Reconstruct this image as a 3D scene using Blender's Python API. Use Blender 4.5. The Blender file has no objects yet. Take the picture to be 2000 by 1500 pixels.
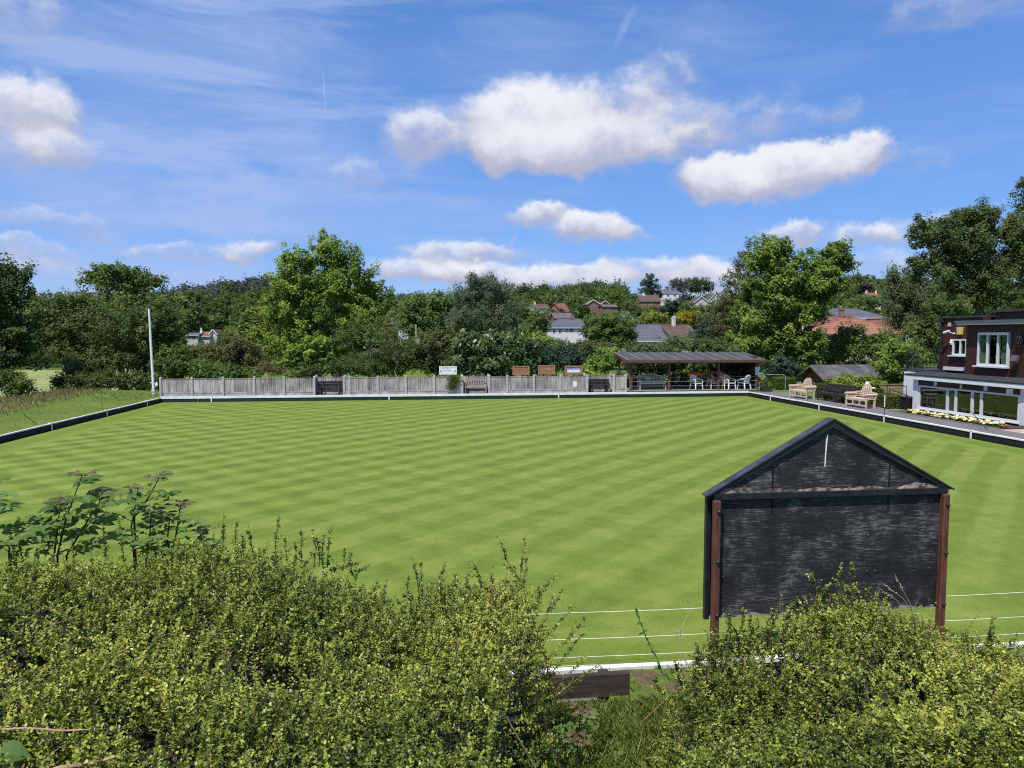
import bpy, math, random
import numpy as np
from mathutils import Vector, Matrix, Euler

random.seed(7)
rng = np.random.default_rng(11)
S = bpy.context.scene
COL = S.collection
PI = math.pi

# ------------------------------------------------------------------ camera model
F = 1386.0
YAW = math.atan(168 / F)
PITCH = math.atan(95 / F)
H = 3.7
FW = np.array([math.sin(YAW) * math.cos(PITCH), math.cos(YAW) * math.cos(PITCH), -math.sin(PITCH)])
RT = np.array([math.cos(YAW), -math.sin(YAW), 0.0])
UP = np.cross(RT, FW)
EYE = np.array([0, 0, H])


def ray(px, py):
    return FW + RT * (px - 1000) / F + UP * (750 - py) / F


def aty(px, py, Y):
    d = ray(px, py)
    return EYE + d * (Y / d[1])


def atx(px, py, X):
    d = ray(px, py)
    return EYE + d * (X / d[0])


def atz(px, py, z):
    d = ray(px, py)
    return EYE + d * ((z - H) / d[2])


def proj(p):
    v = np.array(p) - EYE
    return 1000 + F * (v @ RT) / (v @ FW), 750 - F * (v @ UP) / (v @ FW)


# ------------------------------------------------------------------ materials
MATS = {}


def newmat(name):
    m = bpy.data.materials.new(name)
    m.use_nodes = True
    nt = m.node_tree
    nt.nodes.clear()
    out = nt.nodes.new('ShaderNodeOutputMaterial')
    return m, nt, out


def N(nt, t, **kw):
    n = nt.nodes.new(t)
    for k, v in kw.items():
        if k.startswith('i_'):
            key = k[2:]
            key = int(key) if key.isdigit() else key.replace('_', ' ')
            n.inputs[key].default_value = v
        else:
            setattr(n, k, v)
    return n


def L(nt, a, b):
    nt.links.new(a, b)


def c4(c):
    return (c[0], c[1], c[2], 1)


def simple(name, col, rough=0.6, metal=0.0, var=0.25, scale=6.0, stretch=(1, 1, 1), col2=None, bump=0.0, spec=0.4, lo=0.35, hi=0.65):
    """principled with procedural colour variation in object space"""
    if name in MATS:
        return MATS[name]
    m, nt, out = newmat(name)
    p = N(nt, 'ShaderNodeBsdfPrincipled', i_Roughness=rough, i_Metallic=metal)
    p.inputs['Specular IOR Level'].default_value = spec
    tc = N(nt, 'ShaderNodeTexCoord')
    mp = N(nt, 'ShaderNodeMapping')
    mp.inputs['Scale'].default_value = stretch
    L(nt, tc.outputs['Object'], mp.inputs['Vector'])
    nz = N(nt, 'ShaderNodeTexNoise', i_Scale=scale, i_Detail=5.0, i_Roughness=0.6)
    L(nt, mp.outputs['Vector'], nz.inputs['Vector'])
    cr = N(nt, 'ShaderNodeValToRGB')
    cr.color_ramp.elements[0].position = lo
    cr.color_ramp.elements[1].position = hi
    d = col2 if col2 else tuple(x * (1 - var) for x in col)
    cr.color_ramp.elements[0].color = c4(d)
    cr.color_ramp.elements[1].color = c4(tuple(min(1, x * (1 + var * 0.4)) for x in col) if not col2 else col)
    L(nt, nz.outputs['Fac'], cr.inputs['Fac'])
    L(nt, cr.outputs['Color'], p.inputs['Base Color'])
    if bump:
        b = N(nt, 'ShaderNodeBump', i_Strength=bump, i_Distance=0.02)
        L(nt, nz.outputs['Fac'], b.inputs['Height'])
        L(nt, b.outputs['Normal'], p.inputs['Normal'])
    L(nt, p.outputs['BSDF'], out.inputs['Surface'])
    MATS[name] = m
    return m


def leafmat(name, c0, c1, c2, trans=0.42, rough=0.5, spec=0.25, gain=1.0):
    if name in MATS:
        return MATS[name]
    hue = (1.10, 1.0, 1.30) if gain > 1.0 else (1, 1, 1)
    c0, c1, c2 = [tuple(v * gain * h for v, h in zip(c, hue)) for c in (c0, c1, c2)]
    m, nt, out = newmat(name)
    at = N(nt, 'ShaderNodeAttribute', attribute_name='tint')
    cr = N(nt, 'ShaderNodeValToRGB')
    e = cr.color_ramp.elements
    e[0].position = 0.0
    e[0].color = c4(c0)
    e[1].position = 1.0
    e[1].color = c4(c2)
    k = e.new(0.5)
    k.color = c4(c1)
    L(nt, at.outputs['Fac'], cr.inputs['Fac'])
    p = N(nt, 'ShaderNodeBsdfPrincipled', i_Roughness=rough)
    p.inputs['Specular IOR Level'].default_value = spec
    t = N(nt, 'ShaderNodeBsdfTranslucent')
    hs = N(nt, 'ShaderNodeHueSaturation', i_Hue=0.485, i_Saturation=1.1, i_Value=1.3)
    L(nt, cr.outputs['Color'], hs.inputs['Color'])
    L(nt, cr.outputs['Color'], p.inputs['Base Color'])
    L(nt, hs.outputs['Color'], t.inputs['Color'])
    mx = N(nt, 'ShaderNodeMixShader', i_0=trans)
    L(nt, p.outputs['BSDF'], mx.inputs[1])
    L(nt, t.outputs['BSDF'], mx.inputs[2])
    L(nt, mx.outputs['Shader'], out.inputs['Surface'])
    MATS[name] = m
    return m


# ------------------------------------------------------------------ object helpers
INV = {}


def tag(o, label=None, cat=None, group=None, kind=None):
    if label:
        o['label'] = label
    if cat:
        o['category'] = cat
    if group:
        o['group'] = group
    if kind:
        o['kind'] = kind
    return o


def thing(name, label, cat, loc=(0, 0, 0), rotz=0.0, group=None):
    o = bpy.data.objects.new(name, None)
    o.empty_display_size = 0.2
    COL.objects.link(o)
    o.location = loc
    o.rotation_euler = (0, 0, rotz)
    tag(o, label, cat, group)
    mat = Matrix.Translation(Vector(loc)) @ Matrix.Rotation(rotz, 4, 'Z')
    INV[o.name] = mat.inverted()
    return o


class MB:
    """mesh builder"""

    def __init__(self):
        self.v = []
        self.f = []

    def add(self, vs, fs):
        b = len(self.v)
        self.v += [tuple(float(c) for c in p) for p in vs]
        self.f += [tuple(i + b for i in q) for q in fs]
        return self

    def box(self, x0, x1, y0, y1, z0, z1):
        return self.add([(x0, y0, z0), (x1, y0, z0), (x1, y1, z0), (x0, y1, z0), (x0, y0, z1), (x1, y0, z1), (x1, y1, z1), (x0, y1, z1)],
                        [(0, 3, 2, 1), (4, 5, 6, 7), (0, 1, 5, 4), (1, 2, 6, 5), (2, 3, 7, 6), (3, 0, 4, 7)])

    def bbox(self, x0, x1, y0, y1, z0, z1, b=0.01):
        """box with chamfered vertical+top edges"""
        b = min(b, abs(x1 - x0) / 3, abs(y1 - y0) / 3, abs(z1 - z0) / 3)
        vs = []
        for z, i in ((z0, 0), (z1 - b, 0), (z1, b)):
            for x, y in ((x0 + b + i, y0 + i), (x1 - b - i, y0 + i), (x1 - i, y0 + b + i), (x1 - i, y1 - b - i), (x1 - b - i, y1 - i), (x0 + b + i, y1 - i), (x0 + i, y1 - b - i), (x0 + i, y0 + b + i)):
                vs.append((x, y, z))
        fs = [tuple(range(7, -1, -1)), tuple(range(16, 24))]
        for r in (0, 8):
            for k in range(8):
                fs.append((r + k, r + (k + 1) % 8, r + 8 + (k + 1) % 8, r + 8 + k))
        return self.add(vs, fs)

    def beam(self, a, b, w, h):
        """rectangular bar from a to b"""
        a = Vector(a)
        b = Vector(b)
        d = (b - a).normalized()
        up = Vector((0, 0, 1)) if abs(d.z) < 0.95 else Vector((0, 1, 0))
        s = d.cross(up).normalized()
        u = s.cross(d)
        vs = []
        for p in (a, b):
            for i, j in ((-1, -1), (1, -1), (1, 1), (-1, 1)):
                vs.append(p + s * (i * w / 2) + u * (j * h / 2))
        return self.add(vs, [(3, 2, 1, 0), (4, 5, 6, 7), (0, 1, 5, 4), (1, 2, 6, 5), (2, 3, 7, 6), (3, 0, 4, 7)])

    def tube(self, pts, rads, n=6, cap=True):
        pts = [Vector(p) for p in pts]
        if not hasattr(rads, '__len__'):
            rads = [rads] * len(pts)
        vs = []
        fs = []
        prev = None
        for i, p in enumerate(pts):
            d = (pts[min(i + 1, len(pts) - 1)] - pts[max(i - 1, 0)])
            d = d.normalized() if d.length > 1e-9 else Vector((0, 0, 1))
            ref = prev if prev is not None else (Vector((1, 0, 0)) if abs(d.x) < 0.8 else Vector((0, 1, 0)))
            s = (ref - d * ref.dot(d)).normalized()
            prev = s
            u = d.cross(s)
            for k in range(n):
                a = 2 * PI * k / n
                vs.append(p + (s * math.cos(a) + u * math.sin(a)) * rads[i])
        for i in range(len(pts) - 1):
            for k in range(n):
                fs.append((i * n + k, i * n + (k + 1) % n, (i + 1) * n + (k + 1) % n, (i + 1) * n + k))
        if cap:
            fs.append(tuple(range(n - 1, -1, -1)))
            fs.append(tuple((len(pts) - 1) * n + k for k in range(n)))
        return self.add(vs, fs)

    def prism(self, poly, axis, a, b):
        """polygon (list of 2d) extruded along axis from a to b; axis y: poly=(x,z), x: (y,z), z: (x,y)"""
        def P(p, t):
            if axis == 'y':
                return (p[0], t, p[1])
            if axis == 'x':
                return (t, p[0], p[1])
            return (p[0], p[1], t)
        n = len(poly)
        vs = [P(p, a) for p in poly] + [P(p, b) for p in poly]
        fs = [tuple(range(n - 1, -1, -1)), tuple(range(n, 2 * n))]
        for k in range(n):
            fs.append((k, (k + 1) % n, n + (k + 1) % n, n + k))
        return self.add(vs, fs)

    def quad(self, a, b, c, d):
        return self.add([a, b, c, d], [(0, 1, 2, 3)])

    def slab(self, a, b, c, d, t):
        """thick quad: extruded by t against its normal"""
        A, B, C, D = [Vector(p) for p in (a, b, c, d)]
        n = (B - A).cross(D - A).normalized() * t
        vs = [A, B, C, D, A - n, B - n, C - n, D - n]
        return self.add(vs, [(0, 1, 2, 3), (7, 6, 5, 4), (0, 4, 5, 1), (1, 5, 6, 2), (2, 6, 7, 3), (3, 7, 4, 0)])

    def ball(self, c, r, n=10, m=6, sz=1.0):
        vs = []
        fs = []
        for i in range(m + 1):
            t = PI * i / m
            for k in range(n):
                a = 2 * PI * k / n
                vs.append((c[0] + r * math.sin(t) * math.cos(a), c[1] + r * math.sin(t) * math.sin(a), c[2] + r * sz * math.cos(t)))
        for i in range(m):
            for k in range(n):
                fs.append((i * n + k, (i + 1) * n + k, (i + 1) * n + (k + 1) % n, i * n + (k + 1) % n))
        return self.add(vs, fs)

    def build(self, name, mat, parent=None, root=None, smooth=False):
        """verts in the root's local space unless root is given: then world verts moved to root space"""
        v = self.v
        if root is not None:
            inv = INV[root.name]
            v = [inv @ Vector(p) for p in v]
        me = bpy.data.meshes.new(name)
        me.from_pydata([tuple(p) for p in v], [], self.f)
        bm_fix(me)
        if smooth:
            me.polygons.foreach_set('use_smooth', [True] * len(me.polygons))
        me.materials.append(mat)
        o = bpy.data.objects.new(name, me)
        COL.objects.link(o)
        if parent is not None:
            o.parent = parent
        return o


def bm_fix(me):
    import bmesh
    bm = bmesh.new()
    bm.from_mesh(me)
    bmesh.ops.recalc_face_normals(bm, faces=bm.faces)
    bm.to_mesh(me)
    bm.free()


def polymesh(name, V, k, tint, mat, parent=None, inv=None):
    """V: (n,k,3) array of n separate k-gons"""
    n = V.shape[0]
    v = V.reshape(-1, 3)
    if inv is not None:
        M = np.array(inv)
        v = v @ M[:3, :3].T + M[:3, 3]
    me = bpy.data.meshes.new(name)
    me.vertices.add(n * k)
    me.vertices.foreach_set('co', np.ascontiguousarray(v, dtype=np.float32).ravel())
    me.loops.add(n * k)
    me.loops.foreach_set('vertex_index', np.arange(n * k, dtype=np.int32))
    me.polygons.add(n)
    me.polygons.foreach_set('loop_start', np.arange(0, n * k, k, dtype=np.int32))
    me.update(calc_edges=True)
    a = me.attributes.new('tint', 'FLOAT', 'FACE')
    a.data.foreach_set('value', np.clip(tint, 0, 1).astype(np.float32))
    me.materials.append(mat)
    o = bpy.data.objects.new(name, me)
    COL.objects.link(o)
    if parent is not None:
        o.parent = parent
    return o


def nrm(a):
    return a / np.maximum(np.linalg.norm(a, axis=-1, keepdims=True), 1e-9)


def leafquads(pos, nor, size, aspect=0.55, tdir=None):
    """diamond leaf quads"""
    n = len(pos)
    r = rng.normal(size=(n, 3)) if tdir is None else tdir
    t = nrm(r - nor * np.sum(r * nor, axis=1, keepdims=True))
    b = np.cross(nor, t)
    l = size[:, None] * 0.5
    w = l * aspect
    V = np.stack([pos - t * l, pos + b * w - t * l * 0.1 + nor * l * 0.15, pos + t * l, pos - b * w - t * l * 0.1 + nor * l * 0.15], axis=1)
    return V


def dup(root, loc, rotz=None, label=None, group=None, scale=None):
    r = root.copy()
    COL.objects.link(r)
    r.location = loc
    if rotz is not None:
        r.rotation_euler = (0, 0, rotz)
    if scale:
        r.scale = (scale,) * 3
    if label:
        r['label'] = label
    if group:
        r['group'] = group
    for ch in list(root.children):
        c = ch.copy()
        COL.objects.link(c)
        c.parent = r
        for g in list(ch.children):
            d = g.copy()
            COL.objects.link(d)
            d.parent = c
    return r


# ------------------------------------------------------------------ terrain
RIDGE_PX = [-400, 0, 150, 330, 400, 470, 545, 640, 750, 800, 880, 960, 1010, 1080, 1150, 1212, 1240, 1300, 1400, 1500, 1610, 1660, 1740, 1900, 2300]
RIDGE_PY = [597, 594, 588, 579, 568, 560, 552, 560, 585, 585, 586, 580, 572, 568, 561, 560, 588, 590, 588, 580, 574, 552, 558, 564, 572]
XL, XR, YN, YF = -14.55, 19.5, 6.95, 41.15      # inner faces of the edging boards
SUR = 0.235


def smooth(t):
    t = np.clip(t, 0, 1)
    return t * t * (3 - 2 * t)


def G(x, y):
    x = np.asarray(x, float)
    y = np.asarray(y, float)
    z = np.full(np.broadcast(x, y).shape, SUR) * 1.0
    # near bank
    zb = np.interp(y, [-40, 2.0, 3.2, 4.85, 5.1, 6.3, 6.95], [1.9, 1.75, 1.6, 1.02, 0.42, 0.3, SUR])
    z = np.where(y < 6.95, zb, z)
    # left meadow then lower field
    zl = np.interp(-x, [14.6, 17, 20, 23, 30, 60], [SUR, 0.42, 0.45, 0.1, -1.0, -1.3])
    z = np.where((x < -14.6) & (y >= 6.95), zl, z)
    # beyond the far fence
    t = smooth((y - 44.5) / 6) * (1 - smooth((x - 14) / 6) * (1 - smooth((y - 55) / 15)))
    z = z * (1 - t) + (-0.9) * t
    # hills
    r = np.hypot(x, y)
    az = np.arctan2(x, np.maximum(y, 1e-3)) - YAW
    px = 1000 + F * np.tan(np.clip(az, -1.2, 1.2))
    hz = 3.7 + (655 - np.interp(px, RIDGE_PX, RIDGE_PY)) / F * 560 * np.cos(np.clip(az, -1.2, 1.2)) - 9.0
    t = smooth((r - 185) / 385) * (y > 0)
    z = z * (1 - t) + hz * t
    return z


def make_ground():
    xs = sorted(set(list(np.linspace(-1400, -200, 31)) + list(np.linspace(-180, -70, 12)) + list(np.linspace(-60, -24, 13)) + list(np.linspace(-22, -15, 8)) + [-14.62, -14.60] +
                    list(np.linspace(-13, 18, 32)) + [19.55, 19.57] + list(np.linspace(20.5, 40, 14)) + list(np.linspace(46, 200, 24)) + list(np.linspace(230, 1600, 35))))
    ys = sorted(set(list(np.linspace(-300, -20, 8)) + [-10, -4, 0, 1, 2, 2.6, 3.2, 3.8, 4.4, 4.7, 4.85, 4.95, 5.05, 5.15, 5.6, 6.3, 6.6, 6.90, 6.92] +
                    list(np.linspace(9, 40, 18)) + [41.2, 41.22, 42, 43, 44, 45, 46, 47, 48.5, 50, 53, 57, 62, 68, 75, 83] + list(np.linspace(95, 300, 22)) + list(np.linspace(320, 700, 20)) + list(np.linspace(750, 1500, 12))))
    xs = np.array(xs)
    ys = np.array(ys)
    X, Y = np.meshgrid(xs, ys)
    Z = G(X, Y)
    bump = 0.03 * np.sin(X * 2.1 + Y) * np.sin(Y * 1.7 - X * 0.6)
    Z = Z + np.where((Y > 6.95) | (Y < 2.2), 0, bump)
    inside = (X > -14.61) & (X < 19.56) & (Y > 6.91) & (Y < 41.21)
    Z = np.where(inside, -0.25, Z)
    me = bpy.data.meshes.new('ground')
    nx, ny = len(xs), len(ys)
    v = np.stack([X.ravel(), Y.ravel(), Z.ravel()], 1)
    idx = np.arange(nx * ny).reshape(ny, nx)
    f = np.stack([idx[:-1, :-1], idx[:-1, 1:], idx[1:, 1:], idx[1:, :-1]], -1).reshape(-1, 4)
    me.from_pydata(v.tolist(), [], f.tolist())
    me.polygons.foreach_set('use_smooth', [False] * len(me.polygons))
    m, nt, out = newmat('rough_grass_ground')
    p = N(nt, 'ShaderNodeBsdfPrincipled', i_Roughness=0.9)
    p.inputs['Specular IOR Level'].default_value = 0.1
    tc = N(nt, 'ShaderNodeTexCoord')
    n1 = N(nt, 'ShaderNodeTexNoise', i_Scale=0.35, i_Detail=6.0, i_Roughness=0.65)
    n2 = N(nt, 'ShaderNodeTexNoise', i_Scale=9.0, i_Detail=6.0, i_Roughness=0.7)
    for n in (n1, n2):
        L(nt, tc.outputs['Object'], n.inputs['Vector'])
    a = N(nt, 'ShaderNodeValToRGB')
    a.color_ramp.elements[0].color = (0.105, 0.165, 0.028, 1)
    a.color_ramp.elements[1].color = (0.185, 0.225, 0.058, 1)
    a.color_ramp.elements[0].position = 0.35
    a.color_ramp.elements[1].position = 0.7
    L(nt, n1.outputs['Fac'], a.inputs['Fac'])
    b = N(nt, 'ShaderNodeValToRGB')
    b.color_ramp.elements[0].color = (0.55, 0.55, 0.5, 1)
    b.color_ramp.elements[1].color = (1.1, 1.15, 1.0, 1)
    b.color_ramp.elements[0].position = 0.3
    b.color_ramp.elements[1].position = 0.7
    L(nt, n2.outputs['Fac'], b.inputs['Fac'])
    mul = N(nt, 'ShaderNodeMixRGB', blend_type='MULTIPLY', i_0=1.0)
    L(nt, a.outputs['Color'], mul.inputs[1])
    L(nt, b.outputs['Color'], mul.inputs[2])
    # bare soil strip behind the near edging
    sx = N(nt, 'ShaderNodeSeparateXYZ')
    L(nt, tc.outputs['Object'], sx.inputs[0])
    m1 = N(nt, 'ShaderNodeMapRange', i_1=5.0, i_2=5.4, i_3=0.0, i_4=1.0)
    m2 = N(nt, 'ShaderNodeMapRange', i_1=6.95, i_2=7.0, i_3=1.0, i_4=0.0)
    L(nt, sx.outputs['Y'], m1.inputs[0])
    L(nt, sx.outputs['Y'], m2.inputs[0])
    mm = N(nt, 'ShaderNodeMath', operation='MULTIPLY')
    L(nt, m1.outputs[0], mm.inputs[0])
    L(nt, m2.outputs[0], mm.inputs[1])
    n3 = N(nt, 'ShaderNodeTexNoise', i_Scale=3.0, i_Detail=4.0)
    L(nt, tc.outputs['Object'], n3.inputs['Vector'])
    m3 = N(nt, 'ShaderNodeMapRange', i_1=0.50, i_2=0.56, i_3=0.0, i_4=1.0)
    L(nt, n3.outputs['Fac'], m3.inputs[0])
    mm2 = N(nt, 'ShaderNodeMath', operation='MULTIPLY')
    L(nt, mm.outputs[0], mm2.inputs[0])
    L(nt, m3.outputs[0], mm2.inputs[1])
    soil = N(nt, 'ShaderNodeMixRGB', blend_type='MULTIPLY', i_0=1.0)
    soil.inputs[1].default_value = (0.15, 0.10, 0.07, 1)
    L(nt, b.outputs['Color'], soil.inputs[2])
    mx = N(nt, 'ShaderNodeMixRGB')
    L(nt, mm2.outputs[0], mx.inputs[0])
    L(nt, mul.outputs[0], mx.inputs[1])
    L(nt, soil.outputs[0], mx.inputs[2])
    ln = N(nt, 'ShaderNodeVectorMath', operation='LENGTH')
    L(nt, tc.outputs['Object'], ln.inputs[0])
    fr = N(nt, 'ShaderNodeMapRange', i_1=100.0, i_2=140.0, i_3=0.0, i_4=1.0)
    L(nt, ln.outputs['Value'], fr.inputs[0])
    n5 = N(nt, 'ShaderNodeTexNoise', i_Scale=0.12, i_Detail=8.0, i_Roughness=0.75)
    L(nt, tc.outputs['Object'], n5.inputs['Vector'])
    c5 = N(nt, 'ShaderNodeValToRGB')
    c5.color_ramp.elements[0].color = (0.018, 0.034, 0.010, 1)
    c5.color_ramp.elements[1].color = (0.060, 0.085, 0.024, 1)
    c5.color_ramp.elements[0].position = 0.38
    c5.color_ramp.elements[1].position = 0.66
    L(nt, n5.outputs['Fac'], c5.inputs['Fac'])
    m5 = N(nt, 'ShaderNodeMixRGB')
    L(nt, fr.outputs[0], m5.inputs[0])
    L(nt, mx.outputs[0], m5.inputs[1])
    L(nt, c5.outputs['Color'], m5.inputs[2])
    L(nt, m5.outputs[0], p.inputs['Base Color'])
    bp = N(nt, 'ShaderNodeBump', i_Strength=0.6, i_Distance=0.05)
    L(nt, n2.outputs['Fac'], bp.inputs['Height'])
    L(nt, bp.outputs['Normal'], p.inputs['Normal'])
    L(nt, p.outputs['BSDF'], out.inputs['Surface'])
    me.materials.append(m)
    o = bpy.data.objects.new('ground', me)
    COL.objects.link(o)
    tag(o, kind='structure', label='grassy ground rising to wooded hills', cat='ground')


make_ground()

# ------------------------------------------------------------------ the green
def lawn_material():
    m, nt, out = newmat('mown_lawn')
    p = N(nt, 'ShaderNodeBsdfPrincipled', i_Roughness=0.85)
    p.inputs['Specular IOR Level'].default_value = 0.12
    tc = N(nt, 'ShaderNodeTexCoord')
    sp = N(nt, 'ShaderNodeSeparateXYZ')
    L(nt, tc.outputs['Object'], sp.inputs[0])
    wob = N(nt, 'ShaderNodeTexNoise', i_Scale=0.25, i_Detail=3.0)
    L(nt, tc.outputs['Object'], wob.inputs['Vector'])

    def M(op, a, b=None, c=None):
        n = N(nt, 'ShaderNodeMath', operation=op)
        for i, v in enumerate((a, b, c)):
            if v is None:
                continue
            if isinstance(v, (int, float)):
                n.inputs[i].default_value = v
            else:
                L(nt, v, n.inputs[i])
        return n.outputs[0]
    X, Y = sp.outputs['X'], sp.outputs['Y']
    w = M('MULTIPLY', wob.outputs['Fac'], 0.45)
    d1 = M('ADD', M('MULTIPLY', M('SUBTRACT', X, Y), 0.7071), w)
    d2 = M('ADD', M('MULTIPLY', M('ADD', X, Y), 0.7071), w)
    s1 = M('SINE', M('MULTIPLY', d1, 2 * PI / 1.13))
    s2 = M('SINE', M('MULTIPLY', d2, 2 * PI / 1.13))
    s1 = M('MAXIMUM', M('MINIMUM', M('MULTIPLY', s1, 2.6), 1.0), -1.0)
    s2 = M('MAXIMUM', M('MINIMUM', M('MULTIPLY', s2, 1.8), 1.0), -1.0)
    big = N(nt, 'ShaderNodeTexNoise', i_Scale=0.13, i_Detail=2.0)
    L(nt, tc.outputs['Object'], big.inputs['Vector'])
    k2 = N(nt, 'ShaderNodeMapRange', i_1=-12.0, i_2=8.0, i_3=0.75, i_4=0.12)
    L(nt, X, k2.inputs[0])
    k1 = N(nt, 'ShaderNodeMapRange', i_1=8.0, i_2=26.0, i_3=0.42, i_4=1.0)
    L(nt, Y, k1.inputs[0])
    dia = M('ADD', M('MULTIPLY', s1, k1.outputs[0]), M('MULTIPLY', s2, k2.outputs[0]))
    # border passes
    dl = M('SUBTRACT', X, XL)
    dr = M('SUBTRACT', XR, X)
    df = M('SUBTRACT', YF, Y)
    dn = M('SUBTRACT', Y, YN)
    de = M('MINIMUM', M('MINIMUM', dl, dr), M('MINIMUM', df, dn))
    bs = M('SINE', M('MULTIPLY', M('ADD', de, 0.2), 2 * PI / 1.3))
    isb = N(nt, 'ShaderNodeMapRange', i_1=1.55, i_2=1.75, i_3=1.0, i_4=0.0)
    L(nt, de, isb.inputs[0])
    mixs = M('ADD', M('MULTIPLY', dia, M('SUBTRACT', 1.0, isb.outputs[0])), M('MULTIPLY', bs, M('MULTIPLY', isb.outputs[0], 0.6)))
    n1 = N(nt, 'ShaderNodeTexNoise', i_Scale=0.8, i_Detail=6.0, i_Roughness=0.6)
    n2 = N(nt, 'ShaderNodeTexNoise', i_Scale=26.0, i_Detail=7.0, i_Roughness=0.85)
    n3 = N(nt, 'ShaderNodeTexNoise', i_Scale=2.6, i_Detail=5.0, i_Roughness=0.7)
    for n in (n1, n2, n3):
        L(nt, tc.outputs['Object'], n.inputs['Vector'])
    f = M('ADD', 0.5, M('MULTIPLY', mixs, 0.165))
    f = M('ADD', f, M('MULTIPLY', M('SUBTRACT', n1.outputs['Fac'], 0.5), 0.6))
    f = M('ADD', f, M('MULTIPLY', M('SUBTRACT', n2.outputs['Fac'], 0.5), 1.7))
    f = M('ADD', f, M('MULTIPLY', M('SUBTRACT', n3.outputs['Fac'], 0.5), 0.8))
    cr = N(nt, 'ShaderNodeValToRGB')
    e = cr.color_ramp.elements
    e[0].position = 0.0
    e[0].color = (0.078, 0.120, 0.017, 1)
    e[1].position = 1.0
    e[1].color = (0.245, 0.280, 0.066, 1)
    k = e.new(0.5)
    k.color = (0.148, 0.201, 0.031, 1)
    L(nt, f, cr.inputs['Fac'])
    # dark worn scars
    mp = N(nt, 'ShaderNodeMapping')
    mp.inputs['Scale'].default_value = (0.5, 0.9, 1)
    L(nt, tc.outputs['Object'], mp.inputs['Vector'])
    n4 = N(nt, 'ShaderNodeTexNoise', i_Scale=0.9, i_Detail=8.0, i_Roughness=0.75)
    L(nt, mp.outputs['Vector'], n4.inputs['Vector'])
    sc = N(nt, 'ShaderNodeMapRange', i_1=0.66, i_2=0.74, i_3=0.0, i_4=0.55)
    L(nt, n4.outputs['Fac'], sc.inputs[0])
    mx = N(nt, 'ShaderNodeMixRGB')
    mx.inputs[2].default_value = (0.075, 0.095, 0.04, 1)
    L(nt, sc.outputs[0], mx.inputs[0])
    L(nt, cr.outputs['Color'], mx.inputs[1])
    L(nt, mx.outputs[0], p.inputs['Base Color'])
    bp = N(nt, 'ShaderNodeBump', i_Strength=0.35, i_Distance=0.02)
    L(nt, n2.outputs['Fac'], bp.inputs['Height'])
    L(nt, bp.outputs['Normal'], p.inputs['Normal'])
    L(nt, p.outputs['BSDF'], out.inputs['Surface'])
    return m


DW = 0.11   # ditch width
b = MB()
b.box(XL + DW, XR - DW, YN + DW, YF - DW, -0.14, 0.0)
o = b.build('bowling_green', lawn_material())
tag(o, 'smooth mown bowling green with diagonal stripes', 'lawn', kind='structure')
b = MB()
b.box(XL - 0.02, XR + 0.02, YN - 0.02, YF + 0.02, -0.24, -0.16)
o = b.build('ditch', simple('ditch_sand', (0.05, 0.05, 0.04), 0.9))
tag(o, 'dark shallow ditch round the bowling green', 'ditch', kind='structure')

gx_, gy_ = np.meshgrid(np.linspace(-75, -24.5, 30), np.linspace(50, 100, 30))
fz_ = G(gx_, gy_) + 0.03
ii_ = np.arange(900).reshape(30, 30)
b = MB()
b.add(np.stack([gx_.ravel(), gy_.ravel(), fz_.ravel()], 1), np.stack([ii_[:-1, :-1], ii_[:-1, 1:], ii_[1:, 1:], ii_[1:, :-1]], -1).reshape(-1, 4).tolist())
o = b.build('field', simple('pale_field_grass', (0.26, 0.28, 0.085), 0.9, var=0.25, scale=0.5))
tag(o, 'pale green open field glimpsed under the left-hand trees', 'field', kind='structure')
# paved strips
b = MB()
b.box(XR + 0.14, 22.05, 14, 41.0, SUR - 0.1, SUR + 0.006)
o = b.build('path', simple('asphalt', (0.17, 0.16, 0.155), 0.9, var=0.3, scale=9))
tag(o, 'grey asphalt path beside the green', 'path', kind='structure')
b = MB()
b.box(XL, 12.05, YF + 0.13, 42.9, SUR - 0.1, SUR + 0.008)
o = b.build('pavement', simple('concrete_strip', (0.32, 0.31, 0.29), 0.9, var=0.3, scale=4))
tag(o, 'narrow concrete strip along the fence foot', 'pavement', kind='structure')

# ------------------------------------------------------------------ edging boards
WHITE = simple('white_paint', (0.80, 0.80, 0.78), 0.5, var=0.12, scale=3)
WHITE2 = simple('weathered_white_paint', (0.62, 0.63, 0.62), 0.6, var=0.35, scale=5)
BLACKF = simple('black_rubber_facing', (0.012, 0.014, 0.013), 0.8, var=0.5, scale=8)
GREENF = simple('dark_green_facing', (0.012, 0.035, 0.025), 0.75, var=0.4, scale=8)


def wobble_board(b, axis, a, bb, c0, c1, z0, z1, n=18, amp=0.006):
    for i in range(n):
        t0 = a + (bb - a) * i / n
        t1 = a + (bb - a) * (i + 1) / n - 0.004
        k = random.uniform(-amp, amp)
        if axis == 'x':
            b.box(t0, t1, c0, c1, z0 + k, z1 + k)
        else:
            b.box(c0, c1, t0, t1, z0 + k, z1 + k)


def edging(label, axis, a, bb, c0, c1, mcap, mface, capz, fz):
    lo, hi = min(c0, c1), max(c0, c1)
    mid = (a + bb) / 2
    t = thing('ditch_edging', label, 'edging board', ((mid if axis == 'x' else (lo + hi) / 2), ((lo + hi) / 2 if axis == 'x' else mid), -0.16), 0, 'edging boards round the bowling green')
    f = MB()
    if axis == 'x':
        f.box(a, bb, lo + 0.02, hi - 0.02, -0.16, fz)
    else:
        f.box(lo + 0.02, hi - 0.02, a, bb, -0.16, fz)
    f.build('facing', mface, t, t)
    c = MB()
    wobble_board(c, axis, a, bb, lo, hi, fz + 0.008, capz)
    c.build('capping', mcap, t, t)
    return t


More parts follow.
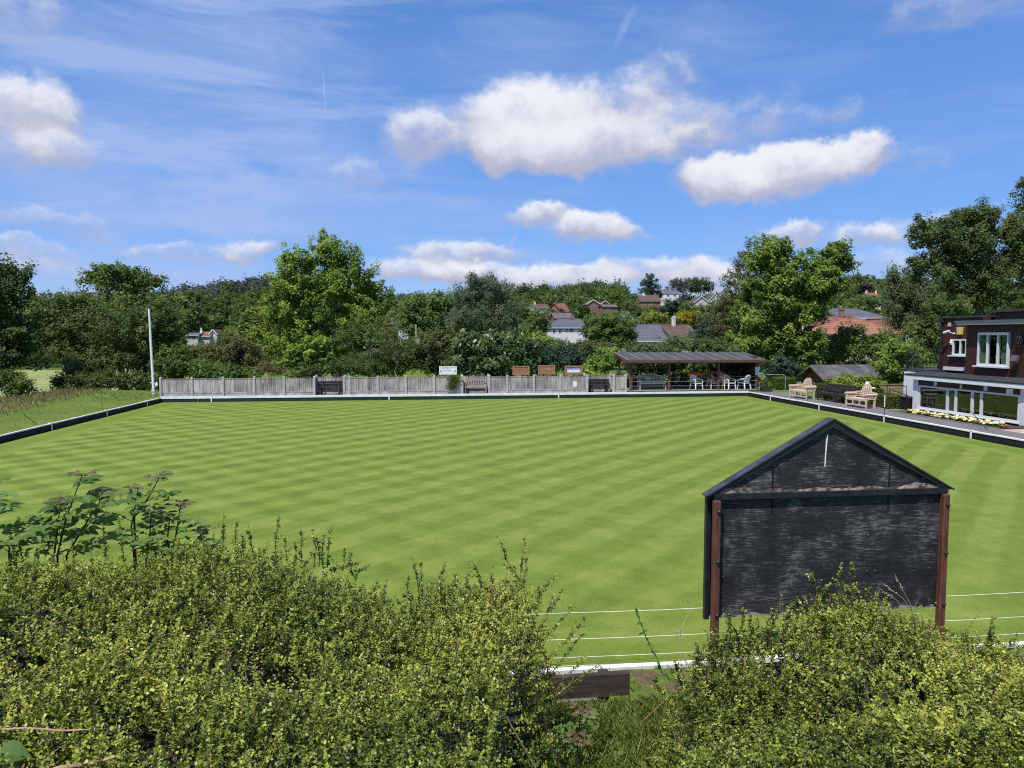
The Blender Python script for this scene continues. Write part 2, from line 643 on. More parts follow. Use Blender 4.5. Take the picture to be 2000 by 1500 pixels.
edging('long white board above dark green facing at the far end of the green', 'x', XL - 0.05, XR + 0.05, YF, YF + 0.14, WHITE, GREENF, 0.31, 0.185)
edging('grey-white capped black edging along the left side of the green', 'y', YN + 0.15, YF - 0.02, XL - 0.13, XL, WHITE2, BLACKF, 0.262, 0.213)
edging('white capped black edging along the clubhouse path', 'y', YN + 0.15, YF - 0.02, XR, XR + 0.13, WHITE, BLACKF, 0.266, 0.214)
edging('white topped edging nearest the camera in front of the notice board', 'x', XL - 0.1, XR + 0.1, YN + 0.03, YN + 0.10, WHITE, BLACKF, 0.25, 0.2)

# rink markers (white pegs)
def peg(x, y, ax, label, col=WHITE):
    b = MB()
    d = 0.03
    if ax == 'x':       # on an edging parallel to x: faces -y
        b.bbox(x - 0.035, x + 0.035, y - d, y - 0.002, -0.13, 0.255, 0.006)
        b.bbox(x - 0.035, x + 0.035, y - d, y + 0.10, 0.322, 0.342, 0.006)
    else:
        s = 1 if ax == 'l' else -1
        b.bbox(min(x, x + s * d) + 0.002, max(x, x + s * d) + 0.002, y - 0.035, y + 0.035, -0.13, 0.208, 0.006)
        b.bbox(min(x - s * 0.1, x + s * d), max(x - s * 0.1, x + s * d), y - 0.035, y + 0.035, 0.276, 0.292, 0.006)
    o = b.build('rink_marker', col)
    tag(o, label, 'marker peg', 'rink marker pegs on the ditch boards')
    return o


for px, t in ((100, 'white peg on the black left-hand ditch wall, nearest the camera'), (208, 'white peg halfway along the black left-hand ditch wall'), (287, 'white peg on the left-hand ditch wall closest to the flagpole')):
    p = atx(px, 829 - (px - 100) * 0.243, XL)
    peg(XL, p[1], 'l', t)
for px, t in ((413, 'white peg below the second fence post from the flagpole, on the far ditch'), (760, 'white peg on the far ditch below the middle of the fence'), (1091, 'white peg on the far ditch below the wooden boards')):
    peg(aty(px, 775, YF)[0], YF, 'x', t)
for px, t in ((1505, 'white peg at the corner where the path meets the far ditch'), (1600, 'white peg on the path-side ditch below the pale benches'), (1727, 'white peg on the path-side ditch below a thin black stake'), (1897, 'white peg on the path-side ditch in front of the flower bed')):
    p = atx(px, 775 + (px - 1500) * 0.175, XR)
    peg(XR, p[1], 'r', t)
b = MB()
x = aty(387, 775, YF)[0]
b.bbox(x - 0.03, x + 0.03, YF - 0.03, YF - 0.003, -0.1, 0.17, 0.006)
o = b.build('rink_marker', simple('red_brown_paint', (0.35, 0.08, 0.04)))
tag(o, 'small red peg on the far ditch beside a white one', 'marker peg', 'rink marker pegs on the ditch boards')

# ------------------------------------------------------------------ far fence
def fence_material():
    m, nt, out = newmat('weathered_fence_boards')
    p = N(nt, 'ShaderNodeBsdfPrincipled', i_Roughness=0.85)
    p.inputs['Specular IOR Level'].default_value = 0.15
    tc = N(nt, 'ShaderNodeTexCoord')
    mp = N(nt, 'ShaderNodeMapping')
    mp.inputs['Scale'].default_value = (9, 9, 0.7)
    L(nt, tc.outputs['Object'], mp.inputs['Vector'])
    n1 = N(nt, 'ShaderNodeTexNoise', i_Scale=1.0, i_Detail=5.0, i_Roughness=0.7)
    L(nt, mp.outputs['Vector'], n1.inputs['Vector'])
    n2 = N(nt, 'ShaderNodeTexNoise', i_Scale=0.9, i_Detail=5.0)
    L(nt, tc.outputs['Object'], n2.inputs['Vector'])
    cr = N(nt, 'ShaderNodeValToRGB')
    e = cr.color_ramp.elements
    e[0].position = 0.28
    e[0].color = (0.16, 0.148, 0.138, 1)
    e[1].position = 0.72
    e[1].color = (0.60, 0.565, 0.535, 1)
    k = e.new(0.5)
    k.color = (0.37, 0.34, 0.32, 1)
    L(nt, n1.outputs['Fac'], cr.inputs['Fac'])
    c2 = N(nt, 'ShaderNodeValToRGB')
    c2.color_ramp.elements[0].position = 0.35
    c2.color_ramp.elements[0].color = (0.6, 0.6, 0.62, 1)
    c2.color_ramp.elements[1].position = 0.62
    c2.color_ramp.elements[1].color = (1.1, 1.08, 1.05, 1)
    L(nt, n2.outputs['Fac'], c2.inputs['Fac'])
    mu = N(nt, 'ShaderNodeMixRGB', blend_type='MULTIPLY', i_0=1.0)
    L(nt, cr.outputs['Color'], mu.inputs[1])
    L(nt, c2.outputs['Color'], mu.inputs[2])
    L(nt, mu.outputs[0], p.inputs['Base Color'])
    L(nt, p.outputs['BSDF'], out.inputs['Surface'])
    return m


FENCE = fence_material()
CONC = simple('concrete_post', (0.44, 0.42, 0.40), 0.85, var=0.25, scale=7)
CONC2 = simple('concrete_gravel_board', (0.44, 0.42, 0.40), 0.85, var=0.35, scale=3)
fence = thing('panel_fence', 'grey weathered board fence with pale concrete posts and three bench recesses', 'fence', (-1.5, 42, SUR))
FY, BY = 41.95, 42.75   # front line, recess line


def fx(px):
    return aty(px, 750, FY)[0]


def post(x, y, h=1.12):
    b = MB()
    w = 0.065
    b.bbox(x - w, x + w, y - w, y + w, SUR - 0.05, SUR + h, 0.02)
    b.build('post', CONC, fence, fence)


def panel(x0, x1, y0, y1, h=1.02):
    """close-board panel and its gravel board from (x0,y0) to (x1,y1)"""
    a = Vector((x0, y0, 0))
    d = Vector((x1 - x0, y1 - y0, 0))
    Ln = d.length
    u = d.normalized()
    nn = Vector((u.y, -u.x, 0))
    if nn.y > 0:
        nn = -nn
    b = MB()
    z0 = SUR + 0.25
    n = max(2, int(Ln / 0.105))
    for i in range(n):
        s0, s1 = Ln * i / n, Ln * (i + 1) / n + 0.012
        s1 = min(s1, Ln)
        th = random.uniform(0.012, 0.026)
        zt = SUR + h + random.uniform(-0.012, 0.012) - 0.03
        q = [a + u * s0 + nn * (0.004), a + u * s1 + nn * th, a + u * s1 + nn * (th - 0.012), a + u * s0 + nn * (-0.01)]
        vs = [(p.x, p.y, z0) for p in q] + [(p.x, p.y, zt) for p in q]
        b.add(vs, [(3, 2, 1, 0), (4, 5, 6, 7), (0, 1, 5, 4), (1, 2, 6, 5), (2, 3, 7, 6), (3, 0, 4, 7)])
    q = [a + nn * 0.03, a + d + nn * 0.03, a + d - nn * 0.03, a - nn * 0.03]
    vs = [(p.x, p.y, SUR + h - 0.028) for p in q] + [(p.x, p.y, SUR + h) for p in q]
    b.add(vs, [(3, 2, 1, 0), (4, 5, 6, 7), (0, 1, 5, 4), (1, 2, 6, 5), (2, 3, 7, 6), (3, 0, 4, 7)])
    b.build('panel', FENCE, fence, fence)
    g = MB()
    for (o0, z0_, z1_) in ((0.022, SUR - 0.05, SUR + 0.055), (0.008, SUR + 0.055, SUR + 0.19), (0.022, SUR + 0.19, SUR + 0.245)):
        q = [a + nn * o0, a + d + nn * o0, a + d - nn * 0.025, a - nn * 0.025]
        vs = [(p.x, p.y, z0_) for p in q] + [(p.x, p.y, z1_) for p in q]
        g.add(vs, [(3, 2, 1, 0), (4, 5, 6, 7), (0, 1, 5, 4), (1, 2, 6, 5), (2, 3, 7, 6), (3, 0, 4, 7)])
    g.build('gravel_board', CONC2, fence, fence)


def run(pxs):
    for a_, b_ in zip(pxs[:-1], pxs[1:]):
        panel(fx(a_) + 0.066, fx(b_) - 0.066, FY, FY)
    for p_ in pxs:
        post(fx(p_), FY)


runs = [[314, 375, 436, 497, 555, 614], [672, 683, 738, 793, 848, 903], [956, 991, 1043, 1095, 1147], [1199, 1222]]
for r_ in runs:
    run(r_)
for a_, b_ in ((614, 672), (903, 956), (1147, 1199)):
    x0, x1 = fx(a_), fx(b_)
    post(x0, BY, 1.14)
    post(x1, BY, 1.14)
    panel(x0 + 0.066, x1 - 0.066, BY, BY)
    panel(x0, x0, FY + 0.068, BY - 0.068)
    panel(x1, x1, FY + 0.068, BY - 0.068)

# ------------------------------------------------------------------ benches
def bench(name, label, L_, mat, loc, rot, style='slat', group=None, arms=True, seat_h=0.43, back_h=0.9, cat='bench'):
    t = thing(name, label, cat, loc, rot, group)
    hl = L_ / 2
    d = 0.5
    for sx in (-1, 1):
        b = MB()
        b.bbox(sx * hl - 0.035, sx * hl + 0.035, -d / 2, -d / 2 + 0.07, 0, (0.62 if arms else seat_h), 0.006)
        b.build('leg', mat, t)
        b = MB()
        b.beam((sx * hl, d / 2 - 0.03, 0), (sx * hl, d / 2 - 0.02, seat_h), 0.07, 0.07)
        hh = back_h if style != 'lutyens' else 0.72
        b.beam((sx * hl, d / 2 - 0.02, seat_h - 0.02), (sx * hl, d / 2 + 0.10, hh), 0.07, 0.06)
        b.build('leg', mat, t)
        if arms:
            b = MB()
            if style == 'lutyens':
                b.tube([(sx * hl, -d / 2 - 0.04, 0.645), (sx * hl, d / 2 + 0.06, 0.645)], 0.06, 8)
                b.beam((sx * hl, -d / 2 + .03, 0.52), (sx * hl, d / 2 + 0.04, 0.52), 0.03, 0.04)
                for k in range(4):
                    y = -d / 2 + 0.12 + k * 0.1
                    b.beam((sx * hl, y, 0.46), (sx * hl, y, 0.6), 0.02, 0.04)
            else:
                b.bbox(sx * hl - 0.045, sx * hl + 0.045, -d / 2 - 0.03, d / 2 + 0.03, 0.622, 0.655, 0.01)
            b.build('armrest', mat, t)
    b = MB()
    for k in range(5):
        y = -d / 2 + 0.02 + k * 0.095
        b.bbox(-hl - 0.03, hl + 0.03, y, y + 0.078, seat_h, seat_h + 0.028, 0.005)
    b.box(-hl + 0.036, hl - 0.036, -d / 2 + 0.01, -d / 2 + 0.045, seat_h - 0.085, seat_h - 0.004)
    b.build('seat', mat, t)
    if style == 'lutyens':
        b = MB()
        b.box(-hl + 0.037, hl - 0.037, d / 2 - 0.05, d / 2 - 0.01, 0.1, 0.16)
        b.box(-hl + 0.037, hl - 0.037, -d / 2 + 0.015, -d / 2 + 0.055, 0.1, 0.16)
        for k in (-0.33, 0.33):
            b.box(k * hl * 2 * 0.5 - 0.03, k * hl * 2 * 0.5 + 0.03, -d / 2 + 0.0125, -d / 2 + 0.0575, 0.162, seat_h - 0.086)
        b.build('stretcher', mat, t)
    b = MB()
    y0, y1 = d / 2 + 0.0, d / 2 + 0.11

    def top(x):
        u = abs(x) / hl
        if style == 'hump':
            return back_h - 0.05 + 0.13 * math.cos(min(1, u) * PI / 2) ** 1.2
        if style == 'arch':
            return back_h - 0.02 + 0.05 * math.cos(u * PI / 2)
        if style == 'lutyens':
            if u < 0.42:
                return 0.80 + 0.27 * math.sqrt(max(0, 1 - (u / 0.42) ** 2)) + 0.02
            return 0.72 + 0.08 * math.exp(-((u - 0.42) / 0.1))
        return back_h
    def yy(z):
        return y0 + (z - seat_h) / (back_h - seat_h) * (y1 - y0)
    n = 28
    for i in range(n):
        xa, xb = -hl + 2 * hl * i / n, -hl + 2 * hl * (i + 1) / n
        za, zb = top(xa), top(xb)
        b.beam((xa, yy(za), za), (xb + 0.004, yy(zb), zb), 0.035, 0.065)
    b.beam((-hl, yy(seat_h + 0.1), seat_h + 0.1), (hl, yy(seat_h + 0.1), seat_h + 0.1), 0.03, 0.05)
    if style == 'lutyens':
        for z in (seat_h + 0.2, seat_h + 0.28):
            b.beam((-hl, yy(z), z), (hl, yy(z), z), 0.025, 0.05)
        for z in (0.80, 0.88, 0.95, 1.02):
            u = 0.42 * math.sqrt(max(0, 1 - ((z - 0.8) / 0.29) ** 2)) * hl
            b.beam((-u, yy(z), z), (u, yy(z), z), 0.025, 0.04)
        for x in (-0.42 * hl, -0.2 * hl, 0, 0.2 * hl, 0.42 * hl):
            b.beam((x, yy(seat_h + .1) - 0.02, seat_h + 0.1), (x, yy(top(x)) - 0.02, top(x)), 0.045, 0.025)
    elif style == 'plank':
        for z in (seat_h + 0.2, seat_h + 0.33):
            b.beam((-hl - 0.02, yy(z) - 0.04, z), (hl + 0.02, yy(z) - 0.04, z), 0.03, 0.1)
    else:
        k = int(L_ / 0.1)
        for i in range(1, k):
            x = -hl + 2 * hl * i / k
            b.beam((x, yy(seat_h + 0.1), seat_h + 0.1), (x, yy(top(x)), top(x)), 0.05, 0.02)
    b.build('backrest', mat, t)
    return t


GREYW = simple('silvered_timber', (0.33, 0.29, 0.25), 0.8, var=0.35, scale=5, stretch=(1, 8, 8))
GREYW2 = simple('grey_timber', (0.55, 0.47, 0.39), 0.8, var=0.35, scale=5, stretch=(1, 8, 8))
BLACKW = simple('black_timber', (0.018, 0.018, 0.02), 0.6, var=0.4, scale=5, stretch=(1, 8, 8))
DARKW = simple('dark_brown_timber', (0.035, 0.026, 0.022), 0.75, var=0.45, scale=4, stretch=(1, 8, 8))
PALEW = simple('pale_new_timber', (0.60, 0.46, 0.36), 0.7, var=0.25, scale=5, stretch=(1, 8, 8))


def picnic(label, x, y, L_):
    t = thing('bench', label, 'bench', (x, y, SUR + 0.01), 0, None)
    hl = L_ / 2
    b = MB()
    for k in range(3):
        b.bbox(-hl, hl, -0.22 + k * 0.15, -0.22 + k * 0.15 + 0.135, 0.42, 0.455, 0.006)
    b.build('seat', BLACKW, t)
    b = MB()
    for k in range(2):
        b.beam((-hl, 0.27 + k * 0.03, 0.58 + k * 0.13), (hl, 0.27 + k * 0.03, 0.58 + k * 0.13), 0.035, 0.115)
    b.build('backrest', BLACKW, t)
    for sx in (-1, 1):
        b = MB()
        x0 = sx * (hl - 0.2)
        b.beam((x0, -0.24, 0), (x0, -0.12, 0.415), 0.06, 0.09)
        b.beam((x0, 0.3, 0), (x0, 0.2, 0.415), 0.06, 0.09)
        b.beam((x0 - 0.055 * sx, 0.2, 0.39), (x0 - 0.055 * sx, 0.33, 0.78), 0.045, 0.08)
        b.beam((x0 - 0.061 * sx, -0.26, 0.03), (x0 - 0.061 * sx, 0.34, 0.03), 0.055, 0.07)
        b.build('leg', BLACKW, t)
    return t


picnic('low black plank bench in the first fence recess from the flagpole', (fx(614) + fx(672)) / 2, 42.32, 1.46)
bench('bench', 'silvered slatted bench with a curved top rail in the middle fence recess', 1.22, GREYW, ((fx(903) + fx(956)) / 2, 42.3, SUR + 0.01), 0, 'arch', seat_h=0.42, back_h=0.80)
picnic('low black plank bench in the fence recess next to the shelter', (fx(1147) + fx(1199)) / 2, 42.32, 1.38)

# benches beside the path (face the green, i.e. -x)
RP = -PI / 2
def on_path(px, py):
    return atz(px, py, SUR)
bench('bench', 'pale wooden bench with a high arched back nearest the shelter', 1.5, PALEW, (20.55, 36.8, SUR + .006), RP + 0.1, 'lutyens')
bench('bench', 'pale wooden bench with a high arched back nearest the clubhouse', 1.42, PALEW, (20.72, 31.75, SUR + .006), RP + 0.08, 'lutyens')
bench('bench', 'dark brown bench against the clipped hedge, next to the far pale bench', 1.5, DARKW, (21.1, 35.0, SUR + .006), RP, 'slat', seat_h=0.43, back_h=0.85)
bench('bench', 'dark brown bench against the clipped hedge, between it and the near pale bench', 1.6, DARKW, (21.1, 33.3, SUR + .006), RP, 'slat', seat_h=0.43, back_h=0.85)

# front bench seen from behind (faces the green)
FB = simple('old_brown_planks', (0.060, 0.043, 0.036), 0.85, var=0.45, scale=3, stretch=(1, 10, 10), bump=0.3)
FB2 = simple('greyed_seat_planks', (0.20, 0.175, 0.155), 0.85, var=0.4, scale=3, stretch=(1, 10, 10), bump=0.3)
t = thing('bench', 'heavy dark plank bench seen from behind at the foot of the grass bank', 'bench', (0.85, 5.35, 0.38))
b = MB()
b.bbox(-0.75, 0.69, -0.20, -0.155, 0.55, 0.73, 0.008)
b.build('backrest', FB, t)
b = MB()
for k in range(3):
    b.bbox(-0.73, 0.58, -0.10 + k * 0.15, 0.035 + k * 0.15, 0.40, 0.44, 0.006)
b.build('seat', FB2, t)
for sx in (-0.55, 0.5):
    b = MB()
    b.bbox(sx - 0.04, sx + 0.04, -0.152, -0.085, -0.1, 0.72, 0.006)
    b.build('leg', FB, t)
    b = MB()
    b.bbox(sx - 0.04, sx + 0.04, 0.22, 0.29, -0.1, 0.398, 0.006)
    b.build('leg', FB, t)

# ------------------------------------------------------------------ sign boards along the fence
BROWNW = simple('red_brown_board', (0.36, 0.17, 0.085), 0.7, var=0.25, scale=5, stretch=(6, 6, 1))
BROWNF = simple('red_brown_board_frame', (0.42, 0.21, 0.115), 0.7, var=0.25, scale=5)
PALEP = simple('pale_post', (0.6, 0.56, 0.48), 0.7)


def board(px0, px1, py0, py1, label, mat, frame, cat):
    Yb = 43.05
    a = aty(px0, py0, Yb)
    c = aty(px1, py1, Yb)
    x0, x1, z0, z1 = a[0], c[0], c[2], a[2]
    t = thing('notice_board', label, cat, ((x0 + x1) / 2, Yb, 0.0))
    b = MB()
    b.bbox(x0 + .02, x1 - .02, Yb, Yb + 0.03, z0 + .02, z1 - .02, 0.004)
    b.build('panel', mat, t, t)
    if frame:
        f = MB()
        w = 0.07
        f.box(x0, x1, Yb - 0.02, Yb + 0.035, z1 - w, z1)
        f.box(x0, x1, Yb - 0.02, Yb + 0.035, z0, z0 + w)
        f.box(x0, x0 + w, Yb - 0.02, Yb + 0.035, z0 + w + .001, z1 - w - .001)
        f.box(x1 - w, x1, Yb - 0.02, Yb + 0.035, z0 + w + .001, z1 - w - .001)
        f.build('frame', frame, t, t)
    for k in (0.17, 0.78):
        p = MB()
        xm = x0 + (x1 - x0) * k
        p.bbox(xm - 0.035, xm + 0.035, Yb + 0.037, Yb + 0.1, -0.3, z1 - 0.1, 0.005)
        p.build('post', PALEP, t, t)
    return t, x0, x1, z0, z1, Yb


def text_rows(b, x0, x1, z0, z1, y, n, seed, th=0.004):
    """a row of small letter-like strokes"""
    r = random.Random(seed)
    w = (x1 - x0) / n
    for i in range(n):
        if r.random() < 0.14:
            continue
        xa = x0 + w * i + w * 0.1
        xb = xa + w * 0.75
        s = (xb - xa) * 0.28
        b.box(xa, xa + s, y - th, y, z0, z1)
        k = r.choice((0, 1, 2))
        if k != 1:
            b.box(xb - s, xb, y - th, y, z0 + (z1 - z0) * (0.5 if k == 2 else 0), z1)
        b.box(xa + s * 1.02, xb - s * 1.02, y - th, y, z1 - (z1 - z0) * 0.24, z1)
        if k != 0:
            b.box(xa + s * 1.02, xb - s * 1.02, y - th, y, z0, z0 + (z1 - z0) * 0.22)


t, x0, x1, z0, z1, Yb = board(857, 893, 715, 732, 'white sign board with a red heading standing behind the fence', simple('white_sign', (0.85, 0.85, 0.84), 0.4, var=0.04), None, 'sign')
b = MB()
text_rows(b, x0 + 0.10, x1 - 0.08, z1 - 0.125, z1 - 0.075, Yb - 0.001, 26, 3)
text_rows(b, x0 + 0.16, x0 + .42, z1 - 0.19, z1 - 0.16, Yb - 0.001, 10, 33)
b.build('heading', simple('red_letters', (0.62, 0.10, 0.10), 0.5), t, t)
b = MB()
text_rows(b, x0 + 0.33, x1 - 0.31, z0 + 0.24, z0 + 0.29, Yb - 0.001, 14, 4)
text_rows(b, x0 + 0.45, x1 - 0.42, z0 + 0.36, z0 + 0.39, Yb - 0.001, 9, 44)
b.build('text', simple('grey_letters', (0.35, 0.36, 0.40), 0.5), t, t)
for xa in (x0 + 0.08, x1 - 0.17):
    b = MB()
    b.tube([(xa + 0.045, Yb - 0.006, z0 + 0.27), (xa + 0.045, Yb - 0.001, z0 + 0.27)], 0.045, 10)
    b.box(xa + 0.01, xa + 0.08, Yb - 0.005, Yb - 0.0005, z0 + 0.16, z0 + 0.225)
    b.build('emblem', simple('teal_print', (0.14, 0.42, 0.34), 0.5), t, t)
board(1001, 1034, 715, 732, 'plain red-brown wooden board on pale posts beside the laurel', BROWNW, BROWNF, 'notice board')
t, x0, x1, z0, z1, Yb = board(1051, 1084, 713.5, 731, 'scuffed red-brown wooden board, middle one of three', BROWNW, BROWNF, 'notice board')
b = MB()
for i, xx in enumerate((0.26, 0.48, 0.6, 0.72)):
    b.box(x0 + xx, x0 + xx + 0.05, Yb - 0.002, Yb + 0.001, z0 + 0.26 + 0.03 * (i % 2), z0 + 0.4)
b.build('pale_patch', simple('worn_board', (0.55, 0.33, 0.20), 0.7), t, t)
t, x0, x1, z0, z1, Yb = board(1103, 1137, 714.5, 731.5, 'wooden board with a blue and white notice fixed to it', BROWNW, BROWNF, 'notice board')
b = MB()
b.box(x0 + 0.16, x1 - 0.13, Yb - 0.012, Yb - 0.001, z0 + 0.13, z0 + 0.31)
b.build('notice', simple('notice_white', (0.85, 0.85, 0.85), 0.4, var=0.03), t, t)
b = MB()
b.box(x0 + 0.17, x1 - 0.13, Yb - 0.012, Yb - 0.001, z0 + 0.312, z0 + 0.42)
h_ = b.build('heading', simple('blue_print', (0.16, 0.20, 0.52), 0.4, var=0.1), t, t)
b = MB()
text_rows(b, x0 + 0.25, x1 - 0.2, z0 + 0.345, z0 + 0.395, Yb - 0.0125, 10, 8)
b.build('text', simple('pale_letters', (0.75, 0.75, 0.85), 0.5), t, t)

# small notice on a stake before the fence
a = aty(1119, 745, 41.6)
c = aty(1127, 755, 41.6)
t = thing('stake_notice', 'small white notice on a thin black stake in front of the fence', 'sign', ((a[0] + c[0]) / 2, 41.6, SUR))
b = MB()
b.bbox(a[0], c[0], 41.595, 41.605, c[2], a[2], 0.002)
b.build('plate', WHITE, t, t)
b = MB()
b.tube([((a[0] + c[0]) / 2, 41.615, SUR), ((a[0] + c[0]) / 2, 41.615, a[2] - 0.05)], 0.012, 6)
b.build('stake', BLACKW, t, t)

# thin stakes round the ditch
BM = simple('black_metal', (0.02, 0.02, 0.022), 0.5)


def stake(p0, p1, label, r=0.011, top=None):
    t = thing('stake', label, 'stake', tuple(p0))
    b = MB()
    b.tube([tuple(p0), tuple(p1)], r, 6)
    b.build('rod', BM, t, t)
    if top:
        q = Vector(p0).lerp(Vector(p1), 0.42)
        b = MB()
        b.tube([tuple(q), tuple(p1)], r * 1.9, 8)
        b.build('sleeve', top, t, t)
    return t


p = atx(200, 800, XL - 0.35)
stake((p[0], p[1], SUR), (p[0], p[1], 1.15), 'thin upright black stake on the left grass verge', 0.009)
p = atx(74, 829, XL - 0.4)
stake((p[0], p[1], SUR), (p[0] - 0.3, p[1] - 0.4, 0.72), 'black stake leaning over on the left grass verge', 0.013)
p = atx(1727, 810, XR + 0.2)
stake((p[0], p[1], SUR), (p[0], p[1], SUR + 0.88), 'black stake with a white upper sleeve beside the path', 0.013, WHITE2)
p = atx(1577, 784, XR + 0.2)
stake((p[0], p[1], SUR), (p[0], p[1], SUR + 0.66), 'thin black stake in front of the far pale bench', 0.012)
p = atz(1930, 841, SUR)
stake((p[0], p[1], SUR), (p[0] + 0.1, p[1] + 1.15, SUR + 0.72), 'black stake leaning towards the flower bed', 0.013)
a = aty(515, 772, 41.6)
stake((a[0], 41.6, SUR), (a[0], 41.6, SUR + 0.75), 'thin black rod before the fifth fence panel from the flagpole', 0.008)
a = aty(722, 772, 41.6)
stake((a[0], 41.6, SUR), (a[0], 41.6, SUR + 0.72), 'thin black rod before the fence right of the first bench recess', 0.008)

# ------------------------------------------------------------------ flagpole
t = thing('flagpole', 'tall white flagpole standing at the left end of the fence', 'flagpole', (-15.27, 42.0, 0.2))
b = MB()
b.tube([(-15.25, 42, 0.75), (-15.30, 42, 3.0), (-15.34, 42, 5.2)], [0.072, 0.064, 0.05], 12)
b.build('pole', simple('white_gloss', (0.83, 0.84, 0.85), 0.35, var=0.05), t, t)
b = MB()
b.ball((-15.34, 42, 5.24), 0.075, 10, 6, 0.8)
b.build('finial', BM, t, t)
b = MB()
b.bbox(-15.33, -15.18, 41.93, 42.07, 0.1, 0.78, 0.01)
for z in (0.35, 0.55):
    b.bbox(-15.345, -15.165, 41.915, 42.085, z, z + 0.07, 0.01)
b.build('base', WHITE2, t, t)
b = MB()
b.add([(-15.165, 41.95, 0.98), (-15.03, 41.93, 1.12), (-14.98, 41.93, 0.94), (-15.1, 41.94, 0.82), (-15.165, 41.98, 0.98), (-15.03, 41.96, 1.12), (-14.98, 41.96, 0.94), (-15.1, 41.97, 0.82)],
      [(0, 1, 2, 3), (7, 6, 5, 4), (0, 4, 5, 1), (1, 5, 6, 2), (2, 6, 7, 3), (3, 7, 4, 0)])
b.bbox(-15.42, -15.33, 41.96, 42.02, 1.02, 1.06, .01)
b.build('cleat_cover', WHITE, t, t)
b = MB()
b.tube([(-15.17, 41.9, 1.0), (-15.24, 41.92, 3), (-15.29, 41.93, 5.15)], 0.008, 4)
b.build('halyard', WHITE2, t, t)

# ------------------------------------------------------------------ shelter
SF = 0.36
REDW = simple('red_brown_stain', (0.15, 0.058, 0.045), 0.65, var=0.3, scale=6)
FELT = simple('grey_roof_felt', (0.072, 0.073, 0.074), 0.75, var=0.35, scale=1.6)
BATT = simple('pale_roof_batten', (0.24, 0.225, 0.20), 0.7)
DECK = simple('shelter_deck', (0.33, 0.32, 0.28), 0.85, var=0.3)
DECKF = simple('shelter_deck_front', (0.06, 0.07, 0.05), 0.85, var=0.4)
sh = thing('shelter', 'open-fronted brown timber shelter with a grey felt lean-to roof', 'shelter', (16.3, 43, SUR))
b = MB()
b.box(12.1, 20.55, 41.78, 44.6, SUR + 0.02, SF)
b.build('floor', DECK, sh, sh)
b = MB()
b.box(12.1, 20.55, 41.74, 41.776, SUR - 0.02, SF - 0.03)
b.build('floor_edge', DECKF, sh, sh)
for px in (1231, 1307, 1403, 1477):
    x = aty(px, 740, 41.95)[0]
    b = MB()
    b.bbox(x - 0.065, x + 0.065, 41.89, 42.02, SF, 1.98, 0.012)
    b.build('post', REDW, sh, sh)
    b = MB()
    b.tube([(x, 41.95, SF), (x, 41.95, SF + 0.08)], [0.13, 0.085], 10)
    b.build('post_foot', BM, sh, sh)
for x in (12.35, 14.6, 17.3, 20.3):
    b = MB()
    b.bbox(x - 0.05, x + 0.05, 44.4, 44.5, SF, 2.33, 0.012)
    b.build('post', REDW, sh, sh)
b = MB()
b.bbox(11.75, 20.95, 41.88, 42.03, 1.985, 2.12, 0.01)
b.build('beam', REDW, sh, sh)
b = MB()
b.bbox(12.0, 20.7, 44.38, 44.52, 2.335, 2.45, 0.01)
b.build('beam', REDW, sh, sh)
for x, s in ((12.33, 1), (12.33, -1)):
    b = MB()
    b.beam((x + s * 0.06, 41.955, 1.68), (x + s * 0.34, 41.955, 1.985), 0.06, 0.07)
    b.build('brace', REDW, sh, sh)
ZF, ZB = 2.20, 2.60
b = MB()
b.slab((12.05, 41.5, ZF), (20.75, 41.5, ZF), (20.75, 44.75, ZB), (12.05, 44.75, ZB), 0.05)
b.build('roof', FELT, sh, sh)
b = MB()
nb = 11
for i in range(nb + 1):
    x = 12.07 + (20.73 - 12.07) * i / nb
    b.beam((x, 41.51, ZF + 0.02), (x, 44.74, ZB + 0.02), 0.05, 0.035)
b.build('roof_batten', BATT, sh, sh)
b = MB()
b.box(12.05, 20.75, 41.46, 41.495, ZF - 0.15, ZF + 0.0)
b.build('fascia', simple('fascia_brown', (0.11, 0.063, 0.05), 0.6), sh, sh)
b = MB()
for s in (12.02, 20.75):
    b.beam((s + 0.015, 41.51, ZF - 0.075), (s + 0.015, 44.75, ZB - 0.075), 0.03, 0.15)
b.build('bargeboard', REDW, sh, sh)
b = MB()
for i in range(8):
    x = 12.3 + i * 1.17
    b.beam((x, 41.52, ZF - 0.11), (x, 44.7, ZB - 0.11), 0.05, 0.1)
b.build('rafter', REDW, sh, sh)
b = MB()
for i in range(14):
    z = SF + 0.02 + i * 0.145
    b.box(20.42, 20.45, 42.04, 44.37, z, z + 0.138)
b.build('end_wall', simple('end_wall_boards', (0.03, 0.026, 0.024), 0.8), sh, sh)
b = MB()
for i in range(14):
    z = SF + 0.02 + i * 0.145
    b.box(18.75, 20.41, 44.3, 44.33, z, z + 0.138)
b.build('back_wall', simple('end_wall_boards', (0.03, 0.026, 0.024), 0.8), sh, sh)
WIRE = simple('wire_grey', (0.45, 0.45, 0.45), 0.5)
b = MB()
for z in (0.62, 0.9, 1.15):
    b.tube([(12.3, 41.87, z), (16.4, 41.87, z - 0.015), (20.4, 41.87, z)], 0.006, 4)
for z in (0.7, 1.0, 1.3, 1.6):
    b.tube([(12.4, 44.38, z), (18.6, 44.38, z)], 0.008, 4)
b.build('rail_wire', WIRE, sh, sh)
b = MB()
b.tube([(12.42, 41.85, 1.97), (12.42, 41.85, 0.55), (12.3, 41.8, 0.42)], 0.035, 8)
b.build('downpipe', REDW, sh, sh)
x = aty(1479, 730, 41.85)[0]
t = thing('post_notice', 'two white paper notices pinned to the right-hand shelter post', 'notice', (x, 41.87, 1.2))
b = MB()
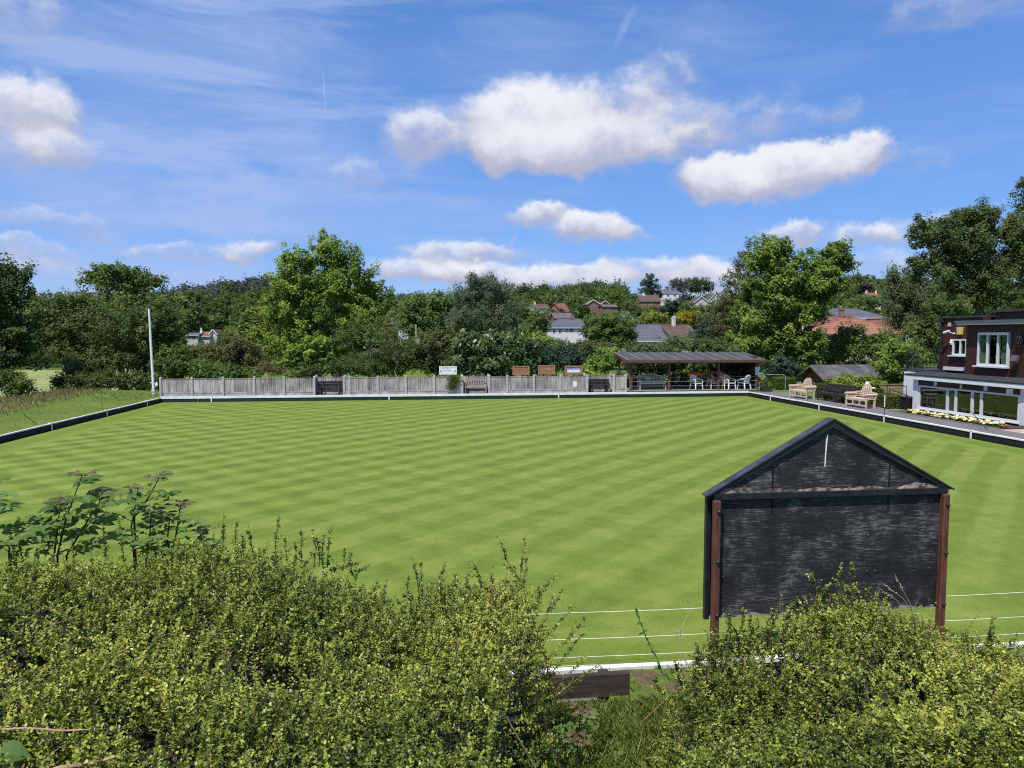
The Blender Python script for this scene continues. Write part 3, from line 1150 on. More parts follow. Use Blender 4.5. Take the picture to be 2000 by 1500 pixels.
b.box(x - 0.14, x + 0.15, 41.86, 41.866, 1.52, 1.74)
b.box(x - 0.12, x + 0.12, 41.855, 41.861, 1.24, 1.53)
b.build('paper', simple('paper', (0.74, 0.76, 0.82), 0.6, var=0.05), t, t)
b = MB()
for i in range(4):
    text_rows(b, x - 0.09, x + 0.09, 1.46 - i * 0.055, 1.485 - i * 0.055, 41.8545, 8, 60 + i, 0.002)
text_rows(b, x - 0.1, x + 0.1, 1.62, 1.66, 41.8595, 8, 70, 0.002)
b.build('text', simple('blue_letters', (0.25, 0.3, 0.6), 0.5), t, t)

bench('bench', 'grey wooden bench with a humped back under the shelter roof', 1.62, GREYW2, (aty(1273, 740, 42.35)[0], 42.35, SF), 0.0, 'hump', back_h=0.86)

# ------------------------------------------------------------------ plastic chairs
def chair(label, mat, x, y, rot, z=SF, group='plastic garden chairs in the shelter', tilt_h=1.0):
    t = thing('garden_chair', label, 'chair', (x, y, z), rot, group)
    w, d, sh_ = 0.26, 0.25, 0.42
    b = MB()
    nx = 8
    for i in range(nx):
        xa, xb = -w + 2 * w * i / nx, -w + 2 * w * (i + 1) / nx
        def zz(x_):
            return sh_ - 0.018 * math.cos(x_ / w * PI / 2)
        b.slab((xa, -d, zz(xa)), (xb, -d, zz(xb)), (xb, d, zz(xb) - 0.02), (xa, d, zz(xa) - 0.02), 0.02)
    b.box(-w, w, -d - 0.012, -d, sh_ - 0.06, sh_ + 0.002)
    b.build('seat', mat, t)
    # curved back shell with slots
    b = MB()
    n = 12
    for i in range(n):
        a0 = -1 + 2 * i / n
        a1 = -1 + 2 * (i + 0.72) / n
        for k in range(4):
            z0 = sh_ + 0.03 + k * 0.1
            z1 = z0 + 0.1
            def P(a_, z_):
                zt = (z_ - sh_) / 0.44
                ww = w * (1.0 - 0.12 * zt)
                return (a_ * ww, d - 0.06 * a_ * a_ + 0.12 * zt, z_)
            h0 = 1.0
            b.slab(P(a0, z0), P(a1, z0), P(a1, z1), P(a0, z1), 0.014)
    arc = []
    for i in range(13):
        a_ = -1 + 2 * i / 12
        arc.append((a_ * w * 0.9, d - 0.06 * a_ * a_ + 0.13, sh_ + 0.36 + 0.11 * math.cos(a_ * PI / 2)))
    b.tube(arc, 0.024, 6)
    for i in range(12):
        a0, a1 = arc[i], arc[i + 1]
        b.slab((a0[0], a0[1] - 0.012, sh_ + 0.41), (a1[0], a1[1] - 0.012, sh_ + 0.41), (a1[0], a1[1] - 0.004, max(a1[2], sh_ + 0.415)), (a0[0], a0[1] - 0.004, max(a0[2], sh_ + 0.415)), 0.012)
    b.build('backrest', mat, t)
    for s in (-1, 1):
        b = MB()
        b.tube([(s * (w + 0.02), -d + 0.01, sh_ + 0.19), (s * (w + 0.035), 0.02, sh_ + 0.215), (s * (w + 0.0), d * 0.75, sh_ + 0.23), (s * w * 0.92, d + 0.06, sh_ + 0.30)], [0.028, 0.03, 0.03, 0.026], 8)
        b.tube([(s * (w + 0.02), -d + 0.02, sh_ - 0.02), (s * (w + 0.025), -d + 0.0, sh_ + 0.19)], [0.03, 0.026], 8)
        b.build('armrest', mat, t)
        b = MB()
        b.tube([(s * (w - 0.005), -d + 0.03, sh_ - 0.01), (s * (w + 0.035), -d - 0.02, 0)], [0.042, 0.026], 8)
        b.build('leg', mat, t)
        b = MB()
        b.tube([(s * (w - 0.02), d - 0.02, sh_ - 0.02), (s * (w + 0.02), d + 0.07, 0)], [0.042, 0.026], 8)
        b.build('leg', mat, t)
    return t


WP = simple('white_plastic', (0.80, 0.80, 0.78), 0.4, var=0.06)
CP = simple('cream_plastic', (0.78, 0.62, 0.44), 0.45, var=0.1)
KP = simple('charcoal_plastic', (0.03, 0.033, 0.04), 0.5, var=0.2)
CH = [(1321.5, 43.5, KP, 0.1, 'charcoal plastic chair furthest left among the stored chairs'),
      (1341, 43.3, KP, 0.25, 'charcoal plastic chair in front of the left end of the orange cover'),
      (1360, 42.1, WP, 0.35, 'white plastic chair set before the orange cover'),
      (1374, 43.7, CP, 0.0, 'cream round-backed chair behind the charcoal one'),
      (1379.5, 42.9, KP, 2.9, 'charcoal plastic chair turned round between white and cream chairs'),
      (1392.5, 42.35, CP, 0.15, 'cream round-backed chair just left of the third shelter post'),
      (1424, 42.12, WP, 0.35, 'white plastic chair beside the cream stack'),
      (1453, 42.02, WP, -2.7, 'bright white plastic chair alone near the right-hand post')]
for px, y, m_, r_, lab in CH:
    chair(lab, m_, aty(px, 750, y)[0], y, r_)
xs_ = aty(1410.5, 750, 42.5)[0]
for k, lab in enumerate(('cream plastic chair at the bottom of the stack by the third post', 'cream plastic chair in the middle of the stack by the third post', 'cream plastic chair on top of the stack by the third post')):
    chair(lab, CP, xs_, 42.3 + 0.012 * k, 0.6, SF + 0.075 * k)

ORANGE = simple('orange_tarpaulin', (0.93, 0.25, 0.035), 0.55, var=0.35, scale=4)


def tarp(label, cx, cy, w, d, h, drop, seed):
    r = random.Random(seed)
    t = thing('tarpaulin', label, 'cover', (cx, cy, SF))
    n, m_ = 22, 14
    vs = []
    ph = [r.uniform(0, 6) for _ in range(6)]
    for j in range(m_ + 1):
        for i in range(n + 1):
            u, v = -1 + 2 * i / n, -1 + 2 * j / m_
            e = max(abs(u), abs(v))
            x = u * w
            y = v * d
            z = h + 0.06 * math.sin(u * 3 + ph[0]) * math.cos(v * 2 + ph[1]) + 0.05 * math.sin(u * 7 + ph[2]) + 0.03 * math.sin(v * 9 + u * 4 + ph[3])
            if e > 0.72:
                k = (e - 0.72) / 0.28
                z -= k * drop * (0.7 + 0.3 * math.sin(u * 6 + ph[4]))
                s = 0.72 / e * (1 + 0.1 * k + 0.06 * math.sin(u * 14 + v * 11))
                x *= s
                y *= s
            vs.append((x, y, z))
    b = MB()
    fs = []
    for j in range(m_):
        for i in range(n):
            a_ = j * (n + 1) + i
            fs.append((a_, a_ + 1, a_ + n + 2, a_ + n + 1))
    b.add(vs, fs)
    o = b.build('sheet', ORANGE, t, smooth=True)
    sol = o.modifiers.new('thickness', 'SOLIDIFY')
    sol.thickness = 0.006
    b = MB()
    for sx in (-1, 1):
        for sy in (-1, 1):
            b.tube([(sx * w * 0.6, sy * d * 0.6, 0), (sx * w * 0.6, sy * d * 0.6, h - 0.13)], 0.025, 6)
    b.build('frame', KP, t)


tarp('crumpled orange cover over a table among the stacked chairs', aty(1358, 740, 43.3)[0], 43.25, 0.85, 0.6, 1.02, 0.5, 3)
tarp('smaller orange cover behind the third shelter post', aty(1398, 738, 43.9)[0], 43.8, 0.6, 0.35, 1.02, 0.28, 9)

# dark planter box with flowers by the shelter corner
a = aty(1498, 766, 41.4)
t = thing('planter', 'dark trough planter with green plant at the shelter corner', 'planter', (a[0], 41.5, SUR))
b = MB()
b.prism([(a[0] - 0.3, SUR), (a[0] + 0.3, SUR), (a[0] + 0.34, SUR + 0.28), (a[0] - 0.34, SUR + 0.28)], 'y', 41.35, 41.7)
b.build('trough', KP, t, t)
# metal handrail hoop
b = MB()
x0, x1 = aty(1484, 740, 42.1)[0], aty(1534, 740, 42.1)[0]
t2 = thing('handrail', 'galvanised tube handrail hoop beside the shelter', 'handrail', ((x0 + x1) / 2, 42.1, SUR))
b.tube([(x0, 42.1, SUR), (x0, 42.1, 1.18), (x0 + 0.06, 42.1, 1.25), (x1 - 0.06, 42.1, 1.22), (x1, 42.1, 1.15), (x1, 42.1, SUR)], 0.022, 8)
b.tube([(x0 + 0.18, 42.1, SUR), (x0 + 0.18, 42.1, 1.24)], 0.016, 8)
b.build('tube', simple('galvanised', (0.5, 0.52, 0.52), 0.45, metal=0.6), t2, t2)
PLANTER = t
PLX = a[0]

# ------------------------------------------------------------------ clubhouse
def clad_material(name, c0, c1):
    m, nt, out = newmat(name)
    p = N(nt, 'ShaderNodeBsdfPrincipled', i_Roughness=0.55)
    p.inputs['Specular IOR Level'].default_value = 0.3
    tc = N(nt, 'ShaderNodeTexCoord')
    mp = N(nt, 'ShaderNodeMapping')
    mp.inputs['Scale'].default_value = (5, 5, 0.5)
    L(nt, tc.outputs['Object'], mp.inputs['Vector'])
    n1 = N(nt, 'ShaderNodeTexNoise', i_Scale=1.0, i_Detail=6.0, i_Roughness=0.65)
    L(nt, mp.outputs['Vector'], n1.inputs['Vector'])
    cr = N(nt, 'ShaderNodeValToRGB')
    cr.color_ramp.elements[0].position = 0.3
    cr.color_ramp.elements[0].color = c4(c0)
    cr.color_ramp.elements[1].position = 0.7
    cr.color_ramp.elements[1].color = c4(c1)
    L(nt, n1.outputs['Fac'], cr.inputs['Fac'])
    L(nt, cr.outputs['Color'], p.inputs['Base Color'])
    L(nt, p.outputs['BSDF'], out.inputs['Surface'])
    return m


def glass_material(name, tint=(0.80, 0.86, 0.82), refl=0.07, rough=0.01):
    m, nt, out = newmat(name)
    fr = N(nt, 'ShaderNodeLayerWeight', i_Blend=0.5)
    pw = N(nt, 'ShaderNodeMath', operation='POWER')
    pw.inputs[1].default_value = 3.0
    L(nt, fr.outputs['Facing'], pw.inputs[0])
    ad = N(nt, 'ShaderNodeMath', operation='MULTIPLY_ADD')
    ad.inputs[1].default_value = 0.45
    ad.inputs[2].default_value = refl * 0.7
    L(nt, pw.outputs[0], ad.inputs[0])
    tr = N(nt, 'ShaderNodeBsdfTransparent')
    tr.inputs['Color'].default_value = c4(tint)
    gl = N(nt, 'ShaderNodeBsdfGlossy', i_Roughness=rough)
    mx = N(nt, 'ShaderNodeMixShader')
    L(nt, ad.outputs[0], mx.inputs[0])
    L(nt, tr.outputs[0], mx.inputs[1])
    L(nt, gl.outputs[0], mx.inputs[2])
    L(nt, mx.outputs[0], out.inputs['Surface'])
    return m


CLAD = clad_material('brown_cladding', (0.038, 0.014, 0.011), (0.075, 0.026, 0.021))
GLASS = glass_material('window_glass')
GLASS2 = glass_material('tinted_window_glass', (0.50, 0.58, 0.54), 0.13)
PVC = simple('white_pvc', (0.64, 0.65, 0.67), 0.35, var=0.04)
ROOFB = simple('black_roof_felt', (0.045, 0.045, 0.05), 0.7, var=0.5, scale=2.5)
WALLW = simple('white_render', (0.74, 0.75, 0.76), 0.7, var=0.12, scale=2)
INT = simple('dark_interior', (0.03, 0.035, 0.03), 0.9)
club = thing('clubhouse', 'two-storey brown clad clubhouse with a white framed window extension', 'clubhouse', (25, 26, 0.2))
FX = 22.3
WY = [29.76, 28.02, 27.5, 26.62, 26.1, 24.27]   # mullion positions far -> near
WZ0, WZ1 = 0.44, 1.41
YEND = 19.0


def cb(name, boxes, mat, parent=None):
    b = MB()
    for q in boxes:
        b.box(*q)
    return b.build(name, mat, parent or club, club)


cb('plinth', [(FX + 0.05, FX + 0.2, YEND, 30.05, 0.1, WZ0 - 0.05)], simple('dark_plinth', (0.03, 0.028, 0.027), 0.9))
cb('pilaster', [(FX - 0.03, FX + 0.25, 29.83, 30.15, 0.3, 1.70)], PVC)
cb('pilaster', [(FX - 0.03, FX + 0.25, 23.7, 24.2, 0.3, 1.70)], PVC)
cb('wall', [(FX, FX + 0.15, 24.2, 29.83, WZ1 + 0.035, 1.72), (FX, FX + 0.15, YEND, 23.7, WZ0 - 0.05, 1.72)], CLAD)
cb('wall', [(27.9, 28.1, YEND, 31.7, 0.1, 1.9), (FX + 0.2, 27.9, YEND + .01, YEND + 0.15, 0.1, 1.78)], WALLW)
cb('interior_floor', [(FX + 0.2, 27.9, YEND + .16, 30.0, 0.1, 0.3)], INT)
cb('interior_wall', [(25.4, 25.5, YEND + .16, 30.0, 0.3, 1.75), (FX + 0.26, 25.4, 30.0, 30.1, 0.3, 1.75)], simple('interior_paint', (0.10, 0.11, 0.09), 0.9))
# long window band
wf = MB()
for i in range(len(WY)):
    w = 0.05
    wf.box(FX - 0.01, FX + 0.07, WY[i] - w, WY[i] + w, WZ0, WZ1)
wf.box(FX - 0.012, FX + 0.068, WY[-1] - 0.05, WY[0] + 0.05, WZ1 - 0.035, WZ1 + 0.033)
wf.box(FX - 0.0125, FX + 0.068, WY[-1] - 0.05, WY[0] + 0.05, WZ0 - 0.001, WZ0 + 0.03)
wf.box(FX - 0.014, FX + 0.068, WY[-1] - 0.05, WY[0] + 0.05, WZ0 - 0.05, WZ0 - 0.001)
for i in (1, 2, 3):    # opening sashes
    a_, c_ = WY[i] - 0.052, WY[i + 1] + 0.052
    if i in (1, 3):
        wf.box(FX - 0.005, FX + 0.05, c_, c_ + 0.035, WZ0 + 0.001, WZ1 - .001)
        wf.box(FX - 0.005, FX + 0.05, a_ - 0.035, a_, WZ0 + 0.001, WZ1 - .001)
        wf.box(FX - 0.004, FX + 0.05, c_ + 0.036, a_ - 0.036, WZ1 - 0.04, WZ1 - .001)
        wf.box(FX - 0.004, FX + 0.05, c_ + 0.036, a_ - 0.036, WZ0 + 0.001, WZ0 + 0.04)
win = wf.build('window', PVC, club, club)
pn = MB()
for i in range(5):
    pn.box(FX + 0.03, FX + 0.036, WY[i + 1] + 0.051, WY[i] - 0.051, WZ0 + 0.002, WZ1 - 0.002)
pn.build('pane', GLASS2, win, club)
b = MB()
b.box(FX - 0.1, FX + 0.02, 24.2, 29.82, WZ0 - 0.09, WZ0 - 0.052)
b.build('sill', PVC, win, club)
b = MB()
for i in range(9):
    b.box(FX + 0.35, FX + 0.36, 29.0 + i * 0.08, 29.055 + i * 0.08, WZ0 + 0.05, WZ1 - 0.02)
b.build('blind', simple('pale_blue_blind', (0.40, 0.46, 0.52), 0.8), win, club)
# fascia + roof of the extension
cb('fascia', [(FX - 0.22, FX - 0.19, YEND - 0.2, 30.5, 1.70, 1.86), (FX - 0.188, FX - 0.001, YEND - 0.2, 30.5, 1.722, 1.74)], simple('fascia_white', (0.70, 0.73, 0.76), 0.5, var=0.08))
b = MB()
b.slab((FX - 0.24, YEND - 0.25, 1.93), (23.32, YEND - 0.25, 2.03), (23.32, 30.55, 2.03), (FX - 0.24, 30.55, 1.93), 0.068)
b.build('flat_roof', ROOFB, club, club)
for py_, pz_ in ((28.73, 1.58), (25.9, 1.58)):
    b = MB()
    b.box(FX - 0.03, FX - 0.002, py_ - 0.09, py_ + 0.09, pz_ - 0.09, pz_ + 0.09)
    for k in range(5):
        b.box(FX - 0.04, FX - 0.031, py_ - 0.075, py_ + 0.075, pz_ - 0.075 + k * 0.033, pz_ - 0.06 + k * 0.033)
    b.build('vent', PVC, club, club)
b = MB()
b.bbox(FX - 0.05, FX - 0.002, 27.15, 27.27, 1.47, 1.65, 0.01)
b.build('lamp', simple('yellowed_plastic', (0.62, 0.52, 0.30), 0.4), club, club)
b = MB()
b.bbox(FX - 0.06, FX - 0.002, 24.55, 24.85, 1.46, 1.66, 0.01)
b.build('meter_box', PVC, club, club)
# recessed white part with a door at the far end
cb('wall', [(22.95, 23.1, 30.15, 31.75, 0.1, 1.95)], WALLW)
cb('wall', [(23.1, 27.9, 31.6, 31.75, 0.1, 1.95)], WALLW)
b = MB()
b.box(22.925, 22.948, 30.25, 31.0, 0.3, 1.75)
dr = b.build('door', simple('door_paint', (0.66, 0.70, 0.76), 0.5, var=0.05), club, club)
b = MB()
b.tube([(22.89, 30.38, 1.0), (22.89, 30.55, 1.0)], 0.015, 6)
b.box(22.89, 22.924, 30.36, 30.39, 0.985, 1.015)
b.build('handle', BM, dr, club)
b = MB()
b.slab((23.15, 30.58, 2.07), (28.1, 30.58, 2.07), (28.1, 32.5, 2.07), (23.15, 32.5, 2.07), 0.12)
b.build('flat_roof', ROOFB, club, club)
# railing
b = MB()
ya, yb_ = 31.2, 32.4
for z in (2.2, 2.95):
    b.tube([(23.5, ya, z), (23.5, yb_, z)], 0.018, 6)
for i in range(17):
    y = ya + (yb_ - ya) * i / 16
    b.tube([(23.5, y, 2.07), (23.5, y, 2.95)], 0.011 if i % 8 else 0.02, 5)
for i in range(20):
    x = 23.5 + 4.2 * i / 19
    b.tube([(x, yb_, 2.07), (x, yb_, 2.95)], 0.011, 5)
b.tube([(23.5, yb_, 2.95), (27.7, yb_, 2.95)], 0.018, 6)
b.build('railing', BM, club, club)
# upper storey, right block
cb('wall', [(23.3, 23.45, YEND, 25.95 - 0.05, 2.0, 4.2), (23.3, 23.45, 27.58, 28.28, 2.0, 4.2), (23.3, 23.45, 25.9, 27.58, 2.0, 2.40), (23.3, 23.45, 25.9, 27.58, 3.83, 4.2), (23.45, 28, 28.13, 28.28, 2.0, 4.2)], CLAD)
b = MB()    # vertical board joints
for i in range(44):
    y = YEND + 0.1 + i * 0.21
    if y > 28.25:
        break
    if 25.75 < y < 27.7:
        b.box(23.292, 23.2995, y, y + 0.03, 2.02, 2.33)
        b.box(23.292, 23.2995, y, y + 0.03, 3.86, 4.13)
    else:
        b.box(23.292, 23.2995, y, y + 0.03, 2.02, 4.13)
b.build('cover_strip', CLAD, club, club)
cb('fascia', [(22.98, 23.01, YEND - 0.2, 28.5, 4.14, 4.21), (23.012, 23.298, YEND - .2, 28.5, 4.15, 4.17)], simple('grey_white_trim', (0.62, 0.63, 0.62), 0.5))
cb('flat_roof', [(22.93, 28.1, YEND - 0.25, 28.55, 4.212, 4.33)], simple('grey_roof_edge', (0.10, 0.11, 0.125), 0.6))
cb('upper_roof', [(24.3, 28, YEND, 27.9, 4.331, 4.68)], CLAD)
cb('upper_roof_edge', [(24.1, 28.1, YEND - 0.1, 28.1, 4.682, 4.8)], ROOFB)
# its window
wy0, wy1, wz0, wz1 = 25.95, 27.55, 2.43, 3.82
b = MB()
b.box(23.22, 23.33, wy0, wy1, wz1 - 0.11, wz1)
b.box(23.22, 23.33, wy0, wy1, wz0, wz0 + 0.09)
ms = [wy0, wy0 + 0.53, wy0 + 1.07, wy1]
for i, m_ in enumerate(ms):
    a_ = m_ if i == 0 else (m_ - 0.065 if i == 3 else m_ - 0.04)
    b.box(23.221, 23.329, a_, a_ + (0.065 if i in (0, 3) else 0.08), wz0 + 0.091, wz1 - 0.111)
w2 = b.build('window', PVC, club, club)
b = MB()
b.box(23.27, 23.276, wy0 + 0.05, wy1 - 0.05, wz0 + 0.06, wz1 - 0.06)
b.build('pane', GLASS, w2, club)
b = MB()
b.box(23.1, 23.3, wy0 - 0.04, wy1 + 0.1, wz0 - 0.06, wz0 - 0.002)
b.build('sill', PVC, w2, club)
b = MB()     # open inward sash seen through the middle light
b.box(23.5, 23.54, wy0 + 0.72, wy0 + 0.80, wz0 + 0.35, wz1 - 0.12)
b.box(23.5, 23.54, wy0 + 0.60, wy0 + 0.95, wz0 + 0.32, wz0 + 0.40)
b.build('open_sash', PVC, w2, club)
CURT = simple('green_curtain', (0.30, 0.36, 0.27), 0.9, var=0.5, scale=3, stretch=(1, 6, 0.3))
b = MB()
for (ya, yb_) in ((wy0 + 0.08, wy0 + 0.45), (wy0 + 1.1, wy1 - 0.05)):
    n = 24
    for i in range(n):
        y0_, y1_ = ya + (yb_ - ya) * i / n, ya + (yb_ - ya) * (i + 1) / n
        b.quad((23.37 + 0.025 * math.sin(i * 1.3), y0_, wz0), (23.37 + 0.025 * math.sin((i + 1) * 1.3), y1_, wz0), (23.37 + 0.025 * math.sin((i + 1) * 1.3), y1_, wz1), (23.37 + 0.025 * math.sin(i * 1.3), y0_, wz1))
b.build('curtain', CURT, w2, club)
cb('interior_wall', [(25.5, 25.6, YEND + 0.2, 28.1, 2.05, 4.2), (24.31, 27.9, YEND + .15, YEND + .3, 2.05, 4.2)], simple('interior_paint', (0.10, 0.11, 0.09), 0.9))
# upper storey, left block
cb('wall', [(24.3, 24.45, 30.28, 31.15, 2.08, 4.5), (24.3, 24.45, 28.29, 29.35, 2.08, 4.5), (24.3, 24.45, 29.35, 30.28, 2.08, 2.76), (24.3, 24.45, 29.35, 30.28, 3.54, 4.5), (24.45, 28, 31.0, 31.15, 2.08, 4.5), (24.46, 25.5, 29.3, 30.3, 2.1, 2.2)], CLAD)
b = MB()
for i in range(14):
    y = 28.35 + i * 0.21
    if y > 31.1:
        break
    if 29.2 < y < 30.3:
        b.box(24.292, 24.2995, y, y + 0.03, 2.1, 2.68)
        b.box(24.292, 24.2995, y, y + 0.03, 3.56, 4.48)
    else:
        b.box(24.292, 24.2995, y, y + 0.03, 2.1, 4.48)
b.build('cover_strip', CLAD, club, club)
cb('flat_roof', [(24.2, 28.1, 28.56, 31.3, 4.502, 4.58)], ROOFB)
b = MB()
b.box(24.22, 24.33, 29.38, 30.25, 2.79, 2.86)
b.box(24.22, 24.33, 29.38, 30.25, 3.46, 3.53)
for y in (29.38, 29.74, 30.18):
    b.box(24.221, 24.329, y, y + 0.07, 2.861, 3.459)
w3 = b.build('window', PVC, club, club)
b = MB()
b.box(24.27, 24.276, 29.4, 30.23, 2.82, 3.5)
b.build('pane', GLASS, w3, club)
b = MB()
b.box(24.12, 24.3, 29.33, 30.42, 2.73, 2.788)
b.build('sill', PVC, w3, club)
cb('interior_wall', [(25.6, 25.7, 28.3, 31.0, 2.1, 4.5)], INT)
cb('flashing', [(24.2, 24.29, 28.6, 30.75, 2.08, 2.24)], PVC)
b = MB()
b.tube([(24.24, 30.98, 4.42), (24.24, 30.98, 2.1)], 0.045, 8)
for z in (2.9, 3.4, 4.3):
    b.tube([(24.24, 30.98, z - 0.04), (24.24, 30.98, z + 0.04)], 0.06, 8)
b.box(24.12, 24.3, 30.88, 31.08, 4.3, 4.47)
b.build('downpipe', BM, club, club)

# fixtures hung on the clubhouse
p = atx(1855, 634, 24.28)
b = MB()
b.bbox(24.24, 24.297, p[1] - 0.09, p[1] + 0.09, p[2] - 0.09, p[2] + 0.09, 0.01)
b.box(24.232, 24.239, p[1] - 0.05, p[1] + 0.05, p[2] - 0.05, p[2] + 0.05)
o = b.build('vent_grille', simple('grey_plastic', (0.4, 0.42, 0.45), 0.5))
tag(o, 'small grey square grille high on the brown wall beside the downpipe', 'vent')
p = atx(1856, 648, 24.2)
t = thing('security_camera', 'white bullet security camera on a bracket above the small window', 'security camera', (24.2, p[1], p[2]))
b = MB()
b.tube([(24.0, p[1] + 0.16, p[2] - 0.05), (24.05, p[1] - 0.12, p[2] + 0.04)], 0.055, 10)
b.build('body', WHITE, t, t)
b = MB()
b.tube([(24.06, p[1] - 0.08, p[2] - 0.02), (24.22, p[1] - 0.15, p[2] - 0.08), (24.298, p[1] - 0.15, p[2] - 0.08)], 0.02, 6)
b.ball((24.28, p[1] - 0.15, p[2] - 0.08), 0.045, 8, 5)
b.build('bracket', WHITE, t, t)
p = atx(1875, 646, 24.25)
b = MB()
b.prism([(p[1] - 0.14, p[2] - 0.17), (p[1] + 0.10, p[2] - 0.17), (p[1] + 0.13, p[2] + 0.17), (p[1] - 0.15, p[2] + 0.17)], 'x', 24.17, 24.297)
o = b.build('alarm_box', simple('yellow_plastic', (0.72, 0.50, 0.16), 0.45, var=0.15))
tag(o, 'faded yellow alarm box on the brown clubhouse wall', 'alarm box')
p = atx(1860, 668, 24.28)
b = MB()
b.bbox(24.2, 24.297, p[1] - 0.07, p[1] + 0.07, p[2] - 0.12, p[2] + 0.12, 0.015)
b.ball((24.19, p[1], p[2] - 0.03), 0.045, 8, 5)
o = b.build('sensor_lamp', WHITE)
tag(o, 'small white sensor light left of the small upper window', 'light')
p = atx(1990.5, 664, 23.25)
t = thing('wall_clock', 'round black clock with pale hour marks on the brown clubhouse wall', 'clock', (23.28, p[1], p[2]))
b = MB()
b.tube([(23.298, p[1], p[2]), (23.255, p[1], p[2])], [0.2, 0.2], 28)
b.build('face', simple('clock_black', (0.012, 0.012, 0.014), 0.5), t, t)
b = MB()
for k in range(12):
    a_ = 2 * PI * k / 12
    r0, r1 = (0.125, 0.175)
    b.beam((23.25, p[1] - math.sin(a_) * r0, p[2] + math.cos(a_) * r0), (23.25, p[1] - math.sin(a_) * r1, p[2] + math.cos(a_) * r1), 0.022, 0.008)
b.build('hour_mark', simple('clock_cream', (0.62, 0.6, 0.48), 0.5), t, t)
b = MB()
for a_, r in ((0.12, 0.15), (PI + 0.45, 0.10)):
    b.beam((23.247, p[1], p[2]), (23.247, p[1] - math.sin(a_) * r, p[2] + math.cos(a_) * r), 0.018, 0.006)
b.build('hand', simple('clock_cream', (0.62, 0.6, 0.48), 0.5), t, t)
b = MB()
b.box(23.18, 23.291, p[1] - 0.25, p[1] + 0.23, p[2] - 0.27, p[2] - 0.24)
o = b.build('wall_shelf', CLAD)
tag(o, 'thin brown ledge fixed below the clubhouse clock', 'ledge')
p = atx(1984, 700, 23.15)
t = thing('floodlight', 'grey floodlight tilted down on a bracket under the clock', 'floodlight', (23.2, p[1], p[2]))
b = MB()
b.prism([(23.0, p[2] - 0.10), (23.1, p[2] + 0.13), (23.2, p[2] + 0.08), (23.14, p[2] - 0.13)], 'y', p[1] - 0.14, p[1] + 0.14)
b.build('lamp_head', simple('grey_metal', (0.10, 0.105, 0.10), 0.5), t, t)
b = MB()
b.beam((23.14, p[1], p[2] - 0.04), (23.297, p[1], p[2] - 0.12), 0.06, 0.05)
b.build('bracket', BM, t, t)

# flower bed below the long window
bed = thing('flower_bed', 'bed of cream and yellow flowers under the clubhouse window', 'flower bed', (21.3, 26.1, SUR))
b = MB()
b.box(20.98, 22.34, 23.6, 29.9, SUR - 0.02, SUR + 0.035)
b.build('soil', simple('soil', (0.07, 0.048, 0.035), 0.95), bed, bed)
b = MB()
b.box(20.945, 20.978, 23.6, 29.9, SUR - 0.02, SUR + 0.06)
b.build('edging', simple('bed_edging', (0.25, 0.22, 0.19), 0.9), bed, bed)
n = 5200
px_ = rng.uniform(21.0, 21.55, n)
py_ = rng.uniform(23.85, 28.9, n)
lump = 0.5 + 0.5 * np.sin(py_ * 9.1) * np.sin(px_ * 11 + py_ * 3)
pz_ = SUR + 0.03 + rng.uniform(0, 1, n) * (0.06 + 0.10 * lump)
V = leafquads(np.stack([px_, py_, pz_], 1), nrm(rng.normal(size=(n, 3)) + [0, 0, 0.8]), rng.uniform(0.05, 0.09, n), 0.6)
polymesh('foliage', V, 4, rng.uniform(0, 1, n), leafmat('bed_leaf', (0.025, 0.06, 0.012), (0.05, 0.10, 0.02), (0.09, 0.15, 0.03)), bed, INV[bed.name])
fl = []
ft = []
for i in range(150):
    y = rng.uniform(23.9, 28.85)
    if rng.random() < 0.06 and 26.7 < y < 27:
        continue
    c = np.array([rng.uniform(21.0, 21.5), y, SUR + rng.uniform(0.10, 0.21)])
    up_ = nrm(np.array([-0.5, -0.4, 1.0]) + rng.normal(size=3) * 0.3)
    s_ = nrm(np.cross(up_, [1, 0.2, 0]))
    q_ = np.cross(up_, s_)
    R = rng.uniform(0.045, 0.075)
    tt = rng.uniform(0, 1)
    for k in range(7):
        a_ = 2 * PI * k / 7
        d_ = s_ * math.cos(a_) + q_ * math.sin(a_)
        e_ = np.cross(up_, d_)
        for rr, lift in ((1.0, 0.01), (0.6, 0.025)):
            fl.append([c + up_ * lift, c + d_ * R * 0.6 * rr + e_ * R * 0.34 * rr + up_ * (lift + 0.012), c + d_ * R * rr + up_ * (lift + 0.004), c + d_ * R * 0.6 * rr - e_ * R * 0.34 * rr + up_ * (lift + 0.012)])
            ft.append(tt)
polymesh('flower', np.array(fl), 4, np.array(ft), leafmat('cream_petal', (0.75, 0.55, 0.12), (0.82, 0.72, 0.35), (0.85, 0.82, 0.66), trans=0.25), bed, INV[bed.name])
fl = []
for i in range(16):
    c = np.array([rng.uniform(21.05, 21.4), rng.uniform(23.5, 23.85), SUR + rng.uniform(0.06, 0.16)])
    for k in range(6):
        a_ = 2 * PI * k / 6
        d_ = np.array([math.cos(a_), math.sin(a_), 0.25])
        e_ = np.array([-math.sin(a_), math.cos(a_), 0])
        fl.append([c, c + d_ * 0.03 + e_ * 0.018, c + d_ * 0.05, c + d_ * 0.03 - e_ * 0.018])
polymesh('red_flower', np.array(fl), 4, rng.uniform(0, 1, len(fl)), leafmat('red_petal', (0.45, 0.03, 0.05), (0.6, 0.12, 0.12), (0.8, 0.6, 0.6), trans=0.2), bed, INV[bed.name])
b = MB()
b.box(20.9, 22.28, 19.5, 23.55, SUR - 0.05, SUR + 0.011)
o = b.build('paving', simple('pale_pink_slabs', (0.48, 0.38, 0.33), 0.85, var=0.25))
tag(o, 'pale pinkish paving by the clubhouse entrance', 'paving', kind='structure')

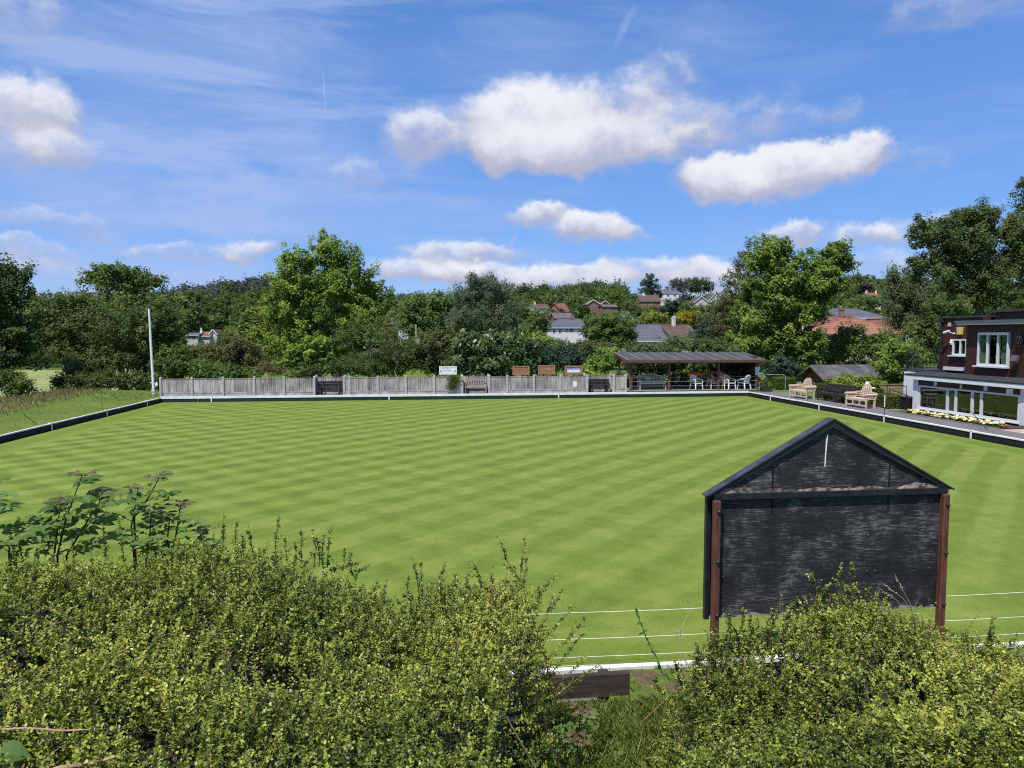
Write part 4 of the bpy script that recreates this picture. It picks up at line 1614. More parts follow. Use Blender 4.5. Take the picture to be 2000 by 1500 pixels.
# black slatted bin and rails at the far end of the clubhouse
t = thing('storage_bin', 'black slatted bin at the far end of the clubhouse', 'bin', (22.5, 30.9, SUR))
b = MB()
for k in range(9):
    z = SUR + 0.03 + k * 0.062
    b.box(22.2, 22.85, 30.45, 31.35, z, z + 0.052)
b.build('slat', BM, t, t)
b = MB()
for x in (22.22, 22.83):
    for y in (30.47, 31.33):
        b.box(x - 0.04, x + 0.04, y - 0.04, y + 0.04, SUR, SUR + 0.62)
b.build('corner_post', BM, t, t)
t = thing('stair_rail', 'thin black handrail sloping down beside the white clubhouse door', 'handrail', (22.1, 31, SUR))
b = MB()
b.tube([(22.12, 31.6, SUR), (22.12, 31.6, 1.12), (22.12, 30.35, 0.92)], 0.022, 6)
b.tube([(22.1, 31.75, 1.33), (22.1, 30.35, 1.33)], 0.014, 6)
b.tube([(22.1, 31.75, SUR), (22.1, 31.75, 1.33)], 0.02, 6)
b.tube([(22.1, 30.35, SUR), (22.1, 30.35, 1.33)], 0.014, 6)
b.build('tube', BM, t, t)

# low timber wall beyond the clipped hedge
a = aty(1722, 770, 36)
c = aty(1772, 770, 36)
b = MB()
for k in range(4):
    b.box(a[0], c[0] + 1.5, 36.0, 36.12, SUR + k * 0.19, SUR + k * 0.19 + 0.18)
b.box(a[0] - 0.02, c[0] + 1.5, 35.97, 36.15, SUR + 0.762, SUR + 0.80)
o = b.build('retaining_wall', simple('tan_sleepers', (0.30, 0.22, 0.13), 0.8, var=0.3, scale=3))
tag(o, 'low tan timber retaining wall left of the clubhouse', 'low wall')

# white plastic containers behind the near pale bench
p = aty(1694, 760, 32.6)
t = thing('plastic_container', 'white plastic container with a narrower neck behind the near pale bench', 'container', (p[0], 32.6, 0.95))
b = MB()
b.tube([(p[0], 32.6, 0.55), (p[0], 32.6, 1.22), (p[0], 32.6, 1.31), (p[0], 32.6, 1.42)], [0.15, 0.15, 0.10, 0.08], 14)
b.tube([(p[0] + 0.24, 32.5, 0.5), (p[0] + 0.24, 32.5, 1.08), (p[0] + 0.24, 32.5, 1.14)], [0.13, 0.13, 0.09], 14)
b.build('body', WHITE, t, t, smooth=False)

# ------------------------------------------------------------------ shed
shed = thing('garden_shed', 'dark timber shed with a patched black felt gable roof', 'shed', (28, 45.5, SUR))
SHW = simple('brown_shed_boards', (0.14, 0.075, 0.045), 0.8, var=0.4, scale=2, stretch=(1, 1, 10))
sx0, sx1, sy0, sy1 = 26.0, 30.1, 43.6, 46.6
zr, ze = 1.72, 0.95
b = MB()
for k in range(6):
    b.box(sx0, sx1, sy0 - 0.004 * (k % 2), sy1, -0.3 + k * 0.205, -0.3 + k * 0.205 + 0.2)
ym = (sy0 + sy1) / 2
b.prism([(sy0, ze - 0.02), (sy1, ze - 0.02), (ym, zr - 0.05)], 'x', sx0, sx1)
b.build('wall', SHW, shed, shed)
b = MB()
b.slab((sx0 - 0.25, sy0 - 0.22, ze - 0.10), (sx1 + 0.25, sy0 - 0.22, ze - 0.10), (sx1 + 0.25, ym, zr), (sx0 - 0.25, ym, zr), 0.05)
b.slab((sx1 + 0.25, sy1 + 0.22, ze - 0.10), (sx0 - 0.25, sy1 + 0.22, ze - 0.10), (sx0 - 0.25, ym, zr), (sx1 + 0.25, ym, zr), 0.05)
b.build('roof', simple('patched_felt', (0.10, 0.10, 0.11), 0.85, var=0.55, scale=1.3), shed, shed)
b = MB()
b.beam((sx0 - 0.28, sy0 - 0.24, ze - 0.17), (sx0 - 0.28, ym, zr - 0.07), 0.03, 0.12)
b.beam((sx0 - 0.28, sy1 + 0.24, ze - 0.17), (sx0 - 0.28, ym, zr - 0.07), 0.03, 0.12)
b.build('bargeboard', simple('weathered_barge', (0.22, 0.14, 0.09), 0.8), shed, shed)
b = MB()
for k in range(2):
    y = sy0 + 0.35 + k * 0.78
    b.box(sx0 - 0.04, sx0 - 0.006, y, y + 0.75, -0.2, 0.86)
dd = b.build('door', simple('grey_shed_door', (0.12, 0.105, 0.09), 0.8, var=0.4), shed, shed)
b = MB()
for z in (0.0, 0.62):
    b.box(sx0 - 0.052, sx0 - 0.041, sy0 + 0.38, sy0 + 1.83, z, z + 0.05)
b.build('hinge', BM, dd, shed)

# ------------------------------------------------------------------ big notice board in front
def ply_material():
    m, nt, out = newmat('weathered_black_ply')
    p = N(nt, 'ShaderNodeBsdfPrincipled', i_Roughness=0.6)
    p.inputs['Specular IOR Level'].default_value = 0.35
    tc = N(nt, 'ShaderNodeTexCoord')
    mp = N(nt, 'ShaderNodeMapping')
    mp.inputs['Scale'].default_value = (5.0, 5.0, 75)
    L(nt, tc.outputs['Object'], mp.inputs['Vector'])
    n1 = N(nt, 'ShaderNodeTexNoise', i_Scale=1.6, i_Detail=9.0, i_Roughness=0.8)
    L(nt, mp.outputs['Vector'], n1.inputs['Vector'])
    n2 = N(nt, 'ShaderNodeTexNoise', i_Scale=1.9, i_Detail=7.0, i_Roughness=0.7)
    L(nt, tc.outputs['Object'], n2.inputs['Vector'])
    ad = N(nt, 'ShaderNodeMath', operation='MULTIPLY_ADD')
    ad.inputs[1].default_value = 0.75
    L(nt, n2.outputs['Fac'], ad.inputs[0])
    L(nt, n1.outputs['Fac'], ad.inputs[2])
    cr = N(nt, 'ShaderNodeValToRGB')
    e = cr.color_ramp.elements
    e[0].position = 0.74
    e[0].color = (0.010, 0.010, 0.013, 1)
    e[1].position = 1.16
    e[1].color = (0.165, 0.162, 0.16, 1)
    k = e.new(0.94)
    k.color = (0.032, 0.032, 0.036, 1)
    L(nt, ad.outputs[0], cr.inputs['Fac'])
    L(nt, cr.outputs['Color'], p.inputs['Base Color'])
    bp = N(nt, 'ShaderNodeBump', i_Strength=0.35, i_Distance=0.006)
    L(nt, n1.outputs['Fac'], bp.inputs['Height'])
    L(nt, bp.outputs['Normal'], p.inputs['Normal'])
    L(nt, p.outputs['BSDF'], out.inputs['Surface'])
    return m


PLY = ply_material()
BTRIM = simple('black_trim', (0.016, 0.018, 0.024), 0.45, var=0.6, scale=6, spec=0.5)
RAW = simple('peeled_wood_edge', (0.34, 0.255, 0.19), 0.8, col2=(0.05, 0.045, 0.045), scale=7, stretch=(1.2, 1, 2), lo=0.45, hi=0.58)
PST = simple('red_brown_post', (0.125, 0.050, 0.033), 0.6, var=0.45, scale=4, stretch=(8, 8, 1))
nb_ = thing('notice_board', 'large weathered black house-shaped board on red-brown posts at the near edge', 'notice board', (4.35, 7.2, SUR))
BYf = 7.15
xl, xr_, zb_, zt_, xa_, za_ = 3.0, 5.72, 0.66, 2.0, 4.345, 2.74
b = MB()
b.box(xl + 0.03, xr_ - 0.01, BYf, BYf + 0.03, zb_, zt_ - 0.045)
b.build('panel', PLY, nb_, nb_)
b = MB()
b.prism([(xl + 0.05, zt_ + 0.02), (xr_ - 0.05, zt_ + 0.02), (xa_, za_)], 'y', BYf - 0.005, BYf + 0.028)
b.build('gable', PLY, nb_, nb_)
b = MB()
b.box(xl - 0.03, xl + 0.02, BYf + 0.035, BYf + 0.09, zb_ - 0.03, zt_)
b.box(xr_ - 0.02, xr_ + 0.03, BYf + 0.035, BYf + 0.09, zb_ - 0.03, zt_)
b.box(xl + 0.021, xr_ - 0.021, BYf + 0.06, BYf + 0.085, zb_, zt_ - 0.05)
b.prism([(xl + 0.03, zt_ + 0.02), (xr_ - 0.03, zt_ + 0.02), (xa_, za_)], 'y', BYf + 0.06, BYf + 0.084)
b.build('case', BTRIM, nb_, nb_)
b = MB()
b.box(xl + 0.025, xr_ - 0.005, BYf - 0.05, BYf + 0.09, zt_ - 0.04, zt_ + 0.018)
b.build('rail', BTRIM, nb_, nb_)
b = MB()
prev = None
for i in range(44):   # torn ply edge above the rail
    x = xl + 0.06 + (xr_ - xl - 0.12) * i / 43
    h_ = 0.015 + 0.028 * abs(math.sin(i * 1.7) * math.sin(i * 0.37 + 0.6)) + (0.03 if i < 8 or i > 36 else 0)
    if prev:
        b.add([(prev[0], BYf - 0.018, zt_ + 0.019), (x, BYf - 0.018, zt_ + 0.019), (x, BYf - 0.012, zt_ + 0.019 + h_), (prev[0], BYf - 0.012, zt_ + 0.019 + prev[1]),
               (prev[0], BYf - 0.004, zt_ + 0.019), (x, BYf - 0.004, zt_ + 0.019), (x, BYf - 0.004, zt_ + 0.019 + h_), (prev[0], BYf - 0.004, zt_ + 0.019 + prev[1])],
              [(0, 1, 2, 3), (7, 6, 5, 4), (3, 2, 6, 7)])
    prev = (x, h_)
b.build('torn_edge', RAW, nb_, nb_)
b = MB()
for i in range(36):
    x = xl + 0.13 + (xr_ - xl - 0.22) * i / 36
    h_ = random.uniform(0.01, 0.04)
    b.box(x, x + 0.068, BYf - 0.006, BYf - 0.001, zb_ + random.uniform(-0.004, 0.004), zb_ + h_)
b.build('frayed_edge', simple('frayed_ply', (0.30, 0.28, 0.27), 0.8, col2=(0.04, 0.04, 0.045), scale=9, lo=0.42, hi=0.56), nb_, nb_)
ov = 0.07
for s in (-1, 1):
    b = MB()
    xe = (xl - 0.045) if s < 0 else (xr_ + 0.05)
    A = Vector((xe, 0, zt_ + 0.0))
    B = Vector((xa_, 0, za_ + 0.055))
    d_ = (B - A).normalized()
    n_ = Vector((-d_.z, 0, d_.x)) if s < 0 else Vector((d_.z, 0, -d_.x))
    P4 = [A, B, B - Vector((0, 0, 0.085)), A - n_ * 0.03 + d_ * 0.05]
    vs = [(p.x, BYf - 0.036, p.z) for p in P4] + [(p.x, BYf - 0.007, p.z) for p in P4]
    b.add(vs, [(0, 1, 2, 3), (7, 6, 5, 4), (0, 4, 5, 1), (1, 5, 6, 2), (2, 6, 7, 3), (3, 7, 4, 0)])
    b.build('bargeboard', BTRIM, nb_, nb_)
    b = MB()
    A2, B2 = A + n_ * 0.004 - d_ * 0.02, B + n_ * 0.004
    P4 = [A2, B2, B2 + n_ * 0.014, A2 + n_ * 0.014]
    vs = [(p.x, BYf - 0.05, p.z) for p in P4] + [(p.x, BYf + 0.075, p.z) for p in P4]
    b.add(vs, [(0, 1, 2, 3), (7, 6, 5, 4), (0, 4, 5, 1), (1, 5, 6, 2), (2, 6, 7, 3), (3, 7, 4, 0)])
    b.build('roof_strip', simple('board_felt', (0.05, 0.055, 0.065), 0.5, var=0.5), nb_, nb_)
for x, z1 in ((xl + 0.05, zt_ - 0.045), (xr_ - 0.04, zt_ - 0.045)):
    b = MB()
    b.bbox(x - 0.037, x + 0.037, BYf - 0.085, BYf - 0.008, 0.0, z1, 0.01)
    pp = b.build('post', PST, nb_, nb_)
    b = MB()
    for z in (0.72, 1.30, 1.84):
        b.ball((x + 0.008, BYf - 0.088, z), 0.024, 8, 5)
        b.tube([(x + 0.008, BYf - 0.088, z), (x + 0.008, BYf - 0.105, z)], 0.012, 6)
    b.build('bolt', BM, pp, nb_)
for px in (1510, 1738):
    b = MB()
    x = aty(px, 900, BYf)[0]
    b.box(x - 0.012, x + 0.006, BYf - 0.010, BYf - 0.0055, zt_ + 0.05, zt_ + 0.30)
    b.box(x - 0.010, x + 0.006, BYf - 0.006, BYf - 0.001, zt_ - 0.22, zt_ - 0.05)
    b.build('crack', simple('black_crack', (0.005, 0.005, 0.006), 0.9), nb_, nb_)
b = MB()
for x in (xl + 0.16, xl + 0.90, xl + 1.0, xl + 1.81, xl + 1.91, xr_ - 0.16):
    for z in (zb_ + 0.08, zb_ + 0.45, zb_ + 0.85, zt_ - 0.12):
        b.tube([(x + random.uniform(-.01, .01), BYf - 0.004, z), (x, BYf - 0.0003, z)], 0.009, 7)
b.build('nail_head', simple('nail_grey', (0.16, 0.15, 0.145), 0.6), nb_, nb_)
b = MB()
x = aty(1612, 870, BYf)[0]
b.tube([(x + 0.02, BYf - 0.008, za_ - 0.10), (x + 0.008, BYf - 0.008, za_ - 0.2), (x - 0.004, BYf - 0.008, za_ - 0.46)], [0.006, 0.009, 0.006], 5)
b.build('drip_stain', WHITE, nb_, nb_)

# string fence along the near edging
sf = thing('string_fence', 'low fence of four white strings along the near edge of the green', 'string fence', (3, 7.36, -0.1))
STR = simple('white_string', (0.78, 0.80, 0.74), 0.6, var=0.1)
for py in (1189, 1240, 1275, 1291.5):
    z = aty(1250, py, 7.36)[2]
    b = MB()
    pts = []
    for i in range(41):
        x = -9 + 21 * i / 40
        ph = ((x + 9) % 3.4) / 3.4
        pts.append((x, 7.36, z - 0.05 * math.sin(ph * PI) * 0.5))
    b.tube(pts, 0.003, 4)
    b.build('string', STR, sf, sf)
xp = aty(1511, 1230, 7.36)[0]
for k in range(-4, 3):
    b = MB()
    x = xp + 3.4 * k
    b.tube([(x, 7.385, -0.16), (x, 7.385, 0.72)], 0.02, 6)
    b.build('post', BM, sf, sf)

# ------------------------------------------------------------------ houses beyond the trees
TILE = {
    'slate': ((0.125, 0.13, 0.155), (0.10, 0.105, 0.12)),
    'greybrown': ((0.17, 0.145, 0.13), (0.12, 0.105, 0.10)),
    'brown': ((0.15, 0.10, 0.08), (0.10, 0.07, 0.06)),
    'red': ((0.29, 0.125, 0.095), (0.21, 0.09, 0.07)),
    'orange': ((0.37, 0.175, 0.105), (0.26, 0.11, 0.075)),
}


def tilemat(k):
    name = 'roof_tiles_' + k
    if name in MATS:
        return MATS[name]
    m, nt, out = newmat(name)
    p = N(nt, 'ShaderNodeBsdfPrincipled', i_Roughness=0.8)
    p.inputs['Specular IOR Level'].default_value = 0.2
    tc = N(nt, 'ShaderNodeTexCoord')
    n1 = N(nt, 'ShaderNodeTexNoise', i_Scale=0.7, i_Detail=6.0, i_Roughness=0.65)
    L(nt, tc.outputs['Object'], n1.inputs['Vector'])
    wv = N(nt, 'ShaderNodeTexWave', wave_type='BANDS', bands_direction='Z', i_Scale=1.1, i_Distortion=0.4)
    L(nt, tc.outputs['Object'], wv.inputs['Vector'])
    c1, c0 = TILE[k]
    cr = N(nt, 'ShaderNodeValToRGB')
    cr.color_ramp.elements[0].position = 0.35
    cr.color_ramp.elements[0].color = c4(c0)
    cr.color_ramp.elements[1].position = 0.68
    cr.color_ramp.elements[1].color = c4(c1)
    L(nt, n1.outputs['Fac'], cr.inputs['Fac'])
    mr = N(nt, 'ShaderNodeMapRange', i_1=0.0, i_2=1.0, i_3=0.78, i_4=1.08)
    L(nt, wv.outputs['Fac'], mr.inputs[0])
    mu = N(nt, 'ShaderNodeVectorMath', operation='SCALE')
    L(nt, cr.outputs['Color'], mu.inputs[0])
    L(nt, mr.outputs[0], mu.inputs['Scale'])
    L(nt, mu.outputs[0], p.inputs['Base Color'])
    L(nt, p.outputs['BSDF'], out.inputs['Surface'])
    MATS[name] = m
    return m


HW = simple('house_white_render', (0.78, 0.77, 0.74), 0.8, var=0.12, scale=0.6)
HC = simple('house_cream_render', (0.60, 0.54, 0.45), 0.8, var=0.15, scale=0.6)
HB = simple('house_brick', (0.26, 0.135, 0.095), 0.85, var=0.3, scale=2.5)
HG = simple('house_window_dark', (0.03, 0.035, 0.045), 0.1, var=0.3, spec=0.6)


def house(label, px0, px1, yr, ye, yb, Y, depth, wall, roof, kind='gx', ridge=None, wins=(), chims=(), rot=0.0, ov=0.35, door=None, gablewhite=False):
    a = aty(px0, ye, Y)
    c = aty(px1, ye, Y)
    w = (c[0] - a[0]) / 2
    cx = (a[0] + c[0]) / 2
    s = (c[0] - a[0]) / (px1 - px0)
    zr, ze = aty((px0 + px1) / 2, yr, Y)[2], aty((px0 + px1) / 2, ye, Y)[2]
    zb = min(aty((px0 + px1) / 2, yb, Y)[2], float(G(cx, Y)) - 0.3)
    t = thing('house', label, 'house', (cx, Y, zb), rot)
    d = depth
    ze -= zb
    zr -= zb
    b = MB()
    b.box(-w, w, 0, d, 0, ze)
    if kind == 'gx':
        b.prism([(0, ze), (d, ze), (d / 2, zr - 0.1)], 'x', -w, w)
    elif kind == 'gy':
        b.prism([(-w, ze), (w, ze), (0, zr - 0.1)], 'y', 0, d)
    b.build('wall', wall, t)
    R = MB()
    T = 0.18
    rm = tilemat(roof)
    if kind == 'gx':
        k = (zr - ze) / (d / 2)
        R.slab((-w - ov, -ov, ze - ov * k), (w + ov, -ov, ze - ov * k), (w + ov, d / 2, zr), (-w - ov, d / 2, zr), T)
        R.slab((w + ov, d + ov, ze - ov * k), (-w - ov, d + ov, ze - ov * k), (-w - ov, d / 2, zr), (w + ov, d / 2, zr), T)
        R.beam((-w - ov, d / 2, zr + 0.03), (w + ov, d / 2, zr + 0.03), 0.25, 0.18)
    elif kind == 'gy':
        k = (zr - ze) / w
        R.slab((-w - ov, -ov, ze - ov * k), (0, -ov, zr), (0, d + ov, zr), (-w - ov, d + ov, ze - ov * k), T)
        R.slab((0, -ov, zr), (w + ov, -ov, ze - ov * k), (w + ov, d + ov, ze - ov * k), (0, d + ov, zr), T)
    else:
        r0, r1 = (ridge[0] - (px0 + px1) / 2) * s, (ridge[1] - (px0 + px1) / 2) * s
        k = 0.15
        z_ = ze - k
        P = [(-w - ov, -ov, z_), (w + ov, -ov, z_), (w + ov, d + ov, z_), (-w - ov, d + ov, z_), (r0, d / 2, zr), (r1, d / 2, zr)]
        R.add(P, [(0, 1, 5, 4), (1, 2, 5), (2, 3, 4, 5), (3, 0, 4), (3, 2, 1, 0)])
        R.beam((r0, d / 2, zr + 0.02), (r1, d / 2, zr + 0.02), 0.25, 0.15)
        for q_, e_ in ((0, 4), (1, 5)):
            R.beam(P[q_], P[e_], 0.2, 0.12)
    R.build('roof', rm, t)
    if kind == 'gy':
        b = MB()
        k = (zr - ze) / w
        for sx in (-1, 1):
            b.beam((sx * (w + ov), -ov - 0.03, ze - ov * k - 0.05), (0, -ov - 0.03, zr - 0.05), 0.06, 0.35)
        b.build('bargeboard', PVC, t)
    else:
        b = MB()
        kk = ov * ((zr - ze) / (d / 2)) if kind == 'gx' else 0.15
        b.box(-w - ov, w + ov, -ov - 0.06, -ov - 0.01, ze - kk - 0.22, ze - kk - 0.02)
        b.build('gutter', PVC if wall is not HB else simple('dark_gutter', (0.05, 0.05, 0.05)), t)
    for (p0, p1, y0, y1) in wins:
        x0, x1 = (p0 - (px0 + px1) / 2) * s, (p1 - (px0 + px1) / 2) * s
        z1, z0 = aty(p0, y0, Y)[2] - zb, aty(p0, y1, Y)[2] - zb
        b = MB()
        f = 0.09
        b.box(x0 - f, x1 + f, -0.05, 0.02, z0 - f, z0)
        b.box(x0 - f, x1 + f, -0.05, 0.02, z1, z1 + f)
        b.box(x0 - f, x0, -0.05, 0.02, z0 + .001, z1 - .001)
        b.box(x1, x1 + f, -0.05, 0.02, z0 + .001, z1 - .001)
        b.box((x0 + x1) / 2 - 0.04, (x0 + x1) / 2 + 0.04, -0.05, 0.02, z0 + .001, z1 - .001)
        wn = b.build('window', PVC, t)
        b = MB()
        b.box(x0 + .002, x1 - .002, -0.02, -0.01, z0 + .002, z1 - .002)
        b.build('pane', HG, wn)
    for (pc, wpx, yt, mat_) in chims:
        x = (pc - (px0 + px1) / 2) * s
        zt = aty(pc, yt, Y)[2] - zb
        b = MB()
        hw = wpx * s / 2
        yd = d * 0.42
        b.box(x - hw, x + hw, yd, yd + hw * 1.6, ze, zt)
        b.box(x - hw * 1.15, x + hw * 1.15, yd - hw * .15, yd + hw * 1.75, zt + 0.001, zt + 0.15)
        for q_ in (-0.5, 0.5):
            b.tube([(x + hw * q_, yd + hw * 0.8, zt + 0.15), (x + hw * q_, yd + hw * 0.8, zt + 0.5)], hw * 0.28, 8)
        b.build('chimney', mat_, t)
    if door:
        p0, p1, y0, y1 = door
    return t


house('white rendered house with a grey hipped roof in the middle of the view', 1067, 1150, 622, 638.5, 672, 180, 9, HW, 'slate', 'hip', (1096, 1140),
      [(1080, 1084, 641, 650), (1105, 1108.5, 641, 648), (1112, 1119, 640, 648), (1130.5, 1134, 641, 647), (1092, 1096, 642, 650)], [(1122, 4, 616.5, HB)])
house('house with a broad plain grey slate roof behind the shelter', 1224, 1300, 632.5, 663, 685, 130, 9, HC, 'slate', 'gx')
house('house with a brown tiled roof and a white chimney behind the shelter', 1312, 1376, 632.5, 662, 690, 132, 9, HW, 'brown', 'gx', None, [(1318, 1324, 668, 674)], [(1339.5, 6, 621, HW)], rot=0.3)
house('small far white house with a brown-grey roof left of the brick terrace', 1040, 1074, 593, 600.5, 607, 330, 8, HW, 'brown', 'gx', None, [(1048, 1051, 601.5, 604.5), (1055, 1058, 601.5, 604.5)], [(1050, 3, 590.5, HW)], rot=0.25)
house('far white gabled house squeezed beside the orange brick house', 1080, 1098, 594, 603, 612, 300, 8, HW, 'greybrown', 'gy', None, [(1086, 1089, 603, 606)])
house('tall orange brick house with a stepped red roof on the slope', 1096, 1119, 591, 608, 624, 250, 9, HB, 'red', 'gx', None, [(1100, 1103, 610, 613)], [(1099, 4, 588.5, HB)], rot=0.5)
house('grey roofed terrace house in front of the orange brick one', 1084, 1120, 610.5, 621, 630, 215, 9, HB, 'greybrown', 'gx', None, [], [(1093, 3, 607, HB)])
house('bungalow with a white edged brown gable, left of a pair', 1146, 1172, 585.5, 594, 605, 330, 9, HB, 'greybrown', 'gy', None, [(1156, 1161, 597, 600)])
house('bungalow with a white edged brown gable, right of a pair', 1172, 1192, 587, 594.5, 606, 335, 9, HB, 'greybrown', 'gy', None, [(1180, 1184, 597, 600)])
house('low white-walled house with a reddish lower wall below the gabled pair', 1178, 1206, 594, 599, 608, 315, 8, HB, 'greybrown', 'gx', None, [(1183, 1195, 600, 603)])
house('brown roofed block-like house under the cedar', 1250, 1290, 575, 588, 604, 330, 9, HB, 'brown', 'gx', None, [(1256, 1260, 592, 595), (1270, 1274, 592, 595)], [(1262, 4, 573, HW)])
house('white house on the hilltop behind the cedar', 1284, 1326, 566, 572, 588, 430, 9, HW, 'greybrown', 'gx', None, [(1290, 1294, 575, 579), (1303, 1307, 575, 579), (1316, 1320, 575, 579)])
house('far brown roofed house with white gable left of the conifer', 1356, 1384, 579, 590, 602, 330, 8, HC, 'brown', 'gy', None, [(1366, 1370, 592, 595)])
house('far white gabled house next to the conifer', 1384, 1408, 573, 587, 600, 335, 8, HW, 'brown', 'gy', None, [(1391, 1395, 587, 591)])
house('white gable end above the red roof in the left valley', 409, 423, 643, 651, 668, 230, 8, HW, 'red', 'gy', None, [])
house('red roofed cottage beside the white gable in the left valley', 390, 409, 648, 656, 668, 228, 8, HC, 'red', 'gx', None, [])
house('pale grey flat-fronted house in the left valley', 365, 386, 650, 654, 668, 226, 8, HC, 'slate', 'gx', None, [(368, 371, 657, 662), (375, 381, 657, 662)], [(386, 4, 643, HW)])
house('brown pointed roof showing behind the tall light-green tree', 750, 778, 608, 633, 650, 210, 9, HB, 'brown', 'hip', (760, 763), [], [(763, 3, 606.5, HB)])
house('small white building right of the pointed brown roof', 777, 797, 634, 637, 655, 195, 6, HW, 'slate', 'gx', None, [(781, 784, 639, 642), (788, 791, 639, 642)])
house('large grey slate roofed house with white gables behind the red roofs', 1627, 1735, 600.5, 620, 645, 125, 11, HW, 'slate', 'hip', (1658, 1706), [], [])
SKYH = house('house with a red tiled roof, a skylight and two brick chimneys', 1627, 1694, 617, 633, 650, 100, 8, HB, 'red', 'hip', (1636, 1690), [], [(1670, 8, 604, HB), (1684, 7, 621, HB)])
house('bungalow with a broad orange tiled hipped roof left of the clubhouse', 1640, 1764, 620, 650, 668, 78, 10, HC, 'orange', 'hip', (1702, 1722), [], [])
house('lower red tiled wing in front of the skylight house', 1622, 1690, 634, 648, 665, 84, 7, HB, 'red', 'hip', (1632, 1684), [], [])
house('small distant white cottage with a red roof on the right hillside', 1697, 1721, 571, 579, 590, 300, 7, HW, 'red', 'gx', None, [(1703, 1706, 581, 584)], [(1700, 2.5, 568, HW), (1719, 2.5, 569, HW)])
house('garage with a striped brown roof behind the maple', 1604, 1652, 662, 671, 690, 66, 5, HB, 'red', 'gx')
house('white gabled house seen through the right-hand tree', 1764, 1786, 619, 640, 680, 80, 8, HW, 'red', 'gy', None, [(1772, 1777, 650, 658)])
house('small white cottage among garden trees between the bungalows and the block house', 1221, 1240, 606, 612, 620, 250, 7, HW, 'brown', 'gx', None, [(1225, 1228, 614, 617), (1233, 1236, 614, 617)])
house('small cream house low on the slope left of the white hipped one', 1058, 1074, 628, 634, 645, 215, 7, HC, 'red', 'gx', None, [(1063, 1066, 636, 640)])
# skylight on the red roof
a = aty(1659, 629, 98.9)
b = MB()
b.slab((a[0] - 0.35, 102.0 - 0.9, a[2] - 0.15), (a[0] + 0.3, 102.0 - 0.9, a[2] - 0.15), (a[0] + 0.3, 102.6, a[2] + 0.62), (a[0] - 0.35, 102.6, a[2] + 0.62), 0.1)
b.build('skylight', simple('skylight_glass', (0.10, 0.12, 0.16), 0.2), SKYH, SKYH)

# distant flag
p0, p1 = aty(813, 690, 100), aty(813, 634, 100)
t = thing('distant_flagpole', 'slim grey pole with a small white and red flag among the trees', 'flagpole', (p0[0], 100, float(G(p0[0], 100))))
b = MB()
b.tube([(p0[0], 100, float(G(p0[0], 100))), (p0[0], 100, p1[2])], 0.075, 6)
b.build('pole', simple('pale_grey_pole', (0.55, 0.58, 0.57), 0.5), t, t)
f0 = aty(813.5, 659, 100)
W_, Hh = 0.58, 0.62
b = MB()
r_ = MB()
for i in range(6):
    for j in range(5):
        def P(u, v):
            return (f0[0] + 0.05 + u * W_ * 0.95, 100 + 0.05 * math.sin(u * 6 + v), f0[2] - u * 0.30 - v * Hh * (1 - 0.2 * u))
        u0, u1, v0, v1 = i / 6, (i + 1) / 6, j / 5, (j + 1) / 5
        tgt = r_ if (j == 2 or i == 3) else b
        tgt.slab(P(u0, v0), P(u1, v0), P(u1, v1), P(u0, v1), 0.008)
b.build('flag', WHITE, t, t)
r_.build('flag_cross', simple('flag_red', (0.55, 0.06, 0.06), 0.7), t, t)

# ------------------------------------------------------------------ trees
BARK = simple('bark_brown', (0.10, 0.08, 0.06), 0.9, var=0.4, scale=5)
BARKP = simple('bark_pale', (0.27, 0.23, 0.18), 0.9, var=0.35, scale=5)
LM = {
    'dark': leafmat('leaf_dark', (0.022, 0.042, 0.008), (0.042, 0.070, 0.013), (0.080, 0.112, 0.022), gain=1.55),
    'olive': leafmat('leaf_olive', (0.032, 0.054, 0.011), (0.062, 0.096, 0.019), (0.115, 0.150, 0.034), gain=1.55),
    'mid': leafmat('leaf_mid', (0.032, 0.062, 0.010), (0.062, 0.106, 0.017), (0.112, 0.156, 0.028), gain=1.55),
    'bright': leafmat('leaf_bright', (0.034, 0.080, 0.008), (0.098, 0.172, 0.019), (0.215, 0.285, 0.042), gain=1.55),
    'lime': leafmat('leaf_lime', (0.065, 0.11, 0.013), (0.14, 0.20, 0.025), (0.23, 0.27, 0.045), gain=1.55),
    'yellow': leafmat('leaf_yellow', (0.20, 0.20, 0.015), (0.33, 0.30, 0.02), (0.44, 0.38, 0.03)),
    'willow': leafmat('leaf_willow', (0.040, 0.062, 0.026), (0.070, 0.100, 0.042), (0.115, 0.145, 0.065), gain=1.55),
    'laurel': leafmat('leaf_laurel', (0.028, 0.060, 0.013), (0.060, 0.105, 0.024), (0.115, 0.160, 0.048), rough=0.38, spec=0.5, gain=1.55),
    'blue': leafmat('leaf_bluish', (0.015, 0.035, 0.016), (0.028, 0.058, 0.026), (0.050, 0.088, 0.038), gain=1.55),
    'brown': leafmat('leaf_brownish', (0.045, 0.045, 0.014), (0.080, 0.068, 0.022), (0.125, 0.098, 0.034), gain=1.55),
    'purple': leafmat('leaf_purple', (0.022, 0.016, 0.018), (0.035, 0.022, 0.024), (0.055, 0.03, 0.03)),
    'ridge': leafmat('leaf_ridge', (0.032, 0.044, 0.028), (0.050, 0.066, 0.040), (0.080, 0.096, 0.056), gain=1.55),  # greyish ridge leaves, lightened to stand in for distance haze
}


SUNV = np.array([-0.31, -0.37, 0.875])


